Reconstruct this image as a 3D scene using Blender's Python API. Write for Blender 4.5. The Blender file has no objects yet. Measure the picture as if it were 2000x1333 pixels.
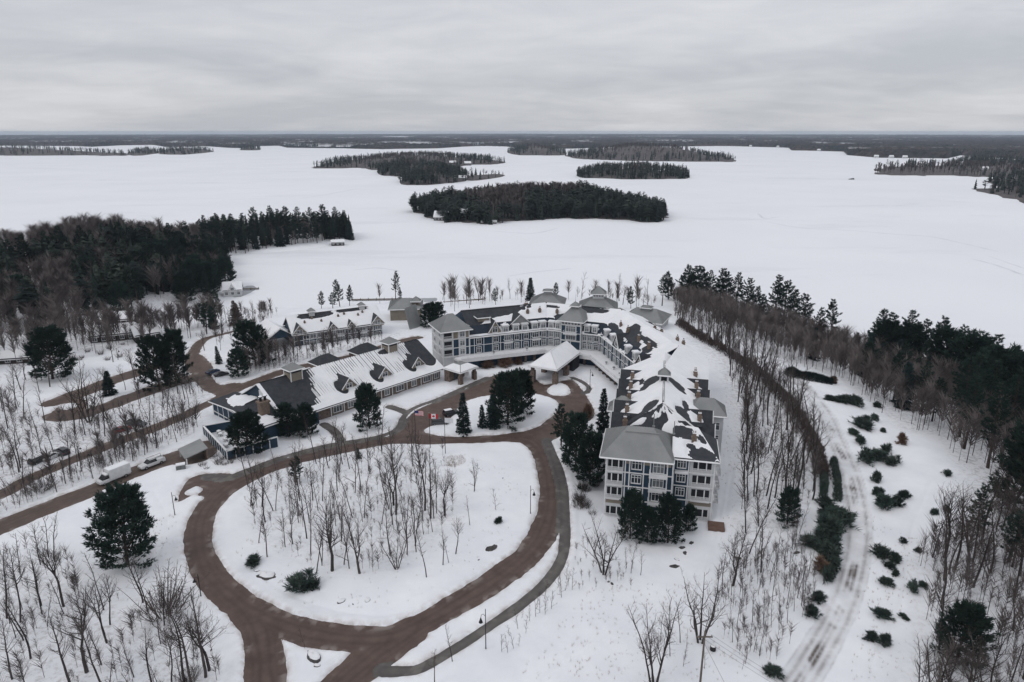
import bpy, math, random
import numpy as np
from mathutils import Vector

random.seed(7)
SC = bpy.context.scene
COL = SC.collection
R = math.radians

# ------------------------------------------------------------------ camera
F_PX, CX, CY, CZ = 1350.0, 1000.0, 666.5, 74.0
PITCH = math.atan((666.5 - 258) / F_PX)
cam = bpy.data.objects.new('camera', bpy.data.cameras.new('camera'))
COL.objects.link(cam)
cam.location = (0, 0, CZ)
cam.rotation_euler = (math.pi / 2 - PITCH, 0, 0)
cam.data.sensor_width = 36.0
cam.data.lens = F_PX / 2000 * 36
cam.data.clip_start = 1.0
cam.data.clip_end = 60000
SC.camera = cam

# ------------------------------------------------------------------ sky: closed winter overcast
SUN_EL, SUN_AZ = R(48), R(-120)          # soft bright patch behind the cloud
world = bpy.data.worlds.new('World')
SC.world = world
world.use_nodes = True
wn, wl = world.node_tree.nodes, world.node_tree.links
wn.clear()
w_out = wn.new('ShaderNodeOutputWorld')
w_bg = wn.new('ShaderNodeBackground')
w_bg.inputs['Strength'].default_value = 0.1
w_sky = wn.new('ShaderNodeTexSky')
w_sky.sky_type = 'NISHITA'
w_sky.sun_disc = False
w_sky.sun_elevation = SUN_EL
w_sky.sun_rotation = SUN_AZ
w_tc = wn.new('ShaderNodeTexCoord')
w_sep = wn.new('ShaderNodeSeparateXYZ')
wl.new(w_tc.outputs['Generated'], w_sep.inputs[0])


def wmath(op, a, b=None, clamp=False):
    n = wn.new('ShaderNodeMath')
    n.operation = op
    n.use_clamp = clamp
    for i, v in enumerate((a, b)):
        if v is None:
            continue
        if isinstance(v, (int, float)):
            n.inputs[i].default_value = v
        else:
            wl.new(v, n.inputs[i])
    return n.outputs[0]


zz = wmath('MAXIMUM', w_sep.outputs['Z'], 0.0)
den = wmath('ADD', zz, 0.13)
cmb = wn.new('ShaderNodeCombineXYZ')
wl.new(wmath('DIVIDE', w_sep.outputs['X'], den), cmb.inputs[0])
wl.new(wmath('DIVIDE', w_sep.outputs['Y'], den), cmb.inputs[1])


def wnoise(scale, detail, rough, dist, off):
    m = wn.new('ShaderNodeMapping')
    m.inputs['Location'].default_value = off
    m.inputs['Scale'].default_value = (scale[0], scale[1], 1)
    wl.new(cmb.outputs[0], m.inputs[0])
    n = wn.new('ShaderNodeTexNoise')
    n.inputs['Scale'].default_value = 1.0
    n.inputs['Detail'].default_value = detail
    n.inputs['Roughness'].default_value = rough
    n.inputs['Distortion'].default_value = dist
    wl.new(m.outputs[0], n.inputs['Vector'])
    return n.outputs[0]


big = wnoise((0.42, 0.50), 7, 0.52, 0.7, (3.1, 0.4, 0))
small = wnoise((2.0, 2.4), 6, 0.6, 0.5, (8.0, 2.0, 0))
cloud = wmath('ADD', wmath('MULTIPLY', big, 0.70), wmath('MULTIPLY', small, 0.30))
ramp = wn.new('ShaderNodeValToRGB')
e = ramp.color_ramp.elements
e[0].position, e[0].color = 0.38, (5.45, 5.65, 6.1, 1)
e[1].position, e[1].color = 0.64, (7.35, 7.42, 7.75, 1)
m_ = ramp.color_ramp.elements.new(0.5)
m_.color = (6.3, 6.42, 6.8, 1)
wl.new(cloud, ramp.inputs[0])
# an overcast sky is about twice as bright overhead as low down
grad = wmath('ADD', wmath('MULTIPLY', zz, 0.45), 0.92)
cl_col = wn.new('ShaderNodeVectorMath')
cl_col.operation = 'SCALE'
wl.new(ramp.outputs[0], cl_col.inputs[0])
wl.new(grad, cl_col.inputs['Scale'])
w_mix = wn.new('ShaderNodeMix')
w_mix.data_type = 'RGBA'
w_mix.inputs[0].default_value = 0.93
wl.new(w_sky.outputs[0], w_mix.inputs[6])
wl.new(cl_col.outputs[0], w_mix.inputs[7])
wl.new(w_mix.outputs[2], w_bg.inputs['Color'])
wl.new(w_bg.outputs[0], w_out.inputs[0])

sun = bpy.data.objects.new('sun', bpy.data.lights.new('sun', 'SUN'))
COL.objects.link(sun)
sun.data.energy = 0.55
sun.data.angle = R(24)
sun.data.color = (1.0, 0.97, 0.93)
sun.rotation_euler = Vector((math.sin(SUN_AZ) * math.cos(SUN_EL), math.cos(SUN_AZ) * math.cos(SUN_EL), math.sin(SUN_EL))).to_track_quat('Z', 'Y').to_euler()

SC.view_settings.view_transform = 'Standard'
SC.view_settings.look = 'None'
SC.view_settings.exposure = 0.0
SC.view_settings.gamma = 1.0
SC.view_settings.use_curve_mapping = False
SC.cycles.max_bounces = 6
SC.cycles.diffuse_bounces = 2
SC.cycles.glossy_bounces = 2
SC.cycles.volume_bounces = 0
SC.cycles.use_denoising = True
SC.cycles.denoiser = 'OPENIMAGEDENOISE'
SC.cycles.denoising_prefilter = 'ACCURATE'
SC.cycles.denoising_input_passes = 'RGB_ALBEDO_NORMAL'

# ------------------------------------------------------------------ helpers
CP, SP = math.cos(PITCH), math.sin(PITCH)


def un(px, py, z=0.0):
    """where the line of sight through a photo pixel meets the level z"""
    u = (px - CX) / F_PX
    v = -(py - CY) / F_PX
    t = (z - CZ) / (-SP + v * CP)
    return (u * t, (CP + v * SP) * t)


def proj(x, y, z):
    z = z - CZ
    Z = y * CP - z * SP
    return (CX + F_PX * x / Z, CY - F_PX * (y * SP + z * CP) / Z)


def smooth(t):
    t = np.clip(t, 0, 1)
    return t * t * (3 - 2 * t)


def _hash(ix, iy, seed):
    n = (ix.astype(np.int64) * 374761393 + iy.astype(np.int64) * 668265263 + seed * 974711) & 0x7fffffff
    n = ((n ^ (n >> 13)) * 1274126177) & 0x7fffffff
    n = (n ^ (n >> 16)) & 0xffff
    return n / 65535.0


def vnoise(x, y, seed=0):
    x = np.asarray(x, float)
    y = np.asarray(y, float)
    ix, iy = np.floor(x), np.floor(y)
    fx, fy = smooth(x - ix), smooth(y - iy)
    a, b = _hash(ix, iy, seed), _hash(ix + 1, iy, seed)
    c, d = _hash(ix, iy + 1, seed), _hash(ix + 1, iy + 1, seed)
    return (a + (b - a) * fx) * (1 - fy) + (c + (d - c) * fx) * fy


def fbm(x, y, seed=0, oct=3):
    s, a, t = 0, 1.0, 0
    for k in range(oct):
        s = s + a * vnoise(x * 2 ** k, y * 2 ** k, seed + 17 * k)
        t += a
        a *= 0.5
    return s / t


def seg_dist(x, y, pts, closed=False):
    """distance to a polyline, and the side when it is closed (negative inside)"""
    x = np.asarray(x, float)
    y = np.asarray(y, float)
    d2 = np.full(x.shape, 1e18)
    inside = np.zeros(x.shape, bool)
    n = len(pts)
    for i in range(n if closed else n - 1):
        ax, ay = pts[i]
        bx, by = pts[(i + 1) % n]
        dx, dy = bx - ax, by - ay
        L = dx * dx + dy * dy + 1e-12
        t = np.clip(((x - ax) * dx + (y - ay) * dy) / L, 0, 1)
        d2 = np.minimum(d2, (x - ax - t * dx) ** 2 + (y - ay - t * dy) ** 2)
        if closed:
            c = ((ay > y) != (by > y))
            with np.errstate(divide='ignore', invalid='ignore'):
                xi = ax + (y - ay) * dx / (dy if abs(dy) > 1e-12 else 1e-12)
            inside ^= c & (x < xi)
    d = np.sqrt(d2)
    return np.where(inside, -d, d) if closed else d


def spline(pts, per=6, closed=False):
    """Catmull-Rom through the points"""
    P = [Vector(p) for p in pts]
    n = len(P)
    out = []
    for i in range(n if closed else n - 1):
        p1, p2 = P[i], P[(i + 1) % n]
        p0 = P[i - 1] if (i > 0 or closed) else p1 * 2 - p2
        p3 = P[(i + 2) % n] if (i + 2 < n or closed) else p2 * 2 - p1
        for k in range(per):
            t = k / per
            out.append(0.5 * ((2 * p1) + (p2 - p0) * t + (2 * p0 - 5 * p1 + 4 * p2 - p3) * t * t + (3 * p1 - p0 - 3 * p2 + p3) * t ** 3))
    if not closed:
        out.append(P[-1])
    return [tuple(v) for v in out]


# ------------------------------------------------------------------ materials
MATS = {}


def mat(name, c1, c2=None, scale=1.0, rough=0.8, bump=0.0, bscale=None, metal=0.0, detail=4, spec=0.3, rnd=0.0, stretch=(1, 1, 1), coords='Object'):
    if name in MATS:
        return MATS[name]
    m = bpy.data.materials.new(name)
    m.use_nodes = True
    nt = m.node_tree
    N, L = nt.nodes, nt.links
    b = N['Principled BSDF']
    b.inputs['Roughness'].default_value = rough
    b.inputs['Metallic'].default_value = metal
    b.inputs['Specular IOR Level'].default_value = spec
    b.inputs['Base Color'].default_value = (*c1, 1)
    col = None
    tc = N.new('ShaderNodeTexCoord')
    mp = N.new('ShaderNodeMapping')
    mp.inputs['Scale'].default_value = stretch
    L.new(tc.outputs[coords], mp.inputs[0])
    if c2 is not None:
        n = N.new('ShaderNodeTexNoise')
        n.inputs['Scale'].default_value = scale
        n.inputs['Detail'].default_value = detail
        n.inputs['Roughness'].default_value = 0.6
        L.new(mp.outputs[0], n.inputs['Vector'])
        r = N.new('ShaderNodeValToRGB')
        r.color_ramp.elements[0].position = 0.32
        r.color_ramp.elements[0].color = (*c1, 1)
        r.color_ramp.elements[1].position = 0.68
        r.color_ramp.elements[1].color = (*c2, 1)
        L.new(n.outputs[0], r.inputs[0])
        col = r.outputs[0]
    if rnd:
        oi = N.new('ShaderNodeObjectInfo')
        mr = N.new('ShaderNodeMapRange')
        mr.inputs['To Min'].default_value = 1 - rnd
        mr.inputs['To Max'].default_value = 1 + rnd
        L.new(oi.outputs['Random'], mr.inputs[0])
        vm = N.new('ShaderNodeVectorMath')
        vm.operation = 'SCALE'
        if col is None:
            vm.inputs[0].default_value = c1
        else:
            L.new(col, vm.inputs[0])
        L.new(mr.outputs[0], vm.inputs['Scale'])
        col = vm.outputs[0]
    if col is not None:
        L.new(col, b.inputs['Base Color'])
    if bump:
        n2 = N.new('ShaderNodeTexNoise')
        n2.inputs['Scale'].default_value = bscale or scale * 3
        n2.inputs['Detail'].default_value = 5
        L.new(mp.outputs[0], n2.inputs['Vector'])
        bp = N.new('ShaderNodeBump')
        bp.inputs['Strength'].default_value = bump
        L.new(n2.outputs[0], bp.inputs['Height'])
        L.new(bp.outputs[0], b.inputs['Normal'])
    MATS[name] = m
    return m


def mesh_np(name, V, Fq, mats=None, smooth_=False, idx=None):
    """V (n,3); Fq (m,3|4) or a list of such arrays"""
    me = bpy.data.meshes.new(name)
    if isinstance(Fq, np.ndarray):
        Fq = [Fq]
    nl = sum(f.size for f in Fq)
    nf = sum(len(f) for f in Fq)
    me.vertices.add(len(V))
    me.vertices.foreach_set('co', np.ascontiguousarray(V, np.float32).ravel())
    me.loops.add(nl)
    me.loops.foreach_set('vertex_index', np.concatenate([f.ravel() for f in Fq]).astype(np.int32))
    me.polygons.add(nf)
    tot = np.concatenate([np.full(len(f), f.shape[1]) for f in Fq]).astype(np.int32)
    st = np.concatenate([[0], np.cumsum(tot)[:-1]]).astype(np.int32)
    me.polygons.foreach_set('loop_start', st)
    me.polygons.foreach_set('loop_total', tot)
    if idx is not None:
        me.polygons.foreach_set('material_index', np.asarray(idx, np.int32))
    for m in (mats or []):
        me.materials.append(m)
    me.polygons.foreach_set('use_smooth', np.full(nf, bool(smooth_)))
    me.update(calc_edges=True)
    return me


def add(name, me, parent=None, loc=None):
    o = bpy.data.objects.new(name, me)
    COL.objects.link(o)
    if parent is not None:
        o.parent = parent
    if loc is not None:
        o.location = loc
    return o


def tag(o, label=None, cat=None, group=None, kind=None):
    for k, v in (('label', label), ('category', cat), ('group', group), ('kind', kind)):
        if v:
            o[k] = v
    return o


def empty(name, loc, rz=0.0, label=None, cat=None, group=None):
    o = bpy.data.objects.new(name, None)
    COL.objects.link(o)
    o.location = loc
    o.rotation_euler = (0, 0, rz)
    o.empty_display_size = 0.5
    return tag(o, label, cat, group)


class MB:
    """collects polygons for one mesh"""

    def __init__(s):
        s.v, s.f, s.m = [], [], []

    def poly(s, pts, m=0):
        i = len(s.v)
        s.v += [tuple(p) for p in pts]
        s.f.append(tuple(range(i, i + len(pts))))
        s.m.append(m)

    def raw(s, V, Fs, m=0):
        i = len(s.v)
        s.v += [tuple(p) for p in V]
        for f in Fs:
            s.f.append(tuple(k + i for k in f))
            s.m.append(m)

    def box(s, x0, x1, y0, y1, z0, z1, m=0, fr=None):
        V = [(x, y, z) for z in (z0, z1) for y in (y0, y1) for x in (x0, x1)]
        if fr:
            V = [fr(*p) for p in V]
        s.raw(V, [(0, 2, 3, 1), (4, 5, 7, 6), (0, 1, 5, 4), (2, 6, 7, 3), (0, 4, 6, 2), (1, 3, 7, 5)], m)

    def prism(s, pts, z0, z1, m=0, fr=None, top=None):
        """a plan polygon raised from z0 to z1"""
        n = len(pts)
        V = [(p[0], p[1], z0) for p in pts] + [(p[0], p[1], z1) for p in (top or pts)]
        if fr:
            V = [fr(*p) for p in V]
        s.raw(V, [tuple(range(n - 1, -1, -1)), tuple(range(n, 2 * n))] + [(i, (i + 1) % n, n + (i + 1) % n, n + i) for i in range(n)], m)

    def slab(s, pts, t, m=0):
        """a thick sheet: polygon in space, thickened straight down by t"""
        n = len(pts)
        V = [tuple(p) for p in pts] + [(p[0], p[1], p[2] - t) for p in pts]
        s.raw(V, [tuple(range(n)), tuple(range(2 * n - 1, n - 1, -1))] + [(i, n + i, n + (i + 1) % n, (i + 1) % n) for i in range(n)], m)

    def tube(s, pts, radii, n=6, m=0, cap=True):
        base = len(s.v)
        k = len(pts)
        P = [Vector(p) for p in pts]
        for i in range(k):
            d = (P[min(i + 1, k - 1)] - P[max(i - 1, 0)])
            if d.length < 1e-9:
                d = Vector((0, 0, 1))
            d.normalize()
            a = d.cross(Vector((0.31, 0.95, 0.1)))
            if a.length < 1e-3:
                a = d.cross(Vector((1, 0, 0)))
            a.normalize()
            b = d.cross(a)
            r = radii[i] if hasattr(radii, '__len__') else radii
            for j in range(n):
                t = 2 * math.pi * j / n
                s.v.append(tuple(P[i] + a * (r * math.cos(t)) + b * (r * math.sin(t))))
        for i in range(k - 1):
            for j in range(n):
                s.f.append((base + i * n + j, base + i * n + (j + 1) % n, base + (i + 1) * n + (j + 1) % n, base + (i + 1) * n + j))
                s.m.append(m)
        if cap:
            s.f.append(tuple(base + j for j in range(n - 1, -1, -1)))
            s.m.append(m)
            s.f.append(tuple(base + (k - 1) * n + j for j in range(n)))
            s.m.append(m)

    def mesh(s, name, mats, smooth_=False):
        me = bpy.data.meshes.new(name)
        me.from_pydata(s.v, [], s.f)
        for m in (mats if isinstance(mats, (list, tuple)) else [mats]):
            me.materials.append(m)
        if any(s.m):
            me.polygons.foreach_set('material_index', s.m)
        if smooth_:
            me.polygons.foreach_set('use_smooth', [True] * len(s.f))
        me.update()
        return me

    def build(s, name, mats, parent=None, loc=None, smooth_=False):
        return add(name, s.mesh(name, mats, smooth_), parent, loc)
# ------------------------------------------------------------------ the lie of the land
LAKE_Z = -14.0
SHORE_PX = [(690, 469), (655, 478), (600, 487), (530, 494), (450, 499), (447, 530), (440, 562), (438, 590), (452, 612), (480, 611), (520, 602), (600, 597), (700, 591),
            (800, 589), (850, 592), (925, 588), (1000, 586), (1100, 583), (1250, 592), (1330, 602), (1400, 616), (1500, 645), (1600, 678), (1700, 720),
            (1850, 775), (2000, 835), (2350, 960)]
SHORE = [un(x, y, LAKE_Z) for x, y in SHORE_PX]
SHORE += [(230, 60), (260, -250), (-700, -250), (-900, 180), (-640, 380), (-480, 430), (-330, 520), (-215, 600), (-150, 628)]
SHORE = spline(SHORE, 3, True)
MOUNDS = [(-260, 420, 70, 9.0), (-330, 330, 90, 6.0), (30, 118, 26, -2.2), (60, 60, 45, -2.5), (-60, 70, 40, -1.5), (150, 170, 45, 3.0), (-150, 250, 50, -1.5)]


def _ground_z(x, y):
    x = np.asarray(x, float)
    y = np.asarray(y, float)
    d = -seg_dist(x, y, SHORE, True)
    h = LAKE_Z - 0.6 + 1.5 * smooth((d + 1.5) / 6) + 13.0 * smooth((d + 2) / 88) ** 0.9 - 2.5 * smooth(-d / 6)
    w = smooth(d / 40)
    for mx, my, r, a in MOUNDS:
        h = h + w * a * np.exp(-((x - mx) ** 2 + (y - my) ** 2) / (r * r))
    flat = 1 - 0.75 * np.exp(-(((x - 0) / 60) ** 2 + ((y - 165) / 60) ** 2) ** 2)
    h = h + w * flat * 1.6 * (fbm(x / 34 + 5, y / 34 + 9, 3, 3) - 0.5)
    return h


_hx, _hy = np.arange(-900, 420, 3.0), np.arange(-30, 860, 3.0)
_HX, _HY = np.meshgrid(_hx, _hy)
_HT = _ground_z(_HX, _HY)


def ground_z(x, y):
    """height of the land, read from a 3 m grid"""
    x = np.asarray(x, float)
    y = np.asarray(y, float)
    gx = np.clip((x + 900) / 3.0, 0, len(_hx) - 1.001)
    gy = np.clip((y + 30) / 3.0, 0, len(_hy) - 1.001)
    ix, iy = gx.astype(int), gy.astype(int)
    fx, fy = gx - ix, gy - iy
    return (_HT[iy, ix] * (1 - fx) + _HT[iy, ix + 1] * fx) * (1 - fy) + (_HT[iy + 1, ix] * (1 - fx) + _HT[iy + 1, ix + 1] * fx) * fy


def on_ground(px, py):
    """photo pixel(s) to where the line of sight meets the ground"""
    px = np.atleast_1d(np.asarray(px, float))
    py = np.atleast_1d(np.asarray(py, float))
    u = (px - CX) / F_PX
    v = -(py - CY) / F_PX
    dy, dz = CP + v * SP, -SP + v * CP
    t = (0.0 - CZ) / dz * 0.8
    for _ in range(60):
        h = ground_z(u * t, dy * t)
        t = t + 0.75 * ((h - CZ) / dz - t)
    return np.stack([u * t, dy * t, ground_z(u * t, dy * t)], 1)


def W(pts):
    a = on_ground([p[0] for p in pts], [p[1] for p in pts])
    return [(float(q[0]), float(q[1])) for q in a]


# ------------------------------------------------------------------ drives, lanes and paths: strips (points, half width) and areas, less islands
PAVE = {}


def strip(pts, w, closed=False, px=True):
    P = spline(W(pts) if px else pts, 5, closed)
    if closed:
        P.append(P[0])
    return ('s', P, w)


def area(pts):
    return ('a', spline(W(pts), 3, True))


PAVE['driveway'] = ([
    strip([(388, 1040), (392, 1085), (420, 1135), (472, 1182), (545, 1219), (625, 1241), (700, 1249), (765, 1245), (835, 1213), (905, 1172), (972, 1130), (1028, 1087),
           (1062, 1040), (1077, 985), (1074, 930), (1058, 885), (1035, 861), (990, 855), (900, 859), (820, 857), (760, 860), (690, 873), (615, 889), (540, 910), (470, 938),
           (425, 968), (398, 1003)], 2.55, True),
    strip([(480, 1190), (505, 1225), (516, 1270), (520, 1345), (520, 1400)], 2.75),
    strip([(800, 1235), (740, 1275), (672, 1330), (600, 1400)], 3.2),
    area([(478, 1185), (570, 1215), (545, 1245), (520, 1262), (497, 1240)]),
    area([(690, 1245), (800, 1232), (765, 1265), (715, 1255)]),
    area([(765, 868), (792, 822), (815, 800), (868, 778), (925, 752), (965, 733), (1000, 729), (1030, 728), (1062, 752), (1115, 742), (1143, 770), (1160, 800), (1150, 822), (1110, 838), (1078, 862), (1000, 862)]),
    area([(400, 990), (385, 965), (345, 982), (372, 935), (420, 925), (470, 935)]),
], [
    area([(829, 845), (842, 832), (868, 826), (884, 812), (900, 790), (935, 776), (985, 772), (1045, 770), (1085, 782), (1089, 800), (1068, 822), (1040, 838), (985, 848), (900, 853)]),
    area([(1068, 764), (1078, 752), (1095, 748), (1112, 756), (1114, 768), (1100, 773), (1080, 772)]),
    area([(360, 962), (385, 950), (395, 958), (375, 968)]), area([(362, 978), (392, 969), (398, 975), (372, 985)]),
])
PAVE['service_road'] = ([strip([(-160, 1092), (0, 1029), (90, 993), (180, 958), (247, 928), (338, 894), (395, 872)], 3.1),
                         area([(330, 905), (345, 885), (390, 868), (412, 862), (420, 884), (385, 905)])], [])
PAVE['entry_lane'] = ([strip([(-180, 1040), (0, 967), (68, 931), (157, 893), (225, 866), (292, 841), (360, 812), (428, 779), (470, 757), (540, 730), (600, 714), (650, 704), (705, 692), (765, 672), (815, 660)], 2.3),
                       area([(395, 760), (378, 735), (368, 712), (385, 690), (415, 715), (412, 735), (430, 752), (455, 748), (480, 752), (440, 775)]),
                       strip([(380, 725), (374, 700), (384, 678), (402, 662), (440, 652), (490, 640), (520, 634)], 2.0)], [])
PAVE['parking_lot'] = ([strip([(105, 788), (150, 771), (196, 753), (250, 734), (310, 714), (352, 699)], 3.6),
                        strip([(112, 812), (150, 814), (200, 797), (260, 775), (330, 752), (384, 737)], 3.4),
                        area([(101, 812), (110, 795), (150, 778), (172, 786), (165, 812), (135, 822)])], [area([(118, 796), (140, 788), (150, 793), (130, 800)])])
PAVE['walking_path'] = ([strip([(752, 1311), (790, 1311), (824, 1304), (881, 1272), (955, 1224), (1010, 1187), (1066, 1139), (1094, 1098), (1103, 1060), (1103, 1006), (1100, 950), (1087, 905), (1070, 862)], 0.95),
                         strip([(407, 931), (440, 934), (480, 920), (540, 897), (600, 880), (650, 868), (700, 860), (750, 850), (778, 836), (788, 815), (810, 797), (860, 778), (905, 758), (950, 738)], 0.8),
                         strip([(633, 829), (652, 842), (666, 860)], 1.2), strip([(762, 795), (778, 800), (792, 806)], 1.3),
                         strip([(1118, 738), (1135, 745), (1150, 757), (1146, 768)], 0.8)], [])
TRAIL = spline(W([(1515, 1400), (1552, 1345), (1600, 1268), (1640, 1195), (1665, 1120), (1676, 1050), (1673, 990), (1657, 920), (1632, 860), (1605, 800), (1575, 762), (1545, 738), (1520, 722)]), 6)


def pave_sd(name, x, y):
    plus, minus = PAVE[name]
    d = np.full(np.shape(x), 1e6)
    for k, sh in [(0, s) for s in plus] + [(1, s) for s in minus]:
        p = np.array(sh[1])
        (x0, y0), (x1, y1) = p.min(0) - 10, p.max(0) + 10
        near = (x > x0) & (x < x1) & (y > y0) & (y < y1)
        xx, yy = x[near], y[near]
        dd = seg_dist(xx, yy, sh[1]) - sh[2] if sh[0] == 's' else seg_dist(xx, yy, sh[1], True)
        d[near] = np.minimum(d[near], dd) if k == 0 else np.maximum(d[near], -dd)
    return d


# ------------------------------------------------------------------ ground sheet: finer where it is nearer
def polar(rs, az):
    A, Rr = np.meshgrid(np.radians(az), rs)
    return Rr * np.sin(A), Rr * np.cos(A)


def grid_faces(nr, na, keep=None):
    i = np.arange(nr * na).reshape(nr, na)
    q = np.stack([i[:-1, :-1], i[:-1, 1:], i[1:, 1:], i[1:, :-1]], -1).reshape(-1, 4)
    return q if keep is None else q[keep.reshape(-1)[q].any(1)]


def compact(V, q):
    u = np.unique(q)
    m = np.full(len(V), -1)
    m[u] = np.arange(len(u))
    return V[u], m[q], u


rs = np.concatenate([np.linspace(8, 70, 24, endpoint=False), 70 * (300 / 70) ** np.linspace(0, 1, 430, endpoint=False), 300 * (800 / 300) ** np.linspace(0, 1, 110)])
az = np.concatenate([np.linspace(-80, -43.5, 12, endpoint=False), np.linspace(-43.5, 43.5, 640), np.linspace(43.5, 80, 13)[1:]])
GX, GY = polar(rs, az)
GH = ground_z(GX, GY)
edge = 0.5 * (fbm(GX / 1.1, GY / 1.1, 21, 3) - 0.5) + 0.7 * (fbm(GX / 4.5, GY / 4.5, 22, 2) - 0.5) + 0.9 * (fbm(GX / 13, GY / 13, 23, 2) - 0.5)
allsd = np.full(GX.shape, 1e6)
SDS = {}
for nm in PAVE:
    sd = pave_sd(nm, GX, GY)
    k = {'walking_path': 0.35, 'parking_lot': 1.5, 'driveway': 0.8}.get(nm, 0.9)
    SDS[nm] = sd + k * edge
    allsd = np.minimum(allsd, SDS[nm])
trd = np.full(GX.shape, 1e3)
near = (GX > 25) & (GX < 110)
trd[near] = seg_dist(GX[near], GY[near], TRAIL)
trail_half = 2.75
bank = np.exp(-((allsd - 1.1) / 0.7) ** 2) * (0.25 + 0.5 * fbm(GX / 3, GY / 3, 31, 2))
snow = -0.22 + 0.42 * smooth((allsd + 0.25) / 0.75) + 0.32 * bank
snow = snow + smooth(allsd / 3) * (0.16 * (fbm(GX / 1.6, GY / 1.6, 41, 3) - 0.5) + 0.35 * (fbm(GX / 7, GY / 7, 43, 2) - 0.5))
trail_in = smooth((trail_half + 0.5 * edge - trd) / 0.5)
snow = snow * (1 - trail_in) + trail_in * (0.02 + 0.05 * np.exp(-((np.abs(trd) - trail_half * 0.93) / 0.2) ** 2))
LANES = [W(p) for p in ([(1418, 800), (1424, 880), (1412, 970), (1398, 1040), (1360, 1120), (1290, 1180), (1180, 1230), (1060, 1330)], [(1428, 800), (1434, 880), (1422, 970), (1410, 1040), (1372, 1130), (1300, 1195), (1190, 1245), (1075, 1345)],
                        [(1060, 1030), (960, 1120), (820, 1190), (700, 1200), (560, 1160), (470, 1090)], [(300, 960), (330, 1030), (300, 1130), (420, 1260)], [(1700, 1300), (1760, 1180), (1780, 1040), (1820, 940)], [(120, 700), (240, 690), (330, 672)])]
lane = np.zeros(GX.shape)
for p_ in LANES:
    a_ = np.array(p_)
    (x0, y0), (x1, y1) = a_.min(0) - 3, a_.max(0) + 3
    nr = (GX > x0) & (GX < x1) & (GY > y0) & (GY < y1)
    lane[nr] = np.maximum(lane[nr], np.exp(-(seg_dist(GX[nr], GY[nr], spline(p_, 4)) / 0.42) ** 2))
snow = snow - 0.16 * lane * smooth(allsd / 1.5) * (0.4 + 1.0 * fbm(GX / 1.1, GY / 1.1, 47, 2))
GV = np.stack([GX, GY, GH + snow], -1).reshape(-1, 3)
keep = GH > LAKE_Z - 1.6
q = grid_faces(len(rs), len(az), keep)
V_, q_, used = compact(GV, q)


def snow_material():
    m = mat('snow_ground', (0.735, 0.747, 0.778), (0.83, 0.836, 0.858), 0.10, 0.85, 0.25, 2.2, spec=0.2)
    nt = m.node_tree
    N, L = nt.nodes, nt.links
    b = N['Principled BSDF']
    src = b.inputs['Base Color'].links[0].from_socket
    at = N.new('ShaderNodeAttribute')
    at.attribute_name = 'dirt'
    n = N.new('ShaderNodeTexNoise')
    n.inputs['Scale'].default_value = 0.7
    n.inputs['Detail'].default_value = 6
    tc = N.new('ShaderNodeTexCoord')
    L.new(tc.outputs['Object'], n.inputs['Vector'])
    mr = N.new('ShaderNodeMapRange')
    mr.inputs['From Min'].default_value = 0.35
    mr.inputs['From Max'].default_value = 0.72
    L.new(n.outputs[0], mr.inputs[0])
    mu = N.new('ShaderNodeMath')
    mu.operation = 'MULTIPLY'
    L.new(at.outputs['Fac'], mu.inputs[0])
    L.new(mr.outputs[0], mu.inputs[1])
    mx = N.new('ShaderNodeMix')
    mx.data_type = 'RGBA'
    L.new(mu.outputs[0], mx.inputs[0])
    L.new(src, mx.inputs[6])
    mx.inputs[7].default_value = (0.30, 0.235, 0.19, 1)
    # grey ploughed grit and wheel tracks on the groomed trail
    at2 = N.new('ShaderNodeAttribute')
    at2.attribute_name = 'track'
    n3 = N.new('ShaderNodeTexNoise')
    n3.inputs['Scale'].default_value = 0.35
    n3.inputs['Detail'].default_value = 6
    L.new(tc.outputs['Object'], n3.inputs['Vector'])
    mr3 = N.new('ShaderNodeMapRange')
    mr3.inputs['From Min'].default_value = 0.2
    mr3.inputs['From Max'].default_value = 0.6
    L.new(n3.outputs[0], mr3.inputs[0])
    mu3 = N.new('ShaderNodeMath')
    mu3.operation = 'MULTIPLY'
    L.new(at2.outputs['Fac'], mu3.inputs[0])
    L.new(mr3.outputs[0], mu3.inputs[1])
    mx3 = N.new('ShaderNodeMix')
    mx3.data_type = 'RGBA'
    L.new(mu3.outputs[0], mx3.inputs[0])
    L.new(mx.outputs[2], mx3.inputs[6])
    mx3.inputs[7].default_value = (0.13, 0.11, 0.10, 1)
    # leaf litter and brush showing through the thin snow under the trees
    at4 = N.new('ShaderNodeAttribute')
    at4.attribute_name = 'litter'
    n4 = N.new('ShaderNodeTexNoise')
    n4.inputs['Scale'].default_value = 0.9
    n4.inputs['Detail'].default_value = 9
    n4.inputs['Roughness'].default_value = 0.75
    L.new(tc.outputs['Object'], n4.inputs['Vector'])
    mr4 = N.new('ShaderNodeMapRange')
    mr4.inputs['From Min'].default_value = 0.48
    mr4.inputs['From Max'].default_value = 0.70
    L.new(n4.outputs[0], mr4.inputs[0])
    mu4 = N.new('ShaderNodeMath')
    mu4.operation = 'MULTIPLY'
    L.new(at4.outputs['Fac'], mu4.inputs[0])
    L.new(mr4.outputs[0], mu4.inputs[1])
    mx4 = N.new('ShaderNodeMix')
    mx4.data_type = 'RGBA'
    L.new(mu4.outputs[0], mx4.inputs[0])
    L.new(mx3.outputs[2], mx4.inputs[6])
    mx4.inputs[7].default_value = (0.20, 0.165, 0.15, 1)
    L.new(mx4.outputs[2], b.inputs['Base Color'])
    return m


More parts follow.
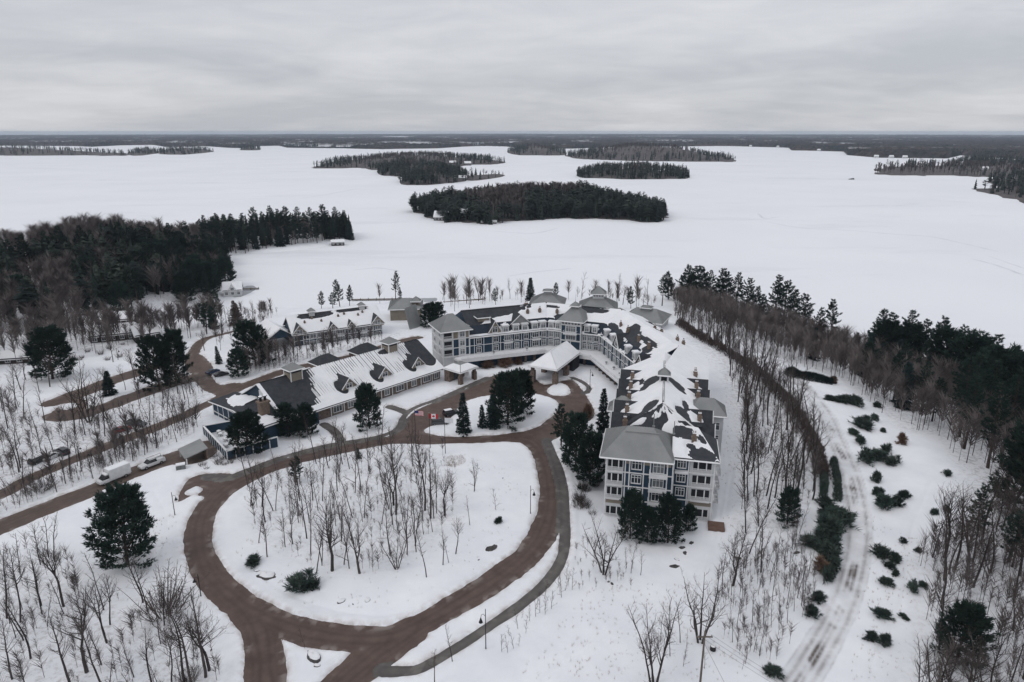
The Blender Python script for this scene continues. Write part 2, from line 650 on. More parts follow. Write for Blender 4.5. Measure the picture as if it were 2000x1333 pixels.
WOODS_PX = {   # outlines of the wooded ground, as seen in the photograph
    'oval': [(480, 915), (560, 885), (660, 870), (860, 880), (900, 930), (900, 1010), (860, 1060), (760, 1120), (640, 1118), (520, 1075), (478, 990)],
    'lower_left': [(-150, 1080), (60, 1075), (150, 1090), (165, 1180), (290, 1165), (345, 1190), (400, 1230), (440, 1345), (300, 1420), (-250, 1420)],
    'west': [(-300, 700), (0, 770), (100, 825), (330, 770), (420, 770), (360, 808), (160, 888), (0, 955), (-300, 1080)],
    'west_low': [(-300, 1100), (0, 985), (160, 905), (380, 812), (420, 800), (380, 850), (200, 935), (0, 1012), (-300, 1130)],
    'lodge_front': [(470, 735), (500, 700), (560, 690), (700, 668), (800, 645), (760, 668), (640, 700), (520, 734)],
    'east_strip': [(1310, 610), (1370, 640), (1480, 720), (1560, 800), (1600, 900), (1590, 980), (1520, 1040), (1440, 1100), (1450, 960), (1440, 830), (1400, 720), (1350, 670)],
    'east_wood': [(1290, 585), (1400, 600), (1500, 640), (1700, 710), (2000, 810), (2300, 900), (2300, 1200), (2050, 1080), (1900, 960), (1830, 850), (1760, 840), (1640, 740), (1480, 680), (1360, 630)],
    'lower_right': [(1790, 1090), (1950, 1000), (2200, 1050), (2300, 1450), (1760, 1450), (1800, 1250)],
    'left_forest': [(-400, 560), (0, 480), (240, 460), (460, 455), (680, 455), (690, 469), (450, 499), (440, 560), (420, 640), (330, 660), (140, 690), (0, 720), (-400, 800)],
}
WOODS = {k: W(v) for k, v in WOODS_PX.items()}
x_, y_ = V_[:, 0], V_[:, 1]
sd_ = allsd.reshape(-1)[used]
dirt = 0.95 * np.exp(-np.clip(sd_, 0, None) / 0.55) * (sd_ > -1)
t_ = trd.reshape(-1)[used]
ti = trail_in.reshape(-1)[used]
n_ = fbm(x_ / 14, y_ / 14, 55, 2)
along = fbm(x_ / 3.0, y_ / 9.0, 57, 3)
track = ti * (0.20 + 0.95 * np.exp(-((t_ - 0.35) / 0.32) ** 2) * smooth((n_ - 0.45) / 0.12) * smooth((along - 0.35) / 0.2) + 0.42 * np.exp(-((t_ - 1.5) / 0.35) ** 2) * (0.5 + along) + 0.5 * np.exp(-((t_ - 2.65) / 0.20) ** 2))
wood = np.zeros(len(x_))
for k_, p_ in WOODS.items():
    a_ = {'oval': 0.35, 'lower_left': 0.5, 'lower_right': 0.6, 'west_low': 0.55, 'east_strip': 0.75}.get(k_, 0.8)
    wood = np.maximum(wood, 1.1 * a_ * smooth((4 - seg_dist(x_, y_, p_, True)) / 9))
wood *= smooth(sd_ / 2) * (1 - ti)
gm = mesh_np('ground', V_, q_, [snow_material()], True)
for nm, arr in (('dirt', dirt), ('track', np.clip(track, 0, 1)), ('litter', wood)):
    a = gm.attributes.new(nm, 'FLOAT', 'POINT')
    a.data.foreach_set('value', np.ascontiguousarray(arr, np.float32))
tag(add('ground', gm), kind='structure')

ROADC = {'driveway': ((0.075, 0.050, 0.042), (0.117, 0.080, 0.065)), 'service_road': ((0.085, 0.062, 0.052), (0.125, 0.092, 0.076)), 'entry_lane': ((0.082, 0.058, 0.048), (0.13, 0.090, 0.070)),
         'parking_lot': ((0.075, 0.053, 0.045), (0.12, 0.084, 0.068)), 'walking_path': ((0.085, 0.077, 0.072), (0.125, 0.113, 0.104))}
for nm, sd in SDS.items():
    q = grid_faces(len(rs), len(az), sd < 0.7)
    lift = {'driveway': 0.0, 'service_road': 0.004, 'entry_lane': 0.008, 'parking_lot': 0.012, 'walking_path': 0.02}[nm]
    Vr = np.stack([GX, GY, GH - 0.06 + lift + 0.02 * (fbm(GX / 2, GY / 2, 61, 2))], -1).reshape(-1, 3)
    v2, q2, us_ = compact(Vr, q)
    c1, c2 = ROADC[nm]
    rm = mat(nm, c1, c2, 0.45, 0.72, 0.3, 9.0, detail=7, spec=0.35)
    me = mesh_np(nm, v2, q2, [rm], True)
    # wheel tracks worn dark and wet, slush left between and beside them
    d_ = np.full(len(v2), 9.0)
    for sh in PAVE[nm][0]:
        if sh[0] == 's':
            d_ = np.minimum(d_, np.abs(seg_dist(v2[:, 0], v2[:, 1], sh[1])))
    n1 = fbm(v2[:, 0] / 5, v2[:, 1] / 5, 15, 3)
    wet = np.exp(-((d_ - 0.75 - 0.5 * (n1 - 0.5)) / 0.35) ** 2) + 0.7 * np.exp(-((d_ - 1.75 - 0.6 * (n1 - 0.5)) / 0.3) ** 2)
    slush = smooth((fbm(v2[:, 0] / 1.5, v2[:, 1] / 1.5, 19, 3) - 0.55) / 0.15) * smooth((sd.reshape(-1)[us_] + 1.5) / 1.2)
    for an, arr in (('wet', np.clip(wet, 0, 1) * (0.4 + n1)), ('slush', slush)):
        a = me.attributes.new(an, 'FLOAT', 'POINT')
        a.data.foreach_set('value', np.ascontiguousarray(arr, np.float32))
    N, L = rm.node_tree.nodes, rm.node_tree.links
    b_ = N['Principled BSDF']
    src_ = b_.inputs['Base Color'].links[0].from_socket
    for an, cc, f_ in (('wet', tuple(v * 0.6 for v in c1), 0.45), ('slush', (0.42, 0.385, 0.36), 0.15 if nm == 'walking_path' else 0.3)):
        at = N.new('ShaderNodeAttribute')
        at.attribute_name = an
        mu = N.new('ShaderNodeMath')
        mu.operation = 'MULTIPLY'
        mu.inputs[1].default_value = f_
        L.new(at.outputs['Fac'], mu.inputs[0])
        mx = N.new('ShaderNodeMix')
        mx.data_type = 'RGBA'
        L.new(mu.outputs[0], mx.inputs[0])
        L.new(src_, mx.inputs[6])
        mx.inputs[7].default_value = (*cc, 1)
        src_ = mx.outputs[2]
    L.new(src_, b_.inputs['Base Color'])
    tag(add(nm, me), kind='structure')

# ------------------------------------------------------------------ frozen lake under snow
lm = mat('snow_lake', (0.765, 0.775, 0.802), (0.815, 0.821, 0.845), 0.006, 0.85, 0.12, 0.12, spec=0.2, detail=6)
nt = lm.node_tree
N, L = nt.nodes, nt.links
b_ = N['Principled BSDF']
src = b_.inputs['Base Color'].links[0].from_socket
tc = N.new('ShaderNodeTexCoord')
mp = N.new('ShaderNodeMapping')
mp.inputs['Scale'].default_value = (0.004, 0.012, 1)
mp.inputs['Rotation'].default_value = (0, 0, 0.35)
L.new(tc.outputs['Object'], mp.inputs[0])
nz = N.new('ShaderNodeTexNoise')
nz.inputs['Scale'].default_value = 1.0
nz.inputs['Detail'].default_value = 9
nz.inputs['Roughness'].default_value = 0.7
L.new(mp.outputs[0], nz.inputs['Vector'])
rp = N.new('ShaderNodeMapRange')
rp.inputs['From Min'].default_value = 0.56
rp.inputs['From Max'].default_value = 0.80
rp.inputs['To Max'].default_value = 0.55
L.new(nz.outputs[0], rp.inputs[0])
mx = N.new('ShaderNodeMix')
mx.data_type = 'RGBA'
L.new(rp.outputs[0], mx.inputs[0])
L.new(src, mx.inputs[6])
mx.inputs[7].default_value = (0.52, 0.535, 0.565, 1)
L.new(mx.outputs[2], b_.inputs['Base Color'])
lb = MB()
lb.poly([(-20000, 120, LAKE_Z), (20000, 120, LAKE_Z), (20000, 21000, LAKE_Z), (-20000, 21000, LAKE_Z)])
tag(lb.build('lake', lm), kind='structure')


def lake_patch(name, pts, lift, m, rag=1.0):
    """a thin sheet on the ice with an uneven outline"""
    P = spline([un(x, y, LAKE_Z) for x, y in pts], 6, True)
    out = []
    for i, (x, y) in enumerate(P):
        out.append((x + rag * (float(vnoise(i * 0.7, 3.3, 5)) - 0.5) * 2, y + rag * (float(vnoise(i * 0.7, 9.1, 6)) - 0.5) * 2, LAKE_Z + lift))
    b = MB()
    b.poly(out)
    return tag(b.build(name, m), kind='structure')


M_ICE = mat('wet_ice', (0.22, 0.235, 0.25), (0.36, 0.375, 0.39), 0.15, 0.35, detail=5)
lake_patch('open_ice', [(455, 580), (462, 566), (476, 560), (492, 558), (499, 563), (488, 572), (470, 580)], 0.012, M_ICE)
lake_patch('open_ice', [(795, 589), (815, 584), (842, 582), (856, 583), (846, 590), (820, 596), (800, 596)], 0.012, M_ICE)
lake_patch('open_ice', [(905, 590), (920, 586), (960, 587), (1000, 588), (990, 592), (940, 593)], 0.012, M_ICE, 0.6)
M_TRK = mat('packed_track', (0.60, 0.615, 0.65), (0.74, 0.75, 0.78), 0.08, 0.8, detail=7)
for pts, w in (([(1490, 432), (1560, 445), (1650, 450), (1750, 458), (1820, 463), (1890, 478), (1950, 492)], 2.6), ([(1900, 506), (1950, 520), (2010, 541), (2100, 570)], 2.2),
               ([(1930, 500), (1975, 516), (2030, 535)], 1.3), ([(590, 388), (650, 378), (700, 369)], 3.0), ([(100, 428), (150, 427), (205, 420)], 2.5), ([(690, 528), (740, 524), (780, 530)], 1.8),
               ([(990, 540), (1060, 530), (1115, 525)], 1.6), ([(1480, 418), (1495, 427), (1520, 424)], 3.0), ([(1660, 403), (1700, 402), (1750, 402), (1800, 398)], 3.5), ([(960, 452), (1040, 456), (1090, 446)], 2.0)):
    P = spline([un(x, y, LAKE_Z) for x, y in pts], 8)
    b = MB()
    for i in range(len(P) - 1):
        q4 = []
        for j, sg in ((i, 1), (i, -1), (i + 1, -1), (i + 1, 1)):
            d = Vector(P[min(j + 1, len(P) - 1)]) - Vector(P[max(j - 1, 0)])
            d.normalize()
            ww = w * (0.15 + 0.9 * float(vnoise(j * 0.45, w * 3, 8 if sg > 0 else 9))) * math.sin(math.pi * (j + 0.6) / len(P)) ** 0.4
            q4.append((P[j][0] - sg * d.y * ww, P[j][1] + sg * d.x * ww, LAKE_Z + 0.008))
        b.poly(q4)
    tag(b.build('snow_track', M_TRK), kind='structure')
# ------------------------------------------------------------------ islands and the far shore
def tint_mat(name, ca, cb, rough=0.9):
    """colour drawn per tree from the mesh attribute 'tint'"""
    if name in MATS:
        return MATS[name]
    m = bpy.data.materials.new(name)
    m.use_nodes = True
    N, L = m.node_tree.nodes, m.node_tree.links
    b = N['Principled BSDF']
    b.inputs['Roughness'].default_value = rough
    b.inputs['Specular IOR Level'].default_value = 0.15
    at = N.new('ShaderNodeAttribute')
    at.attribute_name = 'tint'
    mx = N.new('ShaderNodeMix')
    mx.data_type = 'RGBA'
    mx.inputs[6].default_value = (*ca, 1)
    mx.inputs[7].default_value = (*cb, 1)
    L.new(at.outputs['Fac'], mx.inputs[0])
    L.new(mx.outputs[2], b.inputs['Base Color'])
    MATS[name] = m
    return m


M_FAR_CON = tint_mat('far_conifer', (0.013, 0.022, 0.021), (0.046, 0.060, 0.047))
M_FAR_BARE = tint_mat('far_bare', (0.085, 0.072, 0.070), (0.165, 0.142, 0.136))


def lo_conifer(rng, n, rad=0.2, pine=False):
    """unit-height evergreen of n ragged bough triangles round a thin core"""
    T = []
    for i in range(n):
        t = (i + rng.random()) / n
        t = 0.06 + 0.94 * t if not pine else 0.30 + 0.68 * t
        prof = (1 - t) ** 0.85 + 0.04 if not pine else (math.sin(math.pi * min(1, (t - 0.2) / 0.82) ** 0.8) * 0.95 + 0.12)
        a = rng.random() * 2 * math.pi
        r = rad * prof * (0.65 + 0.5 * rng.random())
        w = 0.55 + 0.35 * rng.random()
        dz = -0.05 if not pine else 0.015
        T += [(0.1 * r * math.cos(a), 0.1 * r * math.sin(a), t + 0.05),
              (r * math.cos(a - w), r * math.sin(a - w), t + dz + 0.03 * rng.random()), (r * math.cos(a + w), r * math.sin(a + w), t + dz - 0.02 * rng.random())]
    k = 4
    for j in range(k):
        a, b = 2 * math.pi * j / k, 2 * math.pi * (j + 1) / k
        r = rad * (0.55 if not pine else 0.16)
        T += [(r * math.cos(a), r * math.sin(a), 0.0), (r * math.cos(b), r * math.sin(b), 0.0), (0, 0, 1.0)]
    return np.array(T)


def lo_bare(rng, n, thin=1.0):
    """unit-height leafless tree: a stem and many thin upright slivers"""
    k = 0.012 * max(thin, 0.6)
    T = [(-k, 0, 0), (k, 0, 0), (0, 0, 0.9), (0, -k, 0), (0, k, 0), (0, 0, 0.9)]
    for i in range(n):
        a = rng.random() * 2 * math.pi
        t = 0.3 + 0.5 * rng.random()
        L = (0.16 + 0.2 * rng.random())
        r = L * (0.35 + 0.5 * rng.random())
        w = (0.010 + 0.012 * rng.random()) * thin
        T += [(-w * math.sin(a), w * math.cos(a), t), (w * math.sin(a), -w * math.cos(a), t + 0.02), (r * math.cos(a), r * math.sin(a), min(1.0, t + L))]
    return np.array(T)


def in_poly(pts, n, rng):
    P = np.array(pts)
    (x0, y0), (x1, y1) = P.min(0), P.max(0)
    out = []
    while len(out) < n:
        xs = x0 + (x1 - x0) * rng.random(4 * n)
        ys = y0 + (y1 - y0) * rng.random(4 * n)
        k = seg_dist(xs, ys, pts, True) < 0
        out += list(zip(xs[k], ys[k]))
        if not k.any():
            break
    return np.array(out[:n])


def forest_mesh(name, groups):
    """groups: (templates, pts(n,3), heights, material, rng, tint) -> one mesh"""
    Vs, idx, tints, mats = [], [], [], []
    for gi, (tmpl, pts, hs, m, rng, tl) in enumerate(groups):
        mats.append(m)
        which = rng.integers(0, len(tmpl), len(pts))
        for k, T in enumerate(tmpl):
            sel = which == k
            if not sel.any():
                continue
            p, h = pts[sel], hs[sel]
            a = rng.random(len(p)) * 6.283
            wd = h * (0.85 + 0.35 * rng.random(len(p)))
            c, s = np.cos(a)[:, None], np.sin(a)[:, None]
            X = (T[None, :, 0] * c - T[None, :, 1] * s) * wd[:, None] + p[:, 0:1]
            Y = (T[None, :, 0] * s + T[None, :, 1] * c) * wd[:, None] + p[:, 1:2]
            Z = T[None, :, 2] * h[:, None] + p[:, 2:3]
            Vs.append(np.stack([X, Y, Z], -1).reshape(-1, 3))
            idx.append(np.full(len(p) * len(T) // 3, gi))
            t = tl[sel] if tl is not None else rng.random(len(p))
            tints.append(np.repeat(t, len(T)))
    V = np.concatenate(Vs)
    me = mesh_np(name, V, np.arange(len(V)).reshape(-1, 3), mats, False, np.concatenate(idx))
    a = me.attributes.new('tint', 'FLOAT', 'POINT')
    a.data.foreach_set('value', np.concatenate(tints).astype(np.float32))
    return me


M_ISL = mat('island_floor', (0.040, 0.034, 0.033), (0.13, 0.115, 0.112), 0.08, 0.9, detail=8)
ISLANDS = {
    # base outline on the ice in the photograph, rise of the land, tree height, trees, bare share, bough triangles, label
    'near': ([(812, 413), (835, 425), (870, 434), (920, 436), (960, 437), (1000, 433), (1100, 428), (1200, 430), (1260, 433), (1296, 434), (1302, 424), (1270, 410), (1200, 398), (1100, 392), (1000, 392), (900, 398), (840, 403)],
             19, 17, 1500, 0.30, 44, 'dark evergreen wood covering the large nearest island on the frozen lake'),
    'low_strip': ([(1130, 346), (1200, 350), (1300, 350), (1338, 349), (1335, 341), (1250, 336), (1150, 336)], 12, 17, 480, 0.1, 26, 'evergreen wood on the low narrow island right behind the nearest island'),
    'left_front': ([(785, 360), (830, 362), (880, 358), (912, 353), (905, 344), (850, 341), (790, 349)], 11, 18, 300, 0.05, 30, 'dark wood on the headland in front of the long left island'),
    'left_mid': ([(738, 342), (775, 345), (830, 347), (870, 340), (870, 332), (800, 328), (740, 332)], 14, 18, 360, 0.1, 26, 'wood on the middle hump of the long left island'),
    'spit': ([(905, 352), (935, 353), (985, 345), (975, 341), (930, 343), (905, 346)], 2, 13, 26, 0.2, 26, 'sparse trees on the snowy spit behind the nearest island'),
    'long': ([(620, 329), (700, 329), (760, 333), (880, 327), (925, 322), (977, 321), (970, 314), (850, 306), (750, 307), (680, 314), (630, 321)], 16, 17, 950, 0.45, 22, 'brown and green wood along the back of the long left island'),
    'broad': ([(1105, 307), (1150, 312), (1250, 315), (1340, 316), (1427, 316), (1420, 308), (1300, 300), (1180, 298), (1110, 302)], 34, 18, 1000, 0.65, 18, 'brown wood on the broad domed island on the right'),
    'small_hump': ([(992, 298), (1010, 303), (1060, 304), (1102, 303), (1098, 296), (1040, 292), (1000, 294)], 24, 18, 420, 0.3, 16, 'wood on the small humped island left of the broad island'),
    'right_point': ([(1702, 337), (1720, 341), (1780, 344), (1860, 344), (1930, 346), (2060, 348), (2120, 330), (2000, 314), (1900, 312), (1850, 322), (1780, 326), (1730, 327)], 11, 19, 800, 0.45, 24, 'wood on the wide point at the right beneath the far shore'),
    'right_near': ([(1924, 376), (1945, 386), (1975, 390), (2010, 400), (2200, 425), (2400, 390), (2250, 345), (2060, 340), (1985, 345), (1935, 360)], 12, 17, 520, 0.6, 40, 'brown wood on the rocky shore at the right edge of the lake'),
    'west_shore': ([(-250, 306), (0, 304), (130, 304), (190, 305), (237, 304), (228, 299), (110, 296), (-250, 296)], 26, 18, 620, 0.25, 14, 'wood along the long low island at the left edge'),
    'west_cap': ([(252, 303), (272, 304.5), (300, 301), (322, 299), (316, 296), (262, 296)], 18, 18, 150, 0.2, 14, 'wood on the small round island near the left islands'),
    'west_wedge': ([(318, 301), (345, 302.5), (370, 302), (411, 297), (400, 292), (330, 292)], 22, 18, 240, 0.3, 14, 'wood on the wedge shaped island right of the round one'),
    'west_speck': ([(470, 293.5), (490, 294.2), (508, 293.2), (505, 290), (474, 290)], 16, 18, 90, 0.1, 14, 'wood on the smallest lone island far left of centre'),
}
for key, (pp, rise, th, n, bare, bt, lab) in ISLANDS.items():
    rng = np.random.default_rng(len(key) * 7 + n)
    poly = spline([un(x, y, LAKE_Z) for x, y in pp], 6, True)
    sz = 0.022 * (max(p[0] for p in poly) - min(p[0] for p in poly))
    poly = [(x + sz * (float(vnoise(i * 0.55, n, 3)) - 0.5) * 2, y + 1.6 * sz * (float(vnoise(i * 0.55, n + 9, 4)) - 0.5) * 2) for i, (x, y) in enumerate(poly)]
    P = np.array(poly)
    (x0, y0), (x1, y1) = P.min(0) - 15, P.max(0) + 15
    gx, gy = np.meshgrid(np.linspace(x0, x1, 70), np.linspace(y0, y1, 40))
    half = 0.5 * min(x1 - x0 - 30, y1 - y0 - 30)

    def rise_at(x, y, poly=poly, rise=rise, half=half):
        d = -seg_dist(x, y, poly, True)
        return LAKE_Z - 0.7 + 1.8 * smooth((d + 2) / 8) + rise * smooth(d / half) ** 0.8 * (0.6 + 0.7 * fbm(np.asarray(x) / half / 1.6, np.asarray(y) / half / 1.6, 71, 2))
    gz = rise_at(gx, gy)
    tag(add('island', mesh_np('island', np.stack([gx, gy, gz], -1).reshape(-1, 3), grid_faces(40, 70), [M_ISL], True)), kind='structure')
    pts = in_poly(poly, n, rng)
    d = -seg_dist(pts[:, 0], pts[:, 1], poly, True)
    z = rise_at(pts[:, 0], pts[:, 1])
    isb = (fbm(pts[:, 0] / half / 0.9, pts[:, 1] / half / 0.9, n, 2) + 0.7 * smooth(d / half) + 0.15 * rng.random(n)) > np.quantile(fbm(pts[:, 0] / half / 0.9, pts[:, 1] / half / 0.9, n, 2) + 0.7 * smooth(d / half) + 0.075, 1 - bare)
    pts3 = np.column_stack([pts, z - 0.3])
    hs = th * (0.60 + 0.34 * rng.random(n) + 0.5 * fbm(pts[:, 0] / 28 + 3, pts[:, 1] / 28, 17, 2) ** 1.3)
    con = [lo_conifer(rng, bt, 0.24 + 0.05 * rng.random()) for _ in range(2)] + [lo_conifer(rng, bt, 0.29 + 0.04 * rng.random(), True) for _ in range(4)]
    brt = [lo_bare(rng, bt + 24, 2.0 if key != 'near' else 1.1) for _ in range(3)]
    nb = ~isb
    me = forest_mesh('island_forest', [(con, pts3[nb], hs[nb], M_FAR_CON, rng, None), (brt, pts3[isb], hs[isb] * 0.82, M_FAR_BARE, rng, None)] if isb.any() else [(con, pts3[nb], hs[nb], M_FAR_CON, rng, None)])
    tag(add('island_forest', me), lab, 'forest', kind='stuff')

# far mainland: low wooded hills right round the lake
FAR_SHORE = [(-700, 283), (-200, 285), (0, 285), (150, 285.5), (180, 287), (240, 284), (300, 283), (325, 287.5), (400, 286), (440, 289), (470, 290), (508, 286), (546, 285), (560, 289), (665, 290), (745, 292), (860, 290), (905, 287),
             (950, 285.5), (990, 287), (1010, 290), (1120, 291), (1200, 288), (1365, 286), (1420, 285.5), (1475, 287), (1541, 289), (1547, 294), (1650, 297), (1658, 303), (1720, 308), (1853, 310), (1880, 304), (2000, 312), (2400, 316), (2700, 310)]
fx = np.array([p[0] for p in FAR_SHORE])
fd = np.array([un(p[0], p[1], LAKE_Z)[1] for p in FAR_SHORE])
fa = np.degrees(np.arctan2((fx - CX) / F_PX, CP + (CY - 288) / F_PX * SP))
azf = np.linspace(-41, 41, 900)
rf = np.concatenate([1500 * (9000 / 1500) ** np.linspace(0, 1, 170, endpoint=False), np.linspace(9000, 20500, 60)])
FX, FY = polar(rf, azf)
shore_y = np.interp(azf, fa, fd)[None, :] * (1 + 0.05 * (fbm(FX / 300, FY / 900, 81, 3) - 0.5))
dd = FY - shore_y
m_ = smooth((dd + 15) / 60)
hill = 13 * fbm(FX / 1500, FY / 1500, 83, 3) ** 1.5 + 12 * np.exp(-(azf[None, :] / 16) ** 2) * smooth((FY - 9000) / 6000)
can = 9 * fbm(FX / 22, FY / 30, 85, 2) + 9 * vnoise(FX / 9, FY / 60, 86)
clear = smooth((fbm(FX / 260, FY / 420, 91, 3) - 0.63) / 0.05)
farz = LAKE_Z - 4 + m_ * (5 + (8 + can) * (1 - 0.85 * clear) + hill * smooth(dd / 1500))
farz = np.minimum(farz, 40)
q = grid_faces(len(rf), len(azf), farz > LAKE_Z - 2)
v2, q2, us = compact(np.stack([FX, FY, farz], -1).reshape(-1, 3), q)
fm = bpy.data.materials.new('far_hills')
fm.use_nodes = True
N, L = fm.node_tree.nodes, fm.node_tree.links
b = N['Principled BSDF']
b.inputs['Roughness'].default_value = 1.0
b.inputs['Specular IOR Level'].default_value = 0.0
tc = N.new('ShaderNodeTexCoord')
prev = None
for sc_, c1, c2 in ((0.004, (0.028, 0.032, 0.032), (0.075, 0.062, 0.058)), (0.05, (0.45, 0.45, 0.45), (1.35, 1.3, 1.3))):
    n = N.new('ShaderNodeTexNoise')
    n.inputs['Scale'].default_value = sc_
    n.inputs['Detail'].default_value = 7
    L.new(tc.outputs['Object'], n.inputs['Vector'])
    r = N.new('ShaderNodeValToRGB')
    r.color_ramp.elements[0].position, r.color_ramp.elements[1].position = 0.38, 0.62
    r.color_ramp.elements[0].color, r.color_ramp.elements[1].color = (*c1, 1), (*c2, 1)
    L.new(n.outputs[0], r.inputs[0])
    if prev is None:
        prev = r.outputs[0]
    else:
        vm = N.new('ShaderNodeVectorMath')
        vm.operation = 'MULTIPLY'
        L.new(prev, vm.inputs[0])
        L.new(r.outputs[0], vm.inputs[1])
        prev = vm.outputs[0]
at = N.new('ShaderNodeAttribute')
at.attribute_name = 'clearing'
mx = N.new('ShaderNodeMix')
mx.data_type = 'RGBA'
L.new(at.outputs['Fac'], mx.inputs[0])
L.new(prev, mx.inputs[6])
mx.inputs[7].default_value = (0.7, 0.71, 0.74, 1)
L.new(mx.outputs[2], b.inputs['Base Color'])
me = mesh_np('far_hills', v2, q2, [fm], False)
a = me.attributes.new('clearing', 'FLOAT', 'POINT')
a.data.foreach_set('value', (clear * m_ * (dd > 250)).reshape(-1)[us].astype(np.float32))
tag(add('far_hills', me), kind='structure')
rng = np.random.default_rng(5)
k = 5200
aa = rng.uniform(-38, 38, k)
yy = np.interp(aa, fa, fd) * (1 + np.abs(rng.normal(0, 0.05, k))) + 25
xx = yy * np.tan(np.radians(aa))
pts3 = np.column_stack([xx, yy, np.full(k, LAKE_Z + 2) + 8 * rng.random(k)])
con = [lo_conifer(rng, 9, 0.24) for _ in range(3)]
brt = [lo_bare(rng, 9) for _ in range(2)]
isb = vnoise(xx / 260, yy / 260, 12) > 0.55
tag(add('shoreline_forest', forest_mesh('shoreline_forest', [(con, pts3[~isb], 17 * (0.6 + 0.6 * rng.random((~isb).sum())), M_FAR_CON, rng, None), (brt, pts3[isb], 15 * (0.6 + 0.6 * rng.random(isb.sum())), M_FAR_BARE, rng, None)])),
    'dark wooded far shore running right round the lake', 'forest', kind='stuff')
# ------------------------------------------------------------------ tree kinds
M_BARK = mat('bark', (0.040, 0.033, 0.031), (0.088, 0.075, 0.070), 1.2, 0.9, rnd=0.35, spec=0.1, stretch=(1, 1, 0.25))
M_TWIG = mat('twig', (0.085, 0.070, 0.066), rough=0.95, rnd=0.30, spec=0.05)
M_PBARK = mat('pine_bark', (0.040, 0.031, 0.028), (0.085, 0.066, 0.058), 1.4, 0.95, rnd=0.2, spec=0.1)


def leaf_mat(name, dark, light, rnd):
    m = mat(name, dark, light, 0.55, 0.85, rnd=rnd, spec=0.08, detail=3)
    return m


M_PINE = leaf_mat('pine_needles', (0.011, 0.026, 0.023), (0.038, 0.060, 0.046), 0.30)
M_SPRUCE = leaf_mat('spruce_needles', (0.011, 0.024, 0.026), (0.034, 0.055, 0.051), 0.28)
M_SHRUB = leaf_mat('shrub_needles', (0.030, 0.050, 0.044), (0.085, 0.110, 0.092), 0.35)
M_RUST = leaf_mat('dry_leaves', (0.11, 0.07, 0.052), (0.19, 0.125, 0.092), 0.25)
M_BROWNC = leaf_mat('brown_twigs', (0.055, 0.040, 0.038), (0.105, 0.078, 0.07), 0.25)


class Tri:
    """fast triangle soup"""

    def __init__(s):
        s.a = []

    def add(s, arr):
        s.a.append(np.asarray(arr, np.float32).reshape(-1, 3, 3))

    def mesh(s, name, m):
        V = np.concatenate(s.a).reshape(-1, 3)
        return mesh_np(name, V, np.arange(len(V)).reshape(-1, 3), [m], False)


def tube_np(P, Rr, n):
    """triangles of a tube along P"""
    P = np.asarray(P, float)
    k = len(P)
    D = np.gradient(P, axis=0)
    D /= np.linalg.norm(D, axis=1, keepdims=True) + 1e-9
    ref = np.array([0.31, 0.95, 0.1])
    A = np.cross(D, ref)
    A /= np.linalg.norm(A, axis=1, keepdims=True) + 1e-9
    B = np.cross(D, A)
    t = np.arange(n) * 2 * math.pi / n
    ring = P[:, None, :] + np.asarray(Rr)[:, None, None] * (A[:, None, :] * np.cos(t)[None, :, None] + B[:, None, :] * np.sin(t)[None, :, None])
    a, b = ring[:-1], ring[1:]
    a2, b2 = np.roll(a, -1, 1), np.roll(b, -1, 1)
    return np.concatenate([np.stack([a, a2, b2], 2).reshape(-1, 3, 3), np.stack([a, b2, b], 2).reshape(-1, 3, 3)])


def bend(p, d, L, k, rng, up=0.0, wob=0.1):
    """a wandering line of k steps"""
    P = [np.array(p, float)]
    d = np.array(d, float)
    for i in range(k):
        d = d + rng.normal(0, wob, 3) + np.array([0, 0, up])
        d /= np.linalg.norm(d)
        P.append(P[-1] + d * L / k)
    return np.array(P)


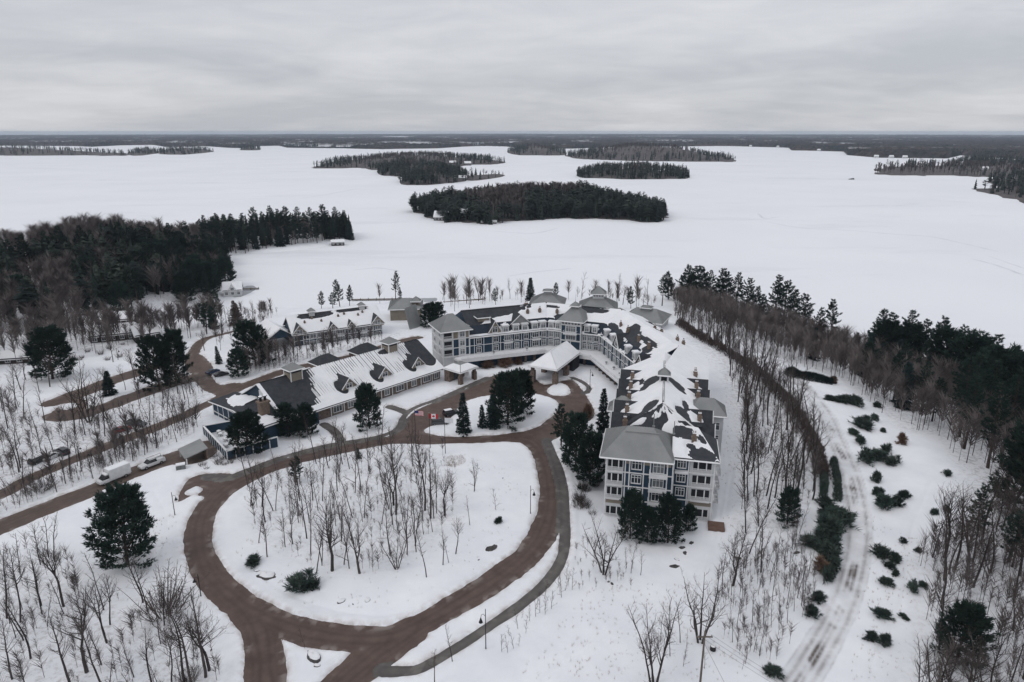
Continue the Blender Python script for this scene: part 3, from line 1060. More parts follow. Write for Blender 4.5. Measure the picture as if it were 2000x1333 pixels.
def gen_bare(seed, H, r0, nb=20, base=0.35, spread=0.9, fork=False, fine=1.0):
    rng = np.random.default_rng(seed)
    trunk, twig = Tri(), Tri()
    stems = []
    if fork == 'clump':
        for s in range(5):
            a = s * 1.257 + rng.random() * 0.6
            d = np.array([math.cos(a) * 0.30, math.sin(a) * 0.30, 1.0])
            Q = bend((0.25 * math.cos(a), 0.25 * math.sin(a), -0.3), d / np.linalg.norm(d), H * (0.72 + 0.28 * rng.random()), 9, rng, 0.03, 0.07)
            stems.append((Q, np.linspace(r0 * 0.8, 0.02, 10), 0.22))
    elif fork:
        f = 0.22 + 0.2 * rng.random()
        P = bend((0, 0, -0.3), (0, 0, 1), H * f, 4, rng, 0, 0.05)
        trunk.add(tube_np(P, np.linspace(r0 * 1.15, r0 * 0.9, 5), 6))
        for s in range(2 + (rng.random() < 0.4)):
            a = rng.random() * 6.28
            d = np.array([math.cos(a) * 0.35, math.sin(a) * 0.35, 1.0])
            Q = bend(P[-1], d / np.linalg.norm(d), H * (0.98 - f) * (0.8 + 0.2 * rng.random()), 8, rng, 0.04, 0.08)
            stems.append((Q, np.linspace(r0 * 0.7, 0.02, 9), 0.15))
    else:
        Q = bend((0, 0, -0.3), (rng.normal(0, 0.03), rng.normal(0, 0.03), 1), H * 0.98, 10, rng, 0.02, 0.045)
        stems.append((Q, r0 * (1.05 - np.linspace(0, 1, 11)) ** 0.8 + 0.012, base))
    for Q, Rr, b0 in stems:
        trunk.add(tube_np(Q, Rr, 6))
        n1 = int(nb / len(stems) ** 0.6)
        for i in range(n1):
            t = b0 + (0.98 - b0) * (i + rng.random()) / n1
            x = t * (len(Q) - 1)
            k = min(int(x), len(Q) - 2)
            p = Q[k] + (Q[k + 1] - Q[k]) * (x - k)
            rr = float(np.interp(x, range(len(Q)), Rr))
            a = rng.random() * 6.283
            L1 = H * (0.10 + 0.26 * (1 - (t - b0) / (1 - b0)) ** 0.7) * (0.7 + 0.5 * rng.random()) * spread
            d = np.array([math.cos(a), math.sin(a), 0.75 + 0.5 * rng.random()])
            d /= np.linalg.norm(d)
            B = bend(p, d, L1, 5, rng, 0.10, 0.14)
            r1 = min(rr * 0.62, 0.016 + 0.014 * L1)
            trunk.add(tube_np(B, np.linspace(r1, 0.012, 6), 4))
            n2 = max(3, int(L1 * 2.3 * fine))
            for j in range(n2):
                s = 0.22 + 0.76 * (j + rng.random()) / n2
                y = s * 5
                kk = min(int(y), 4)
                p2 = B[kk] + (B[kk + 1] - B[kk]) * (y - kk)
                d2 = (B[kk + 1] - B[kk])
                d2 = d2 / (np.linalg.norm(d2) + 1e-9) + rng.normal(0, 0.55, 3) + np.array([0, 0, 0.25])
                d2 /= np.linalg.norm(d2)
                L2 = L1 * (0.25 + 0.35 * rng.random()) * (1.1 - 0.5 * s)
                C = bend(p2, d2, L2, 3, rng, 0.08, 0.16)
                twig.add(tube_np(C, np.linspace(0.014, 0.006, 4), 3))
                n3 = max(2, int(L2 * 5.0 * fine))
                m = np.clip((0.25 + 0.75 * rng.random(n3)) * 3, 0, 2.999)
                ki = m.astype(int)
                p3 = C[ki] + (C[ki + 1] - C[ki]) * (m - ki)[:, None]
                d3 = (C[ki + 1] - C[ki]) / (L2 / 3 + 1e-9) + rng.normal(0, 0.6, (n3, 3)) + np.array([0, 0, 0.25])
                d3 /= np.linalg.norm(d3, axis=1, keepdims=True)
                L3 = (0.35 + 0.65 * rng.random((n3, 1)))
                w3 = np.cross(d3, rng.normal(0, 1, (n3, 3)))
                w3 /= np.linalg.norm(w3, axis=1, keepdims=True) + 1e-9
                twig.add(np.stack([p3 - w3 * 0.008, p3 + w3 * 0.008, p3 + d3 * L3], 1))
    return trunk, twig


def blades(C, D, rng, k, L, w, spread):
    """k slim needles-blades at every point C, fanning about D"""
    n = len(C)
    C = np.repeat(C, k, 0)
    D = np.repeat(D, k, 0) + rng.normal(0, spread, (n * k, 3))
    D /= np.linalg.norm(D, axis=1, keepdims=True) + 1e-9
    S = np.cross(D, rng.normal(0, 1, (n * k, 3)))
    S /= np.linalg.norm(S, axis=1, keepdims=True) + 1e-9
    ln = L * (0.6 + 0.7 * rng.random((n * k, 1)))
    ww = w * (0.6 + 0.8 * rng.random((n * k, 1)))
    C = C + rng.normal(0, 0.06, (n * k, 3))
    return np.stack([C - S * ww, C + S * ww, C + D * ln], 1)


def gen_conifer(seed, H, kind='pine', dens=1.0, width=None, base=None):
    rng = np.random.default_rng(seed)
    trunk, fol = Tri(), Tri()
    pine = kind == 'pine'
    Rm = width or (H * (0.24 if pine else 0.19))
    b0 = base if base is not None else (0.25 if pine else 0.05)
    Q = bend((0, 0, -0.3), (0, 0, 1), H, 8, rng, 0.02, 0.02 if pine else 0.008)
    r0 = 0.018 * H
    trunk.add(tube_np(Q, r0 * (1.03 - np.linspace(0, 1, 9)) + 0.01, 7))
    z = b0 * H
    lop = rng.normal(0, 0.12, 8)
    while z < H * 0.985:
        t = (z - b0 * H) / (H * (1 - b0))
        nbr = int(rng.integers(4, 7)) if pine else int(rng.integers(6, 9))
        a0 = rng.random() * 6.28
        for j in range(nbr):
            a = a0 + 6.283 * j / nbr + rng.normal(0, 0.25)
            if pine:
                prof = (math.sin(math.pi * (0.12 + 0.88 * t) ** 0.75) ** 0.7) * (1 - 0.25 * t) if t < 0.93 else 0.22
                Lb = Rm * max(0.12, prof) * (0.55 + 0.65 * rng.random()) * (1 + lop[int(a / 6.283 * 8) % 8])
                slope = 0.12 + 0.55 * t + rng.normal(0, 0.12)
            else:
                Lb = Rm * (1 - t) ** 0.85 * (0.78 + 0.38 * rng.random()) + 0.12
                slope = -0.28 + 0.75 * t + rng.normal(0, 0.08)
            if pine and rng.random() < 0.10:
                continue
            x = z / H * 8
            k = min(int(x), 7)
            p = Q[k] + (Q[k + 1] - Q[k]) * (x - k)
            d = np.array([math.cos(a), math.sin(a), slope])
            d /= np.linalg.norm(d)
            Bq = bend(p, d, Lb, 4, rng, 0.10 if pine else 0.05, 0.08)
            trunk.add(tube_np(Bq, np.linspace(0.010 + 0.010 * Lb, 0.008, 5), 3))
            nt = max(3, int(Lb * (5.0 if pine else 6.5) * dens))
            s = (0.28 if pine else 0.10) + (0.72 if pine else 0.9) * rng.random(nt) ** 0.8
            y = np.clip(s * 4, 0, 3.999)
            ki = y.astype(int)
            C = Bq[ki] + (Bq[ki + 1] - Bq[ki]) * (y - ki)[:, None]
            side = rng.normal(0, 1, nt)[:, None] * np.array([-math.sin(a), math.cos(a), 0.0])
            C = C + side * (0.22 * Lb * (1.15 - s))[:, None] * 0.8
            if pine:
                C = C + np.abs(rng.normal(0, 0.12, (nt, 1))) * np.array([0, 0, 1.0])
            else:
                C = C - np.abs(rng.normal(0, 0.14, (nt, 1))) * np.array([0, 0, 1.0])
            Dd = np.array([math.cos(a), math.sin(a), 0.45 if pine else -0.35]) + side * 0.6
            fol.add(blades(C, Dd, rng, 6 if pine else 5, 0.52 if pine else 0.5, 0.075 if pine else 0.085, 0.55 if pine else 0.4))
        z += (0.55 + 0.3 * rng.random()) * (H / 14) ** 0.5 if pine else (0.36 + 0.14 * rng.random()) * (H / 10) ** 0.5
    return trunk, fol


def gen_dome(seed, H, Rm, n=3300):
    """full round pine: boughs swept up and out, needles crowded toward the outside"""
    rng = np.random.default_rng(seed)
    trunk, fol = Tri(), Tri()
    Q = bend((0, 0, -0.3), (0, 0, 1), H * 0.95, 8, rng, 0.02, 0.02)
    trunk.add(tube_np(Q, 0.02 * H * (1.03 - np.linspace(0, 1, 9)) + 0.01, 7))
    nb = 95
    lob = rng.normal(0, 0.13, 12)
    for j in range(nb):
        t = ((j + rng.random()) / nb) ** 0.9
        a = j * 2.39996 + rng.normal(0, 0.2)
        z0 = H * (0.03 + 0.82 * t)
        prof = math.sqrt(max(0.02, 1 - ((t - 0.30) / 0.74) ** 2)) if t > 0.30 else 0.80 + 0.20 * (t / 0.30)
        L = Rm * prof * (0.80 + 0.32 * rng.random()) * (1 + lob[int((a % 6.283) / 6.283 * 12) % 12]) + 0.25
        slope = 0.10 + 0.85 * t + rng.normal(0, 0.1)
        d = np.array([math.cos(a), math.sin(a), slope])
        d /= np.linalg.norm(d)
        x = z0 / (H * 0.95) * 8
        k = min(int(x), 7)
        p = Q[k] + (Q[k + 1] - Q[k]) * (x - k)
        B = bend(p, d, L, 4, rng, 0.09, 0.07)
        trunk.add(tube_np(B, np.linspace(0.012 + 0.012 * L, 0.01, 5), 3))
        m = int(n / nb * (0.55 + 0.75 * L / Rm))
        s = 0.30 + 0.72 * rng.random(m) ** 0.6
        q = np.clip(s * 4, 0, 3.999)
        ki = q.astype(int)
        C = B[ki] + (B[ki + 1] - B[ki]) * (q - ki)[:, None]
        side = rng.normal(0, 1, m)[:, None] * np.array([-math.sin(a), math.cos(a), 0.0])
        C = C + side * (0.15 * L * (1.2 - 0.6 * s))[:, None] + rng.normal(0, 0.16, (m, 3))
        fol.add(blades(C, d + side * 0.5 + np.array([0, 0, 0.35]), rng, 6, 0.55, 0.065, 0.45))
    return trunk, fol


def gen_shrub(seed, rad, h, n=420, stems=3):
    """low evergreen: several leaders, each with loose upswept boughs"""
    rng = np.random.default_rng(seed)
    trunk, fol = Tri(), Tri()
    for s in range(stems):
        a, r = rng.random() * 6.28, rad * 0.6 * math.sqrt(rng.random()) * (stems > 1)
        c = np.array([r * math.cos(a), r * math.sin(a), 0])
        hh = h * (0.45 + 0.55 * rng.random())
        rr = rad * (0.72 if stems > 1 else 1.0) * (0.7 + 0.4 * rng.random())
        trunk.add(tube_np(bend(c + (0, 0, -0.1), (0, 0, 1), hh * 0.95, 3, rng, 0, 0.05), np.linspace(0.05, 0.015, 4), 4))
        nb = 22
        for j in range(nb):
            t = (j + rng.random()) / nb
            aa = j * 2.4 + rng.normal(0, 0.3)
            L = rr * (1 - t) ** 0.6 * (0.55 + 0.7 * rng.random()) + 0.12
            d = np.array([math.cos(aa), math.sin(aa), 0.15 + 0.7 * t + rng.normal(0, 0.15)])
            d /= np.linalg.norm(d)
            B = bend(c + np.array([0, 0, 0.08 + t * hh * 0.85]), d, L, 3, rng, 0.12, 0.1)
            trunk.add(tube_np(B, np.linspace(0.02, 0.008, 4), 3))
            m = max(3, n // (stems * nb))
            q = np.clip((0.25 + 0.75 * rng.random(m)) * 3, 0, 2.999)
            ki = q.astype(int)
            C = B[ki] + (B[ki + 1] - B[ki]) * (q - ki)[:, None] + rng.normal(0, 0.07, (m, 3))
            fol.add(blades(C, np.tile(d + np.array([0, 0, 0.25]), (m, 1)), rng, 5, 0.50, 0.042, 0.5))
    return trunk, fol


def gen_brush(seed, rad, h, n=60):
    """a leafless bush: many thin stems from the ground"""
    rng = np.random.default_rng(seed)
    trunk, twig = Tri(), Tri()
    for i in range(n):
        a, r = rng.random() * 6.28, rad * 0.5 * math.sqrt(rng.random())
        d = np.array([math.cos(a) * 0.5, math.sin(a) * 0.5, 1.0]) + rng.normal(0, 0.15, 3)
        d /= np.linalg.norm(d)
        B = bend((r * math.cos(a), r * math.sin(a), -0.1), d, h * (0.5 + 0.6 * rng.random()), 3, rng, 0.03, 0.12)
        (trunk if i % 6 == 0 else twig).add(tube_np(B, np.linspace(0.022, 0.007, 4), 3))
        k = 9
        m = np.clip((0.2 + 0.8 * rng.random(k)) * 3, 0, 2.999)
        ki = m.astype(int)
        p3 = B[ki] + (B[ki + 1] - B[ki]) * (m - ki)[:, None]
        d3 = rng.normal(0, 0.6, (k, 3)) + np.array([0, 0, 0.6])
        d3 /= np.linalg.norm(d3, axis=1, keepdims=True)
        w3 = np.cross(d3, rng.normal(0, 1, (k, 3)))
        w3 /= np.linalg.norm(w3, axis=1, keepdims=True) + 1e-9
        twig.add(np.stack([p3 - w3 * 0.011, p3 + w3 * 0.011, p3 + d3 * (0.25 + 0.4 * rng.random((k, 1)))], 1))
    return trunk, twig


KINDS = {}


def kind(key, name, gen, mt, mc, H, parts):
    a, b = gen
    me1, me2 = a.mesh('trunk', mt), b.mesh(parts, mc)
    V = np.concatenate([np.concatenate(a.a), np.concatenate(b.a)]).reshape(-1, 3)
    n1 = sum(len(x) for x in a.a)
    n = len(V) // 3
    whole = mesh_np(name, V, np.arange(len(V)).reshape(-1, 3), [mt, mc], False, np.r_[np.zeros(n1), np.ones(n - n1)])
    KINDS.setdefault(key, []).append((name, me1, me2, whole, H, parts))


for i in range(7):
    kind('bare', 'bare_tree', gen_bare(100 + i, 15, 0.185, 22, 0.36 + 0.05 * (i % 3), 0.58 + 0.10 * (i % 3), fine=0.9), M_BARK, M_TWIG, 15, 'branches')
for i in range(4):
    kind('oak', 'bare_tree', gen_bare(140 + i, 13, 0.20, 24, 0.3, 0.86, True, 0.95), M_BARK, M_TWIG, 13, 'branches')
for i in range(3):
    kind('clump', 'bare_tree', gen_bare(150 + i, 12, 0.19, 26, 0.3, 0.8, 'clump', 1.0), M_BARK, M_TWIG, 12, 'branches')
for i in range(4):
    kind('thin', 'slender_tree', gen_bare(160 + i, 11, 0.095, 13, 0.42, 0.46, fine=0.8), M_BARK, M_TWIG, 11, 'branches')
for i in range(3):
    kind('sapling', 'sapling', gen_bare(180 + i, 5, 0.035, 8, 0.2, 0.6, fine=0.8), M_BARK, M_TWIG, 5, 'branches')
for i in range(5):
    kind('pine', 'pine_tree', gen_conifer(200 + i, 16, 'pine', 1.5), M_PBARK, M_PINE, 16, 'crown')
for i in range(3):
    kind('broad_pine', 'pine_tree', gen_dome(220 + i, 13, 4.6), M_PBARK, M_PINE, 13, 'crown')
for i in range(3):
    kind('tall_pine', 'pine_tree', gen_conifer(230 + i, 20, 'pine', 1.4, 3.9, 0.36), M_PBARK, M_PINE, 20, 'crown')
for i in range(4):
    kind('spruce', 'spruce_tree', gen_conifer(240 + i, 10, 'spruce', 1.0), M_PBARK, M_SPRUCE, 10, 'crown')
for i in range(6):
    kind('shrub', 'evergreen_shrub', gen_shrub(260 + i, 1.5, 1.9, 400, 2 + i % 4), M_PBARK, M_SHRUB, 2.0, 'foliage')
for i in range(3):
    kind('brush', 'bare_bush', gen_brush(280 + i, 1.2, 2.2), M_BARK, M_TWIG, 2.2, 'twigs')
for i in range(2):
    kind('rust', 'rusty_bush', gen_shrub(290 + i, 1.0, 1.9, 260, 2), M_BARK, M_RUST, 1.9, 'dry_foliage')
for i in range(2):
    kind('brown', 'brown_tree', gen_conifer(300 + i, 11, 'spruce', 0.7, 3.4, 0.1), M_PBARK, M_BROWNC, 11, 'crown')

TREE_RNG = random.Random(11)
COUNTS = {}
OVER = []


def plant(key, x, y, h, label, group, split=True, which=None, fat=1.0, z=None, lean=0.028):
    """one tree standing on the ground; near ones have trunk and crown as parts"""
    L = KINDS[key]
    if COUNTS.get(L[0][0], 0) >= 298:
        OVER.append((x, y, float(ground_z(x, y)), h))
        return None
    name, m1, m2, whole, H, parts = L[which % len(L)] if which is not None else TREE_RNG.choice(L)
    if z is None:
        z = float(ground_z(x, y))
    s = h / H
    rot = (TREE_RNG.gauss(0, lean), TREE_RNG.gauss(0, lean), TREE_RNG.random() * 6.283)
    if split:
        o = bpy.data.objects.new(name, None)
        o.empty_display_size = 0.5
        COL.objects.link(o)
        add('trunk', m1, o)
        add(parts, m2, o)
    else:
        o = add(name, whole)
    o.location = (x, y, z)
    o.rotation_euler = rot
    f = s * fat * TREE_RNG.uniform(0.92, 1.08)
    o.scale = (f, f, s)
    if key == 'shrub':
        o.scale = (f * TREE_RNG.uniform(0.75, 1.45), f * TREE_RNG.uniform(0.75, 1.35), s * TREE_RNG.uniform(0.6, 1.15))
    COUNTS[name] = COUNTS.get(name, 0) + 1
    cat = {'evergreen_shrub': 'shrub', 'bare_bush': 'bush', 'rusty_bush': 'bush', 'sapling': 'sapling'}.get(name, 'tree')
    return tag(o, label, cat, group)


def plant_px(key, bx, by, ty, label, group=None, **kw):
    """base pixel (bx,by) and the row of the top in the photograph give place and height"""
    x, y, z = on_ground(bx, by)[0]
    v = -(ty - CY) / F_PX
    top = CZ + y * (-SP + v * CP) / (CP + v * SP)
    return plant(key, float(x), float(y), max(0.6, float(top - z)), label, group, z=float(z), **kw)
# ------------------------------------------------------------------ the trees of the photograph
AVOID = [W(p) for p in ([(1165, 1010), (1180, 880), (1205, 740), (1130, 700), (860, 720), (840, 620), (1060, 580), (1250, 600), (1420, 700), (1425, 800), (1400, 1020)],
                        [(380, 880), (400, 800), (540, 730), (800, 655), (900, 720), (640, 850), (440, 890)],
                        [(520, 690), (530, 620), (790, 590), (830, 650), (580, 700)])]


def free(x, y, gap=1.2):
    ok = np.ones(len(x), bool)
    for n in PAVE:
        ok &= pave_sd(n, x, y) > gap
    ok &= seg_dist(x, y, TRAIL) > 3.6
    for a in AVOID:
        ok &= seg_dist(x, y, a, True) > 0.5
    return ok


def scatter(keys, outline, n, h0, h1, label, group, seed, sep=1.6, split=True, px=True, fat=1.0):
    rng = np.random.default_rng(seed)
    poly = W(outline) if px else outline
    pts = in_poly(poly, n * 3, rng)
    pts = pts[free(pts[:, 0], pts[:, 1])]
    placed = []
    for x, y in pts:
        if len(placed) >= n:
            break
        if any((x - a) ** 2 + (y - b) ** 2 < sep * sep for a, b in placed):
            continue
        placed.append((x, y))
        k = keys[int(rng.random() * len(keys))]
        plant(k, float(x), float(y), h0 + (h1 - h0) * rng.random(), label, group, split=split, fat=fat)


def thicket(name, groups, label, thin=0.45, slivers=46, seed=1):
    """a mass of slender stems and twigs nobody could count: (outline, how many, height from, to, footing)"""
    rng = np.random.default_rng(seed)
    P, Hs = [], []
    for outline, n, h0, h1 in groups:
        pts = in_poly(W(outline), n, rng)
        pts = pts[free(pts[:, 0], pts[:, 1], 1.0)]
        P.append(np.column_stack([pts, ground_z(pts[:, 0], pts[:, 1]) - 0.15]))
        Hs.append(rng.uniform(h0, h1, len(pts)))
    P, Hs = np.concatenate(P), np.concatenate(Hs)
    tm = [lo_bare(rng, slivers, thin) for _ in range(5)]
    tag(add(name, forest_mesh(name, [(tm, P, Hs, M_FAR_BARE, rng, None)])), label, 'woodland', kind='stuff')


# evergreens that stand out one by one: kind, base x, base y, row of the top, label, width
for k, bx, by, ty, lab, fat, wh in [
    ('broad_pine', 250, 1106, 946, 'big round dark pine alone in the snow below the service road', 1.0, 0),
    ('broad_pine', 487, 888, 802, 'broad dark pine beside the blue walled terrace', 1.25, 1),
    ('broad_pine', 566, 853, 789, 'left of the dark pines against the hall front by the brown chimney', 1.05, 2),
    ('broad_pine', 602, 851, 786, 'right of the dark pines against the hall front by the brown chimney', 1.0, 0),
    ('broad_pine', 722, 839, 748, 'lone pine in the snow bed before the hall windows', 0.85, 1),
    ('spruce', 906, 847, 766, 'pointed spruce at the left end of the courtyard island', 1.05, 0),
    ('spruce', 962, 836, 766, 'middle pointed spruce on the courtyard island', 1.1, 1),
    ('spruce', 942, 836, 788, 'smallest pointed spruce on the courtyard island', 0.9, 2),
    ('broad_pine', 992, 832, 720, 'tall dark pine left in the pair before the entrance canopy', 0.95, 2),
    ('broad_pine', 1020, 808, 718, 'tall dark pine right in the pair before the entrance canopy', 0.9, 0),
    ('spruce', 1178, 842, 756, 'slim spruce close to the inner wall of the long right wing', 0.9, 3),
    ('pine', 1096, 872, 788, 'dark pine nearest the drive left of the long right wing', 1.0, 0),
    ('broad_pine', 1124, 918, 800, 'tallest dark pine left of the long right wing', 0.8, 1),
    ('pine', 1110, 902, 826, 'small dark pine by the path left of the long right wing', 1.1, 1),
    ('broad_pine', 1152, 948, 846, 'dark pine against the left corner of the end facade', 0.85, 2),
    ('spruce', 1168, 902, 838, 'spruce squeezed against the left wall of the end block', 1.0, 0),
    ('broad_pine', 1230, 1054, 955, 'leftmost of the dark pines before the end facade balconies', 0.75, 0),
    ('broad_pine', 1264, 1062, 990, 'second dark pine from the left before the end facade balconies', 0.8, 1),
    ('broad_pine', 1304, 1062, 968, 'third dark pine from the left before the end facade balconies', 0.72, 2),
    ('broad_pine', 1343, 1040, 984, 'rightmost of the dark pines before the end facade balconies', 0.75, 1),
    ('pine', 578, 944, 893, 'small dark pine among bare trunks at the top left of the oval', 1.2, 2),
    ('spruce', 700, 897, 874, 'tiny spruce at the upper edge of the oval', 1.2, 1),
    ('broad_pine', 103, 742, 634, 'huge spreading pine standing alone in the white field at left', 1.15, 1),
    ('spruce', 214, 773, 722, 'round spruce between the two strips of the parking lot', 1.5, 2),
    ('broad_pine', 312, 762, 655, 'tall pine by the parking lot, left of its pair', 0.8, 2),
    ('broad_pine', 345, 752, 640, 'tall pine by the parking lot, right of its pair', 0.8, 0),
    ('spruce', 428, 712, 675, 'small blue spruce beside the blue parked car', 1.0, 3),
    ('broad_pine', 466, 738, 678, 'dark pine above the blue parked car', 1.0, 1),
    ('broad_pine', 500, 715, 624, 'tall dark pine at the left end of the guest lodge', 0.9, 2),
    ('pine', 628, 604, 568, 'short pine at the shore, leftmost behind the guest lodge', 1.0, 0),
    ('pine', 650, 603, 572, 'round pine at the shore behind the guest lodge', 1.3, 1),
    ('pine', 664, 600, 546, 'tallest pine of the shore group behind the guest lodge', 0.95, 2),
    ('pine', 683, 598, 556, 'second tallest pine of the shore group behind the guest lodge', 0.9, 3),
    ('tall_pine', 773, 592, 529, 'tall open pine alone on the shore behind the curved roof', 0.9, 0),
    ('pine', 782, 594, 562, 'thin short pine beside the tall open pine on the shore', 0.7, 4),
    ('broad_pine', 838, 640, 592, 'dark evergreen left in the pair between curved roof and hotel', 1.1, 0),
    ('broad_pine', 854, 636, 588, 'dark evergreen right in the pair between curved roof and hotel', 1.0, 2),
    ('pine', 968, 596, 563, 'small thin evergreen behind the left hotel wing', 0.8, 3),
    ('spruce', 1036, 588, 540, 'dark spruce beside a bare tree behind the left hotel wing', 1.0, 1),
    ('pine', 1085, 586, 552, 'rounded pine on the shore behind the centre tower', 1.0, 2),
    ('pine', 1232, 604, 560, 'dark bushy evergreen behind the pointed grey pavilion', 0.7, 4),
    ('spruce', 1588, 704, 638, 'lone dark spruce among grey trunks above the hedge', 0.8, 0),
    ('broad_pine', 1537, 1026, 955, 'dark spruce like pine low among bare trunks left of the hedge', 0.8, 2),
    ('broad_pine', 1868, 1292, 1178, 'broad dark evergreen in the bare wood at lower right', 1.0, 0),
    ('pine', 1894, 1062, 948, 'thin brownish pine at the edge of the right wood', 0.9, 1),
    ('pine', 1976, 1110, 1000, 'loose pine near the right edge below the dark wood', 1.0, 3),
]:
    plant_px(k, bx, by, ty, lab, fat=fat, which=wh, lean=0.02)

# right hand wood: pines along its crest
G1 = 'pines along the crest of the right wood'
for i, (tx, ty, hh) in enumerate([(1293, 538, 60), (1305, 530, 66), (1335, 518, 82), (1346, 524, 80), (1356, 519, 84), (1370, 521, 84), (1382, 528, 78), (1403, 523, 86), (1416, 532, 78), (1436, 530, 84), (1454, 542, 78), (1471, 560, 70), (1490, 575, 70), (1510, 535, 104), (1529, 545, 98),
                                  (1546, 566, 84), (1570, 573, 92), (1592, 600, 80), (1620, 584, 100), (1703, 601, 118), (1716, 622, 104), (1730, 610, 114), (1758, 628, 104), (1773, 607, 124), (1790, 622, 118), (1827, 619, 130), (1843, 640, 118), (1860, 635, 126), (1883, 645, 132), (1900, 662, 124), (1911, 650, 138),
                                  (1930, 684, 126), (1944, 678, 138), (1961, 696, 134), (1991, 686, 150), (2030, 700, 150)]):
    plant_px('tall_pine' if (i % 3 == 0 or tx > 1500 and i % 2) else ('broad_pine' if tx > 1690 and i % 2 == 0 else 'pine'), tx, ty + hh, ty, 'dark pine rising from the crest of the right hand wood', G1, fat=1.05, split=tx > 1690)
scatter(['tall_pine', 'pine', 'tall_pine', 'broad_pine'], [(1840, 745), (1900, 760), (2000, 800), (2150, 860), (2150, 1120), (2000, 1040), (1930, 990), (1880, 930), (1850, 860), (1830, 800)], 56, 15, 23, 'dark evergreen packed in the dense wood at the right edge', 'evergreens in the dense right wood', 31, 3.0)
scatter(['tall_pine', 'spruce', 'pine'], [(1660, 690), (1760, 715), (1850, 760), (1840, 850), (1760, 840), (1690, 760)], 24, 9, 17, 'dark evergreen scattered through bare trunks of the right wood', 'evergreens in the bare right wood', 33, 3.0)
thicket('slope_wood', [(WOODS_PX['east_wood'], 620, 9, 15), ([(1330, 620), (1500, 690), (1640, 745), (1760, 840), (1840, 860), (1830, 800), (1700, 720), (1500, 650), (1380, 612)], 230, 9, 14)], 'dense grey brown leafless wood covering the right slope down to the lake', 0.30, 80, 35)
scatter(['bare', 'thin', 'thin', 'bare'], WOODS_PX['east_strip'], 125, 12, 18, 'bare tree in the strip between long wing and hedge', 'bare trees beside the long wing', 37, 1.4)
scatter(['bare', 'oak', 'thin', 'bare'], WOODS_PX['lower_right'], 62, 12, 18, 'bare tree in the wood at the lower right corner', 'bare trees at lower right', 39, 2.0)
scatter(['thin', 'sapling'], [(1420, 1100), (1560, 1040), (1600, 1150), (1560, 1260), (1480, 1300), (1400, 1200)], 60, 3, 8, 'thin leafless sapling on the slope left of the groomed trail', 'saplings left of the groomed trail', 41, 1.0, fat=0.8)

# the oval inside the drive (base and top rows read from the photograph)
Z4 = [(320, 490, 270), (375, 430, 240), (330, 675, 470), (425, 620, 430), (465, 605, 400), (540, 580, 300), (570, 375, 190), (590, 765, 520), (620, 710, 560), (735, 720, 480), (700, 330, 140), (790, 610, 360), (870, 235, 110), (935, 500, 320),
      (980, 670, 440), (1105, 550, 330), (1145, 350, 150), (1155, 555, 430), (1225, 360, 200), (1172, 785, 530), (1258, 720, 570), (1290, 710, 600), (1325, 660, 500), (1400, 510, 390), (1425, 325, 190), (500, 370, 260), (610, 205, 140), (285, 600, 420), (250, 400, 290)]
for i, (bx, by, ty) in enumerate(Z4):
    plant_px('thin' if i % 2 else 'bare', 400 + bx / 2.704, 840 + by / 2.704, 840 + ty / 2.704 - 16, 'bare tree in the wood inside the oval drive', 'bare trees inside the oval drive')
for key, bx, by, ty, lab in [('oak', 672, 750, 350, 'stout dark forked bare tree in the middle front of the oval'), ('oak', 820, 765, 450, 'low wide forked bare tree at the front centre of the oval'),
                             ('bare', 1010, 450, 30, 'tallest leaning bare tree at the back of the oval'), ('oak', 997, 400, 120, 'forked bare tree beside the leaning one at the back of the oval'),
                             ('bare', 1163, 430, 60, 'dark thick bare tree below the flagpoles in the oval'), ('bare', 1192, 470, 120, 'thinner dark bare tree just right of the thick one below the flagpoles'),
                             ('oak', 1268, 455, 220, 'spreading bare tree at the right end of the oval wood'), ('clump', 1015, 742, 560, 'many stemmed bare tree at the front right of the oval wood'), ('sapling', 1540, 430, 335, 'lone sapling in the open snow at the right of the oval')]:
    plant_px(key, 400 + bx / 2.704, 840 + by / 2.704, 840 + ty / 2.704 - 14, lab)
scatter(['thin', 'thin', 'sapling'], WOODS_PX['oval'], 70, 7, 14, 'slender bare tree in the wood inside the oval drive', 'slender trees inside the oval drive', 51, 1.3, fat=0.9)

# lower left wood
for bx, by, ty in [(14, 1210, 1075), (40, 1217, 1082), (80, 1106, 1025), (81, 1186, 1087), (209, 1257, 1140), (215, 1222, 1130), (297, 1340, 1225), (360, 1340, 1182), (375, 1345, 1155), (402, 1325, 1142), (137, 1340, 1195), (335, 1335, 1235), (200, 1345, 1210), (262, 1325, 1250), (60, 1290, 1160), (25, 1330, 1210)]:
    plant_px('bare', bx, by, ty - 8, 'bare tree in the wood at the lower left corner', 'bare trees at lower left')
plant_px('oak', 125, 1187, 1048, 'forked bare tree alone at the upper edge of the lower left wood')
plant_px('oak', 169, 1315, 1130, 'large forked bare tree in the middle of the lower left wood')
plant_px('oak', 409, 1312, 1160, 'bare tree nearest the drive in the lower left wood')
scatter(['thin', 'bare', 'thin', 'sapling'], WOODS_PX['lower_left'], 44, 6, 12, 'slender bare tree in the wood at the lower left corner', 'slender trees at lower left', 53, 1.5)

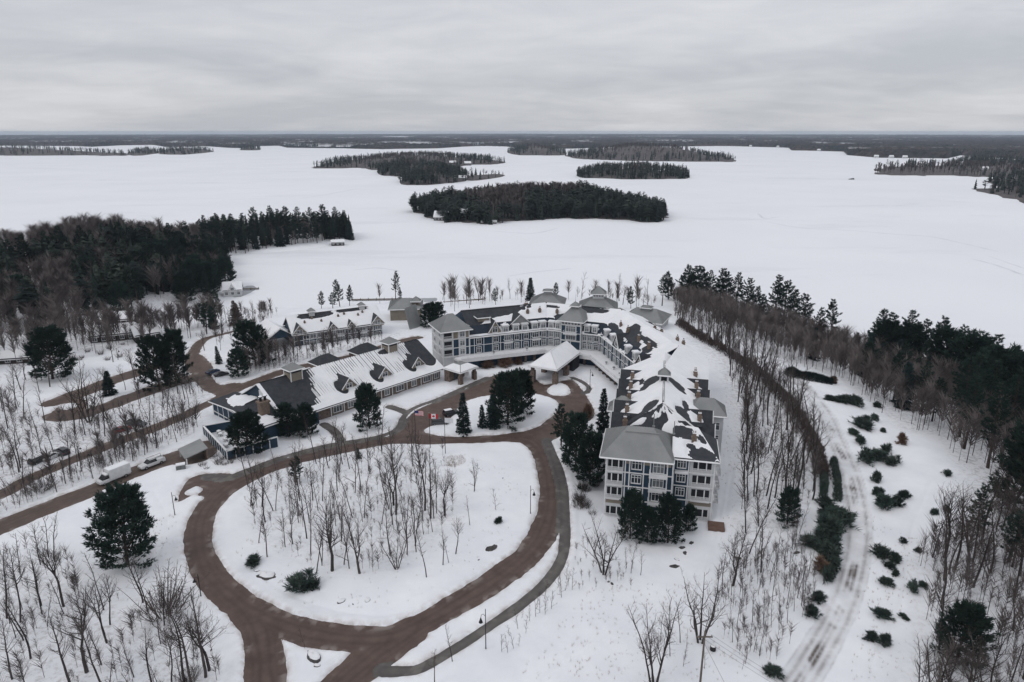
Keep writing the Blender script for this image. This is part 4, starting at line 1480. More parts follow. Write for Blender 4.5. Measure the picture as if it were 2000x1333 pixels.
# scattered bare trees right of the drive
for key, bx, by, ty, lab in [('clump', 1179, 1122, 1006, 'forked bare tree below the left corner of the end facade'), ('thin', 1223, 1111, 1058, 'crooked thin bare tree left of the three below the pines'), ('thin', 1232, 1121, 1062, 'middle thin bare tree of three below the pines'),
                             ('thin', 1251, 1125, 1068, 'right thin bare tree of three below the pines'), ('oak', 1431, 1145, 1010, 'spreading bare tree right of the end facade lawn'), ('bare', 1486, 1120, 1018, 'bare tree right of the spreading one on the slope'), ('thin', 1410, 1167, 1072, 'slim bare tree left below the spreading one'),
                             ('clump', 1367, 1256, 1100, 'many stemmed dark bare tree above the utility pole'), ('thin', 1329, 1258, 1168, 'slim bare tree left of the many stemmed one'), ('clump', 1277, 1340, 1165, 'largest many branched bare tree at the bottom edge'), ('thin', 1309, 1285, 1205, 'slim bare tree right of the largest one at the bottom'),
                             ('bare', 1482, 1030, 944, 'bare tree at the lower end of the strip beside the long wing'), ('sapling', 1097, 1170, 1120, 'forked sapling just right of the walking path bend'), ('thin', 849, 1338, 1255, 'bare tree cut by the bottom edge below the path'), ('thin', 884, 1296, 1215, 'bare tree at the walking path left of the lower lamp'),
                             ('sapling', 596, 1269, 1226, 'small bare tree on the triangular traffic island'), ('sapling', 925, 962, 900, 'thin sapling by the straw patch on the oval')]:
    plant_px(key, bx, by, ty, lab)
scatter(['sapling'], [(970, 1280), (1010, 1215), (1070, 1160), (1110, 1130), (1120, 1160), (1050, 1220), (1000, 1290)], 22, 2.2, 4.5, 'leafless sapling beside the walking path', 'saplings beside the walking path', 57, 0.9)
scatter(['sapling', 'thin'], [(1240, 1290), (1300, 1180), (1420, 1180), (1500, 1300), (1400, 1330)], 20, 2.5, 6, 'sapling among the bare trees around the utility pole', 'saplings round the utility pole', 59, 1.2)

# west side: strips between the lanes, parking lot and lodge
scatter(['bare', 'thin', 'bare', 'thin'], WOODS_PX['west'], 120, 8, 14, 'bare tree in the wood between parking lot and entry lane', 'bare trees by the parking lot', 61, 1.6)
scatter(['thin', 'thin', 'bare'], WOODS_PX['west_low'], 55, 6, 11, 'thin bare tree between the entry lane and the service road', 'thin trees between the two lanes', 63, 1.6)
scatter(['thin', 'bare', 'thin'], WOODS_PX['lodge_front'], 55, 6, 11, 'bare tree on the bank between guest lodge and lane', 'bare trees before the guest lodge', 65, 1.4)
scatter(['thin', 'bare'], [(370, 670), (420, 640), (520, 612), (560, 625), (500, 690), (420, 690)], 26, 6, 11, 'bare tree by the little lane left of the guest lodge', 'bare trees left of the guest lodge', 67, 2)
scatter(['brown'], [(428, 650), (445, 628), (475, 634), (470, 655)], 3, 9, 11, 'brown leafless conifer by the cove', 'brown conifers by the cove', 69, 3)
scatter(['spruce', 'pine'], [(390, 660), (400, 625), (430, 620), (425, 660)], 6, 9, 14, 'spruce between the cove and the narrow lane', 'spruces by the cove', 71, 2)
scatter(['oak', 'bare'], [(280, 700), (440, 660), (300, 760), (100, 800), (0, 800), (0, 740), (120, 720)], 14, 8, 12, 'bare tree round the white field at left', 'bare trees round the white field', 73, 3)
plant_px('clump', 175, 826, 700, 'tall fan shaped bare tree in front of the parking lot')
scatter(['thin', 'bare', 'oak', 'sapling', 'bare'], [(1290, 604), (1240, 590), (1000, 585), (860, 586), (860, 600), (1000, 604), (1240, 612)], 36, 4, 16, 'bare tree on the shore behind the hotel', 'bare shore trees behind the hotel', 75, 3, split=False)
for bx, by, ty, lab in [(888, 610, 533, 'taller left bare tree rising behind the left hotel wing'), (917, 604, 536, 'right bare tree of two rising behind the left hotel wing'), (742, 594, 552, 'round bare tree on the shore behind the guest lodge'), (1018, 592, 545, 'leaning bare tree beside the dark spruce behind the hotel'),
                        (1110, 586, 545, 'slim bare tree on the ice edge behind the centre tower'), (1205, 600, 548, 'thin bare tree right of the pointed grey pavilion'), (530, 622, 580, 'bare round tree at the cove end of the guest lodge'), (1243, 602, 535, 'tall bare tree right of the dark bushy evergreen')]:
    plant_px('oak' if ty % 2 else 'bare', bx, by, ty, lab)

# left forest on the peninsula: front rows tree by tree, the rest as one wood
scatter(['pine', 'broad_pine', 'tall_pine', 'broad_pine'], [(165, 560), (230, 530), (430, 500), (452, 545), (435, 592), (330, 612), (200, 615), (165, 600)], 80, 13, 20, 'dark pine in the front rows of the left forest', 'pines in the left forest', 81, 3.2, split=False)
scatter(['pine', 'tall_pine', 'spruce'], [(446, 500), (530, 495), (600, 488), (690, 470), (688, 462), (600, 474), (440, 484)], 44, 13, 19, 'dark pine lining the shore of the left peninsula', 'pines on the left peninsula shore', 83, 3.0, split=False)
thicket('brown_wood', [([(-150, 540), (0, 510), (110, 520), (170, 560), (160, 650), (300, 640), (440, 630), (420, 660), (200, 690), (0, 730), (-150, 740)], 520, 9, 15), ([(0, 500), (200, 470), (400, 470), (300, 500), (100, 530)], 260, 11, 16), ([(60, 500), (250, 470), (430, 465), (440, 540), (300, 590), (120, 600)], 240, 13, 19)], 'brown leafless wood along the near edge of the left forest', 0.40, 80, 85)
scatter(['pine', 'broad_pine'], [(-100, 560), (40, 560), (40, 690), (-100, 700)], 12, 13, 18, 'pine among bare trees at the left edge', 'pines at the left edge', 87, 4.0, split=False)

for i, (tx, ty, by) in enumerate(((28, 466, 552), (60, 458, 545), (100, 450, 535), (126, 441, 528), (168, 440, 520), (186, 450, 528), (240, 434, 512), (266, 440, 512), (300, 446, 515), (332, 436, 505), (372, 431, 500), (404, 421, 492), (424, 423, 492), (454, 428, 488), (478, 416, 482), (502, 405, 476),
                                  (530, 402, 470), (548, 408, 472), (562, 402, 468), (586, 404, 466), (610, 405, 465), (632, 399, 463), (655, 404, 463), (676, 411, 466))):
    plant_px('tall_pine' if i % 3 else 'pine', tx, by, ty, 'tall pine breaking the skyline of the left forest' if tx < 460 else 'tall pine standing over the tip of the left peninsula', 'skyline pines of the left forest' if tx < 460 else 'skyline pines of the peninsula tip', split=False, fat=1.05)

rng = np.random.default_rng(99)
lf = W([(-500, 560), (-200, 520), (0, 490), (100, 478), (240, 466), (400, 462), (560, 456), (660, 452), (686, 464), (640, 472), (560, 482), (450, 492), (440, 540), (300, 590), (100, 640), (-500, 760)])
pts = in_poly(lf, 1700, rng)
z = ground_z(pts[:, 0], pts[:, 1])
ok = -seg_dist(pts[:, 0], pts[:, 1], SHORE, True) > 3
pts, z = pts[ok], z[ok]
n = len(pts)
bare_n = fbm(pts[:, 0] / 55, pts[:, 1] / 55, 44, 2) + 0.25 * smooth((-pts[:, 0] - 215) / 90)
isb = bare_n > 0.50
p3 = np.column_stack([pts, z - 0.2])
con = [lo_conifer(rng, 80, 0.22, True) for _ in range(4)] + [lo_conifer(rng, 80, 0.19) for _ in range(3)]
brt = [lo_bare(rng, 90, 0.6) for _ in range(4)]
tag(add('peninsula_forest', forest_mesh('peninsula_forest', [(con, p3[~isb], rng.uniform(13, 21, (~isb).sum()), M_FAR_CON, rng, None), (brt, p3[isb], rng.uniform(11, 16, isb.sum()), M_FAR_BARE, rng, None)])),
    'dense dark forest filling the left peninsula behind its front rows', 'forest', kind='stuff')

# evergreen shrubs along the groomed trail
for i, (bx, by, r) in enumerate([(1625, 783, 14), (1656, 790, 20), (1672, 796, 18), (1711, 796, 12), (1686, 836, 20), (1666, 852, 15), (1677, 868, 12), (1708, 824, 10), (1724, 845, 10), (1692, 902, 20), (1716, 900, 20), (1728, 884, 13), (1744, 908, 13), (1709, 942, 15), (1714, 968, 16), (1730, 990, 20), (1752, 990, 16), (1772, 974, 16),
                               (1825, 1006, 12), (1847, 1000, 10), (1851, 930, 9), (1763, 1062, 8), (1791, 1080, 9), (1718, 1090, 16), (1752, 1098, 15), (1738, 1112, 12), (1752, 1126, 10), (1733, 1146, 15), (1782, 1154, 14), (1802, 1150, 10), (1731, 1212, 17), (1763, 1212, 12), (1692, 1250, 16), (1720, 1258, 17), (1512, 1324, 14), (1606, 1174, 12), (1592, 1200, 14), (1617, 1134, 14),
                               (1590, 1072, 20), (1606, 1060, 22), (1624, 1048, 24), (1636, 1028, 20), (1620, 1090, 20), (1622, 1112, 16), (1616, 1012, 18), (1608, 990, 14)]):
    x, y, z = on_ground(bx, by)[0]
    rad = r * math.hypot(y, CZ - z) / F_PX
    right = bx > 1660 or by < 800
    plant('shrub', float(x), float(y), rad * (1.5 if right else 2.0), 'dark evergreen shrub on the right verge of the groomed trail' if right else 'dark evergreen shrub on the left verge of the groomed trail', 'shrubs right of the groomed trail' if right else 'shrubs left of the groomed trail', fat=0.85)
for bx, by, ty, lab in [(590, 1150, 1108, 'taller left one of the two green shrubs at the front left of the oval'), (608, 1152, 1130, 'lower right one of the two green shrubs at the front left of the oval'), (497, 1102, 1080, 'small round green shrub at the left edge of the oval'), (971, 1022, 1008, 'tiny green shrub in the open snow right in the oval')]:
    plant_px('shrub', bx, by, ty, lab)
scatter(['brush'], [(1120, 1010), (1130, 945), (1170, 940), (1175, 1010)], 12, 1.6, 3.0, 'bare brush against the left side of the end facade', 'brush beside the end facade', 91, 0.8)
scatter(['brush'], [(390, 905), (430, 890), (470, 905), (400, 930)], 10, 1.0, 2.0, 'bare low bush below the blue walled terrace', 'bushes below the terrace', 93, 1.2)
scatter(['brush'], [(100, 700), (280, 660), (300, 680), (120, 730)], 10, 1.5, 2.5, 'bare brush along the cabins at left', 'brush by the cabins', 95, 2)
plant_px('brush', 320, 1196, 1120, 'large reddish bare bush at the upper right of the lower left wood', fat=1.1)
plant_px('brush', 82, 958, 936, 'grey brush beside the entry lane', fat=1.6)
plant_px('brush', 372, 1330, 1300, 'small reddish bush at the drive, bottom left', fat=1.0)
for bx, by, ty in [(985, 716, 698), (1010, 712, 698), (955, 720, 703)]:
    plant_px('rust', bx, by, ty, 'rust coloured bush under the terrace edge of the left wing', 'rusty bushes below the terrace', fat=1.5)
for bx, by, ty, lab in [(1148, 815, 790, 'rusty leafed bush where the drive meets the long wing'), (1628, 750, 733, 'rust coloured bush at the far end of the groomed trail'), (1600, 1120, 1090, 'rusty bush at the foot of the green trail shrubs'), (1758, 868, 845, 'orange leafed bush at the foot of the right wood')]:
    plant_px('rust', bx, by, ty, lab)

thicket('underbrush', [(WOODS_PX['oval'], 200, 1.5, 6), (WOODS_PX['lower_left'], 230, 1.5, 6), (WOODS_PX['west'], 560, 2, 8), (WOODS_PX['west_low'], 300, 1.5, 6), (WOODS_PX['lodge_front'], 200, 2, 6), (WOODS_PX['east_strip'], 330, 3, 9), (WOODS_PX['lower_right'], 480, 3, 9),
                       ([(1400, 1120), (1570, 1040), (1600, 1150), (1560, 1260), (1480, 1320), (1390, 1230)], 160, 1.5, 5), ([(1120, 1060), (1260, 1080), (1240, 1160), (1120, 1160)], 50, 1, 3), ([(370, 670), (520, 612), (560, 625), (500, 690)], 90, 2, 6), ([(860, 590), (1280, 592), (1280, 606), (860, 606)], 90, 3, 8)],
        'thin leafless saplings and brush filling the woods around the drive', 0.22, 40, 3)

# clipped brown hedge that follows the trail
rng = np.random.default_rng(77)


def hedge(path_px, w, h, n, m, label):
    P = spline(W(path_px), 8)
    P = np.array(P)
    seg = np.linalg.norm(np.diff(P, axis=0), axis=1)
    cum = np.r_[0, np.cumsum(seg)]
    s = rng.random(n) * cum[-1]
    x, y = np.interp(s, cum, P[:, 0]), np.interp(s, cum, P[:, 1])
    i = np.clip(np.searchsorted(cum, s) - 1, 0, len(seg) - 1)
    d = (P[i + 1] - P[i]) / seg[i][:, None]
    bul = 0.75 + 0.5 * vnoise(s / 2.3, s * 0, 4)
    o = rng.uniform(-1, 1, n)
    t = rng.random(n) ** 0.7
    off = o * w * bul * (1 - 0.45 * t)
    X, Y = x - d[:, 1] * off, y + d[:, 0] * off
    zg = ground_z(X, Y)
    C = np.column_stack([X, Y, zg + t * h * bul * (1 - 0.35 * o * o)])
    D = np.column_stack([-d[:, 1] * o * 0.7, d[:, 0] * o * 0.7, np.full(n, 0.9)])
    fol, st = Tri(), Tri()
    fol.add(blades(C, D, rng, 4, 0.55, 0.045, 0.45))
    for k in range(int(cum[-1] / 0.9)):
        j = rng.integers(0, n)
        st.add(tube_np(bend((X[j], Y[j], zg[j] - 0.1), (0, 0, 1), h * 0.8, 3, rng, 0, 0.1), np.linspace(0.04, 0.012, 4), 3))
    e = empty('hedge', (float(P[0][0]), float(P[0][1]), float(ground_z(P[0][0], P[0][1]))), 0, label, 'hedge')
    for nm, tr, mm in (('foliage', fol, m), ('stems', st, M_BARK)):
        me = tr.mesh(nm, mm)
        o_ = add(nm, me, e)
        o_.matrix_parent_inverse = e.matrix_world.inverted() if False else o_.matrix_parent_inverse
        o_.location = -e.location
        o_['kind'] = 'stuff'
    return e


hedge([(1325, 636), (1375, 668), (1430, 700), (1480, 735), (1520, 772), (1555, 815), (1580, 858), (1598, 905), (1606, 940)], 2.1, 3.2, 15000, M_BROWNC, 'long reddish brown clipped hedge curving down beside the groomed trail')
hedge([(1606, 915), (1609, 945), (1607, 975)], 0.9, 2.2, 1600, M_SHRUB, 'short green hedge strip, left of two by the trail')
hedge([(1626, 905), (1634, 945), (1636, 985)], 0.9, 2.2, 1800, M_SHRUB, 'short green hedge strip, right of two by the trail')
hedge([(1535, 730), (1560, 738), (1590, 745), (1625, 752)], 2.6, 2.6, 4200, M_SPRUCE, 'low dark hedge across the far end of the groomed trail')
if OVER:
    rng = np.random.default_rng(4)
    A = np.array(OVER)
    tag(add('bare_wood', forest_mesh('bare_wood', [([lo_bare(rng, 90, 0.4) for _ in range(5)], A[:, :3], A[:, 3], M_FAR_BARE, rng, None)])), 'remaining leafless trees of the woods at the left and behind the hotel', 'woodland', kind='stuff')
print('COUNTS', COUNTS, len(OVER))
# ------------------------------------------------------------------ building kit
M_BLUE = mat('blue_siding', (0.014, 0.034, 0.060), (0.023, 0.049, 0.080), 0.5, 0.65, rnd=0.0)
M_WHITE = mat('white_trim', (0.66, 0.665, 0.67), (0.76, 0.76, 0.765), 0.6, 0.6)
M_PALE = mat('pale_siding', (0.50, 0.51, 0.52), (0.60, 0.605, 0.61), 0.4, 0.7)
M_TAN = mat('tan_siding', (0.20, 0.172, 0.138), (0.27, 0.235, 0.19), 0.5, 0.75)
M_STONE = mat('brown_stone', (0.085, 0.062, 0.052), (0.21, 0.165, 0.14), 1.6, 0.85, 0.4, 4)
M_SHING = mat('dark_shingles', (0.026, 0.029, 0.035), (0.046, 0.049, 0.056), 0.8, 0.85, 0.3, 9, detail=6)
M_METAL = mat('grey_metal_roof', (0.215, 0.222, 0.222), (0.27, 0.275, 0.272), 0.25, 0.5, metal=0.15)
M_GLASS = mat('window_glass', (0.018, 0.026, 0.036), (0.07, 0.08, 0.095), 0.35, 0.12, spec=0.6)
M_BLIND = mat('window_blind', (0.09, 0.105, 0.12), (0.22, 0.23, 0.24), 0.35, 0.35, spec=0.5)
M_DARK = mat('recess_shade', (0.012, 0.014, 0.017), (0.02, 0.022, 0.026), 0.5, 0.8)  # near-black that puts the shade of deep openings into the colour
M_BRICK = mat('chimney_brick', (0.13, 0.095, 0.075), (0.22, 0.165, 0.13), 2.0, 0.85, 0.3, 6)
M_ROOFSNOW = mat('roof_snow', (0.74, 0.745, 0.765), (0.81, 0.812, 0.825), 0.25, 0.85, 0.25, 2.0, spec=0.2)
M_WOOD = mat('dock_wood', (0.085, 0.067, 0.056), (0.15, 0.12, 0.10), 1.0, 0.85)
M_BLACK = mat('black_metal', (0.012, 0.012, 0.013), rough=0.5)


class Bld:
    """a building: an Empty that carries its parts; meshes are given in world metres"""

    def __init__(s, name, org, label, cat='building', group=None):
        s.o = Vector(org)
        s.e = empty(name, org, 0, label, cat, group)

    def part(s, name, mb, mats, parent=None, smooth_=False):
        o = mb.build(name, mats, parent or s.e, smooth_=smooth_)
        if parent is None:
            o.location = -s.o
        return o

    def meshpart(s, name, me, parent=None):
        o = add(name, me, parent or s.e)
        if parent is None:
            o.location = -s.o
        return o

    def put(s, name, me, pos, rz=0.0, parent=None, scale=(1, 1, 1)):
        o = add(name, me, parent or s.e)
        o.location = Vector(pos) - (s.o if parent is None else Vector((0, 0, 0)))
        o.rotation_euler = (0, 0, rz)
        o.scale = scale
        return o


def frame(o, ang):
    """local (s along, t back, z) -> world; ang of the s axis from +x"""
    c, sn = math.cos(ang), math.sin(ang)
    return lambda s, t, z: (o[0] + s * c - t * sn, o[1] + s * sn + t * c, z)


WIN = {}


def window(B, pos, rz, w, h, blind=False, cols=2, parent=None):
    """white frame with muntins and its pane; x along the wall, -y out of it, z up from the sill"""
    key = (round(w, 1), round(h, 1), cols)
    if key not in WIN:
        f = MB()
        t, d = 0.13, -0.12
        f.box(-w / 2 - t, w / 2 + t, d - 0.05, 0, -t - 0.05, 0)
        f.box(-w / 2 - t, w / 2 + t, d, 0, h, h + t)
        f.box(-w / 2 - t, -w / 2, d, 0, 0, h)
        f.box(w / 2, w / 2 + t, d, 0, 0, h)
        for i in range(1, cols):
            x = -w / 2 + w * i / cols
            f.box(x - 0.05, x + 0.05, d + 0.03, -0.03, 0, h)
        f.box(-w / 2, w / 2, d + 0.04, -0.03, h * 0.68, h * 0.68 + 0.08)
        p = MB()
        p.box(-w / 2, w / 2, -0.03, 0.0, 0, h)
        WIN[key] = (f.mesh('window', M_WHITE), p.mesh('pane', M_GLASS), p.mesh('pane', M_BLIND))
    a, b, c = WIN[key]
    o = B.put('window', a, pos, rz, parent)
    add('pane', c if blind else b, o)
    return o


BAL = {}


def balcony(B, pos, rz, w=2.6, d=1.5, snow=False):
    """floor slab with a white baluster railing"""
    key = (round(w, 1), round(d, 1), snow)
    if key not in BAL:
        f = MB()
        f.box(-w / 2, w / 2, -d, 0, -0.18, 0)
        if snow:
            f.box(-w / 2 + 0.06, w / 2 - 0.06, -d + 0.06, -0.1, 0.003, 0.18, 1)
        r = MB()
        for x0, x1, y0, y1 in ((-w / 2, w / 2, -d, -d + 0.07), (-w / 2, -w / 2 + 0.07, -d + 0.07, 0), (w / 2 - 0.07, w / 2, -d + 0.07, 0)):
            r.box(x0, x1, y0, y1, 0.95, 1.05)
            r.box(x0, x1, y0, y1, 0.10, 0.17)
        n = int(w / 0.28)
        for i in range(n + 1):
            x = -w / 2 + 0.03 + (w - 0.06) * i / n
            r.box(x - 0.03, x + 0.03, -d + 0.01, -d + 0.06, 0.0, 0.95)
        BAL[key] = (f.mesh('balcony', [M_WHITE, M_ROOFSNOW]), r.mesh('railing', M_WHITE))
    a, b = BAL[key]
    o = B.put('balcony', a, pos, rz)
    add('railing', b, o)
    return o


def wall_pt(P0, P1, u, out=0.0, z=0.0):
    dx, dy = P1[0] - P0[0], P1[1] - P0[1]
    L = math.hypot(dx, dy)
    dx, dy = dx / L, dy / L
    return (P0[0] + dx * u + dy * out, P0[1] + dy * u - dx * out, z)


def wall_ang(P0, P1):
    return math.atan2(P1[1] - P0[1], P1[0] - P0[0])


def trim_grid(B, P0, P1, zs, us, zlo, zhi, w=0.18, m=None):
    """white bands at the storey lines and posts between the bays"""
    t = MB()
    L = math.hypot(P1[0] - P0[0], P1[1] - P0[1])
    f = lambda u, o, z: wall_pt(P0, P1, u, -o, z)
    for z in zs:
        t.box(0, L, -0.10, 0.0, z - w / 2, z + w / 2, 0, f)
    for u in us:
        t.box(u - w / 2, u + w / 2, -0.085, 0.0, zlo, zhi, 0, f)
    return B.part('trim', t, m or M_WHITE)


def snow_sheet(B, A, Bq, C, D, mask, depth=0.2, res=0.5, parent=None, name='snow_cover', m=None):
    """snow lying on the roof plane A-B (eave) D-C (ridge); mask(u, v) in metres, snow where it is above 0"""
    A, Bq, C, D = (np.array(p, float) for p in (A, Bq, C, D))
    Lu = max(np.linalg.norm(Bq - A), np.linalg.norm(C - D))
    Lv = max(np.linalg.norm(D - A), np.linalg.norm(C - Bq))
    nu, nv = max(4, int(Lu / res)), max(4, int(Lv / res))
    U, V = np.meshgrid(np.linspace(0, 1, nu), np.linspace(0, 1, nv))
    P = (A * (1 - U[..., None]) + Bq * U[..., None]) * (1 - V[..., None]) + (D * (1 - U[..., None]) + C * U[..., None]) * V[..., None]
    k = mask(U * Lu, V * Lv)
    edge_ = np.minimum(np.minimum(U * Lu, (1 - U) * Lu), np.minimum(V * Lv + 0.3, (1 - V) * Lv + 0.3))
    k = np.minimum(k, edge_ * 2.0 + 0.05)
    P[..., 2] += -0.08 + (1.4 * depth + 0.08) * smooth(k / 0.65 + 0.38) + 0.05 * (fbm(U * Lu / 1.3, V * Lv / 1.3, 5, 2) - 0.5) * (k > 0)
    me = mesh_np(name, P.reshape(-1, 3), grid_faces(nv, nu, (k > -0.8)), [m or M_ROOFSNOW], True)
    return B.meshpart(name, me, parent)


def blotch(seed, sc=4.0, bias=0.0, holes=(), amp=4.0):
    """mask with soft uneven patches; holes are (u, v, ru, rv) bare spots, negative ru adds snow"""
    def f(u, v):
        k = amp * (fbm(u / sc + seed * 3.7, v / sc + seed, seed, 3) - 0.5) + bias
        for hu, hv, ru, rv in holes:
            g = 1.25 - np.sqrt(((u - hu) / abs(ru)) ** 2 + ((v - hv) / rv) ** 2) + 0.5 * (fbm(u / 1.8, v / 1.8, seed + 5, 2) - 0.5)
            k = np.minimum(k, -4.0 * g) if ru > 0 else np.maximum(k, 4.0 * g)
        return k
    return f


def gable_roof(B, fr, L, Wd, z0, zr, over=0.6, m=None, name='roof', t=0.28, end=True, wall=None, s0=0.0):
    """two slopes, ridge along s; returns the slope corners"""
    b = MB()
    dz = (zr - z0) / (Wd / 2) * over
    front = [fr(s0 - over, -over, z0 - dz), fr(L + over, -over, z0 - dz), fr(L + over, Wd / 2, zr), fr(s0 - over, Wd / 2, zr)]
    back = [fr(L + over, Wd + over, z0 - dz), fr(s0 - over, Wd + over, z0 - dz), fr(s0 - over, Wd / 2, zr), fr(L + over, Wd / 2, zr)]
    b.slab(front, t)
    b.slab(back, t)
    r = B.part(name, b, m or M_SHING)
    if end:
        g = MB()
        for s in (s0, L):
            q = [fr(s, 0, z0 - 0.05), fr(s, Wd, z0 - 0.05), fr(s, Wd / 2, zr - 0.15)]
            g.poly(q if s == L else q[::-1])
        B.part('gable_end', g, wall or M_BLUE)
    v = MB()     # pale fascia boards along the eaves and verges
    for a_, c_ in ((front[0], front[1]), (front[0], front[3]), (front[1], front[2]), (back[0], back[3]), (back[1], back[2])):
        v.tube([(a_[0], a_[1], a_[2] - 0.12), (c_[0], c_[1], c_[2] - 0.12)], 0.17, 4)
    B.part('fascia', v, M_WHITE)
    return front, back, r


def hip_roof(B, fr, s0, s1, t0, t1, z0, zr, inset, m=None, seams=0.0, name='roof', soff=True, parent=None, rs=None):
    """four slopes over the rectangle; the ridge runs along s, ends set in by inset"""
    tm = (t0 + t1) / 2
    a, b_, c, d = fr(s0, t0, z0), fr(s1, t0, z0), fr(s1, t1, z0), fr(s0, t1, z0)
    r0, r1 = fr(s0 + inset, tm, zr), fr(s1 - inset, tm, zr)
    if rs:
        r0, r1 = fr(rs[0], tm, zr), fr(rs[1], tm, zr)
    mb = MB()
    pl = [[a, b_, r1, r0], [c, d, r0, r1], [b_, c, r1], [d, a, r0]]
    for p in pl:
        mb.poly(p)
    mb.poly([d, c, b_, a])
    eb = MB()
    for p, q_ in ((a, b_), (b_, c), (c, d), (d, a)):
        eb.tube([(p[0], p[1], p[2] - 0.15), (q_[0], q_[1], q_[2] - 0.15)], 0.2, 4)
    if seams:
        for p in pl:
            e0, e1 = Vector(p[0]), Vector(p[1])
            tops = [Vector(x) for x in p[2:]]
            L = (e1 - e0).length
            n = int(L / seams)
            dr = (e1 - e0) / L
            nrm = (e1 - e0).cross(tops[0] - e0).normalized()
            upd = nrm.cross(dr)
            for i in range(1, n):
                s_ = e0 + dr * (L * i / n)
                # climb until a hip or the ridge is met
                best = 1e9
                poly = [e1] + tops + [e0]
                for j in range(len(poly) - 1):
                    A_, B_ = poly[j], poly[j + 1]
                    ax, ay = (A_ - s_).dot(dr), (A_ - s_).dot(upd)
                    bx, by = (B_ - s_).dot(dr), (B_ - s_).dot(upd)
                    if (ax > 0) != (bx > 0):
                        y = ay + (by - ay) * (-ax) / (bx - ax)
                        if y > 0.05:
                            best = min(best, y)
                if best < 1e8:
                    e_ = s_ + upd * best
                    w = dr * 0.035
                    up = nrm * 0.07
                    mb.raw([s_ - w, s_ + w, e_ + w, e_ - w, s_ - w + up, s_ + w + up, e_ + w + up, e_ - w + up], [(4, 5, 6, 7), (0, 1, 5, 4), (1, 2, 6, 5), (3, 0, 4, 7)])
    r = B.part(name, mb, m or M_SHING, parent)
    B.part('fascia', eb, M_WHITE, parent)
    return pl, r


def chimney(B, pos, rz, s=1.0, h=2.6):
    """stepped brick stack with pots under snow"""
    key = ('chim', round(s, 1), round(h, 1))
    if key not in BAL:
        c = MB()
        c.box(-0.85 * s, 0.85 * s, -0.6 * s, 0.6 * s, -1.5, h * 0.55)
        c.box(-1.0 * s, 1.0 * s, -0.72 * s, 0.72 * s, h * 0.55, h * 0.68)
        c.box(-0.62 * s, 0.62 * s, -0.45 * s, 0.45 * s, h * 0.68, h)
        p = MB()
        for x in (-0.32, 0.32):
            p.tube([(x * s, 0, h), (x * s, 0, h + 0.55)], [0.17 * s, 0.15 * s], 6)
        sn = MB()
        sn.box(-0.66 * s, 0.66 * s, -0.5 * s, 0.5 * s, h + 0.003, h + 0.14)
        BAL[key] = (c.mesh('chimney', M_BRICK), p.mesh('chimney_pot', M_BRICK), sn.mesh('snow_cap', M_ROOFSNOW))
    a, b, c = BAL[key]
    o = B.put('chimney', a, pos, rz)
    add('chimney_pot', b, o)
    add('snow_cap', c, o)
    return o


def box_dormer(B, P0, P1, u, z0, w=2.3, h=2.3, depth=2.6, snow=True, out=0.1):
    """flat-topped white dormer standing on the steep lower roof"""
    f = lambda x, o, z: wall_pt(P0, P1, u + x, -o, z)
    d = MB()
    d.box(-w / 2, w / 2, -out, depth, z0, z0 + h, 0, f)
    o = B.part('dormer', d, M_PALE)
    l = MB()
    l.box(-w / 2 - 0.18, w / 2 + 0.18, -out - 0.25, depth, z0 + h + 0.002, z0 + h + 0.2, 0, f)
    if snow:
        l.box(-w / 2 - 0.1, w / 2 + 0.1, -out - 0.15, depth, z0 + h + 0.203, z0 + h + 0.42, 1, f)
    B.part('dormer_roof', l, [M_WHITE, M_ROOFSNOW], o)
    window(B, wall_pt(P0, P1, u, out + 0.004, z0 + 0.45), wall_ang(P0, P1), w - 0.8, h - 0.85, True, 2, o)
    return o


def gable_dormer(B, fr, s, t0, t1, w, z0, zr, wall=None, snow_side=0, win=True, rz=None):
    """gabled dormer: face at t0, ridge running back to t1"""
    g = MB()
    pts = [(s - w / 2, z0), (s + w / 2, z0), (s + w / 2, z0 + 0.001), (s, zr), (s - w / 2, z0 + 0.001)]
    g.poly([fr(x, t0, z) for x, z in ((s - w / 2, z0 - 1.2), (s + w / 2, z0 - 1.2), (s + w / 2, z0), (s, zr), (s - w / 2, z0))])
    o = B.part('dormer', g, wall or M_TAN)
    r = MB()
    ov = 0.35
    for sg in (-1, 1):
        e0, e1 = fr(s + sg * (w / 2 + ov), t0 - ov, z0 - ov * (zr - z0) / (w / 2)), fr(s + sg * (w / 2 + ov), t1, z0 - ov * (zr - z0) / (w / 2))
        r0, r1 = fr(s, t0 - ov, zr + 0.05), fr(s, t1, zr + 0.05)
        q4 = [e0, e1, r1, r0] if sg < 0 else [e1, e0, r0, r1]
        r.slab(q4[::-1] if sg < 0 else q4[::-1], 0.16, 0 if not (snow_side and sg == snow_side) else 1)
    B.part('dormer_roof', r, [M_SHING, M_ROOFSNOW], o)
    v = MB()
    for sg in (-1, 1):
        v.tube([fr(s + sg * (w / 2 + ov), t0 - ov - 0.05, z0 - ov * (zr - z0) / (w / 2) - 0.1), fr(s, t0 - ov - 0.05, zr - 0.06)], 0.13, 4)
    B.part('fascia', v, M_WHITE, o)
    if win:
        window(B, fr(s, t0 - 0.01, z0 - 0.5), rz, w * 0.38, max(0.9, (zr - z0) * 0.5), False, 2, o)
    return o


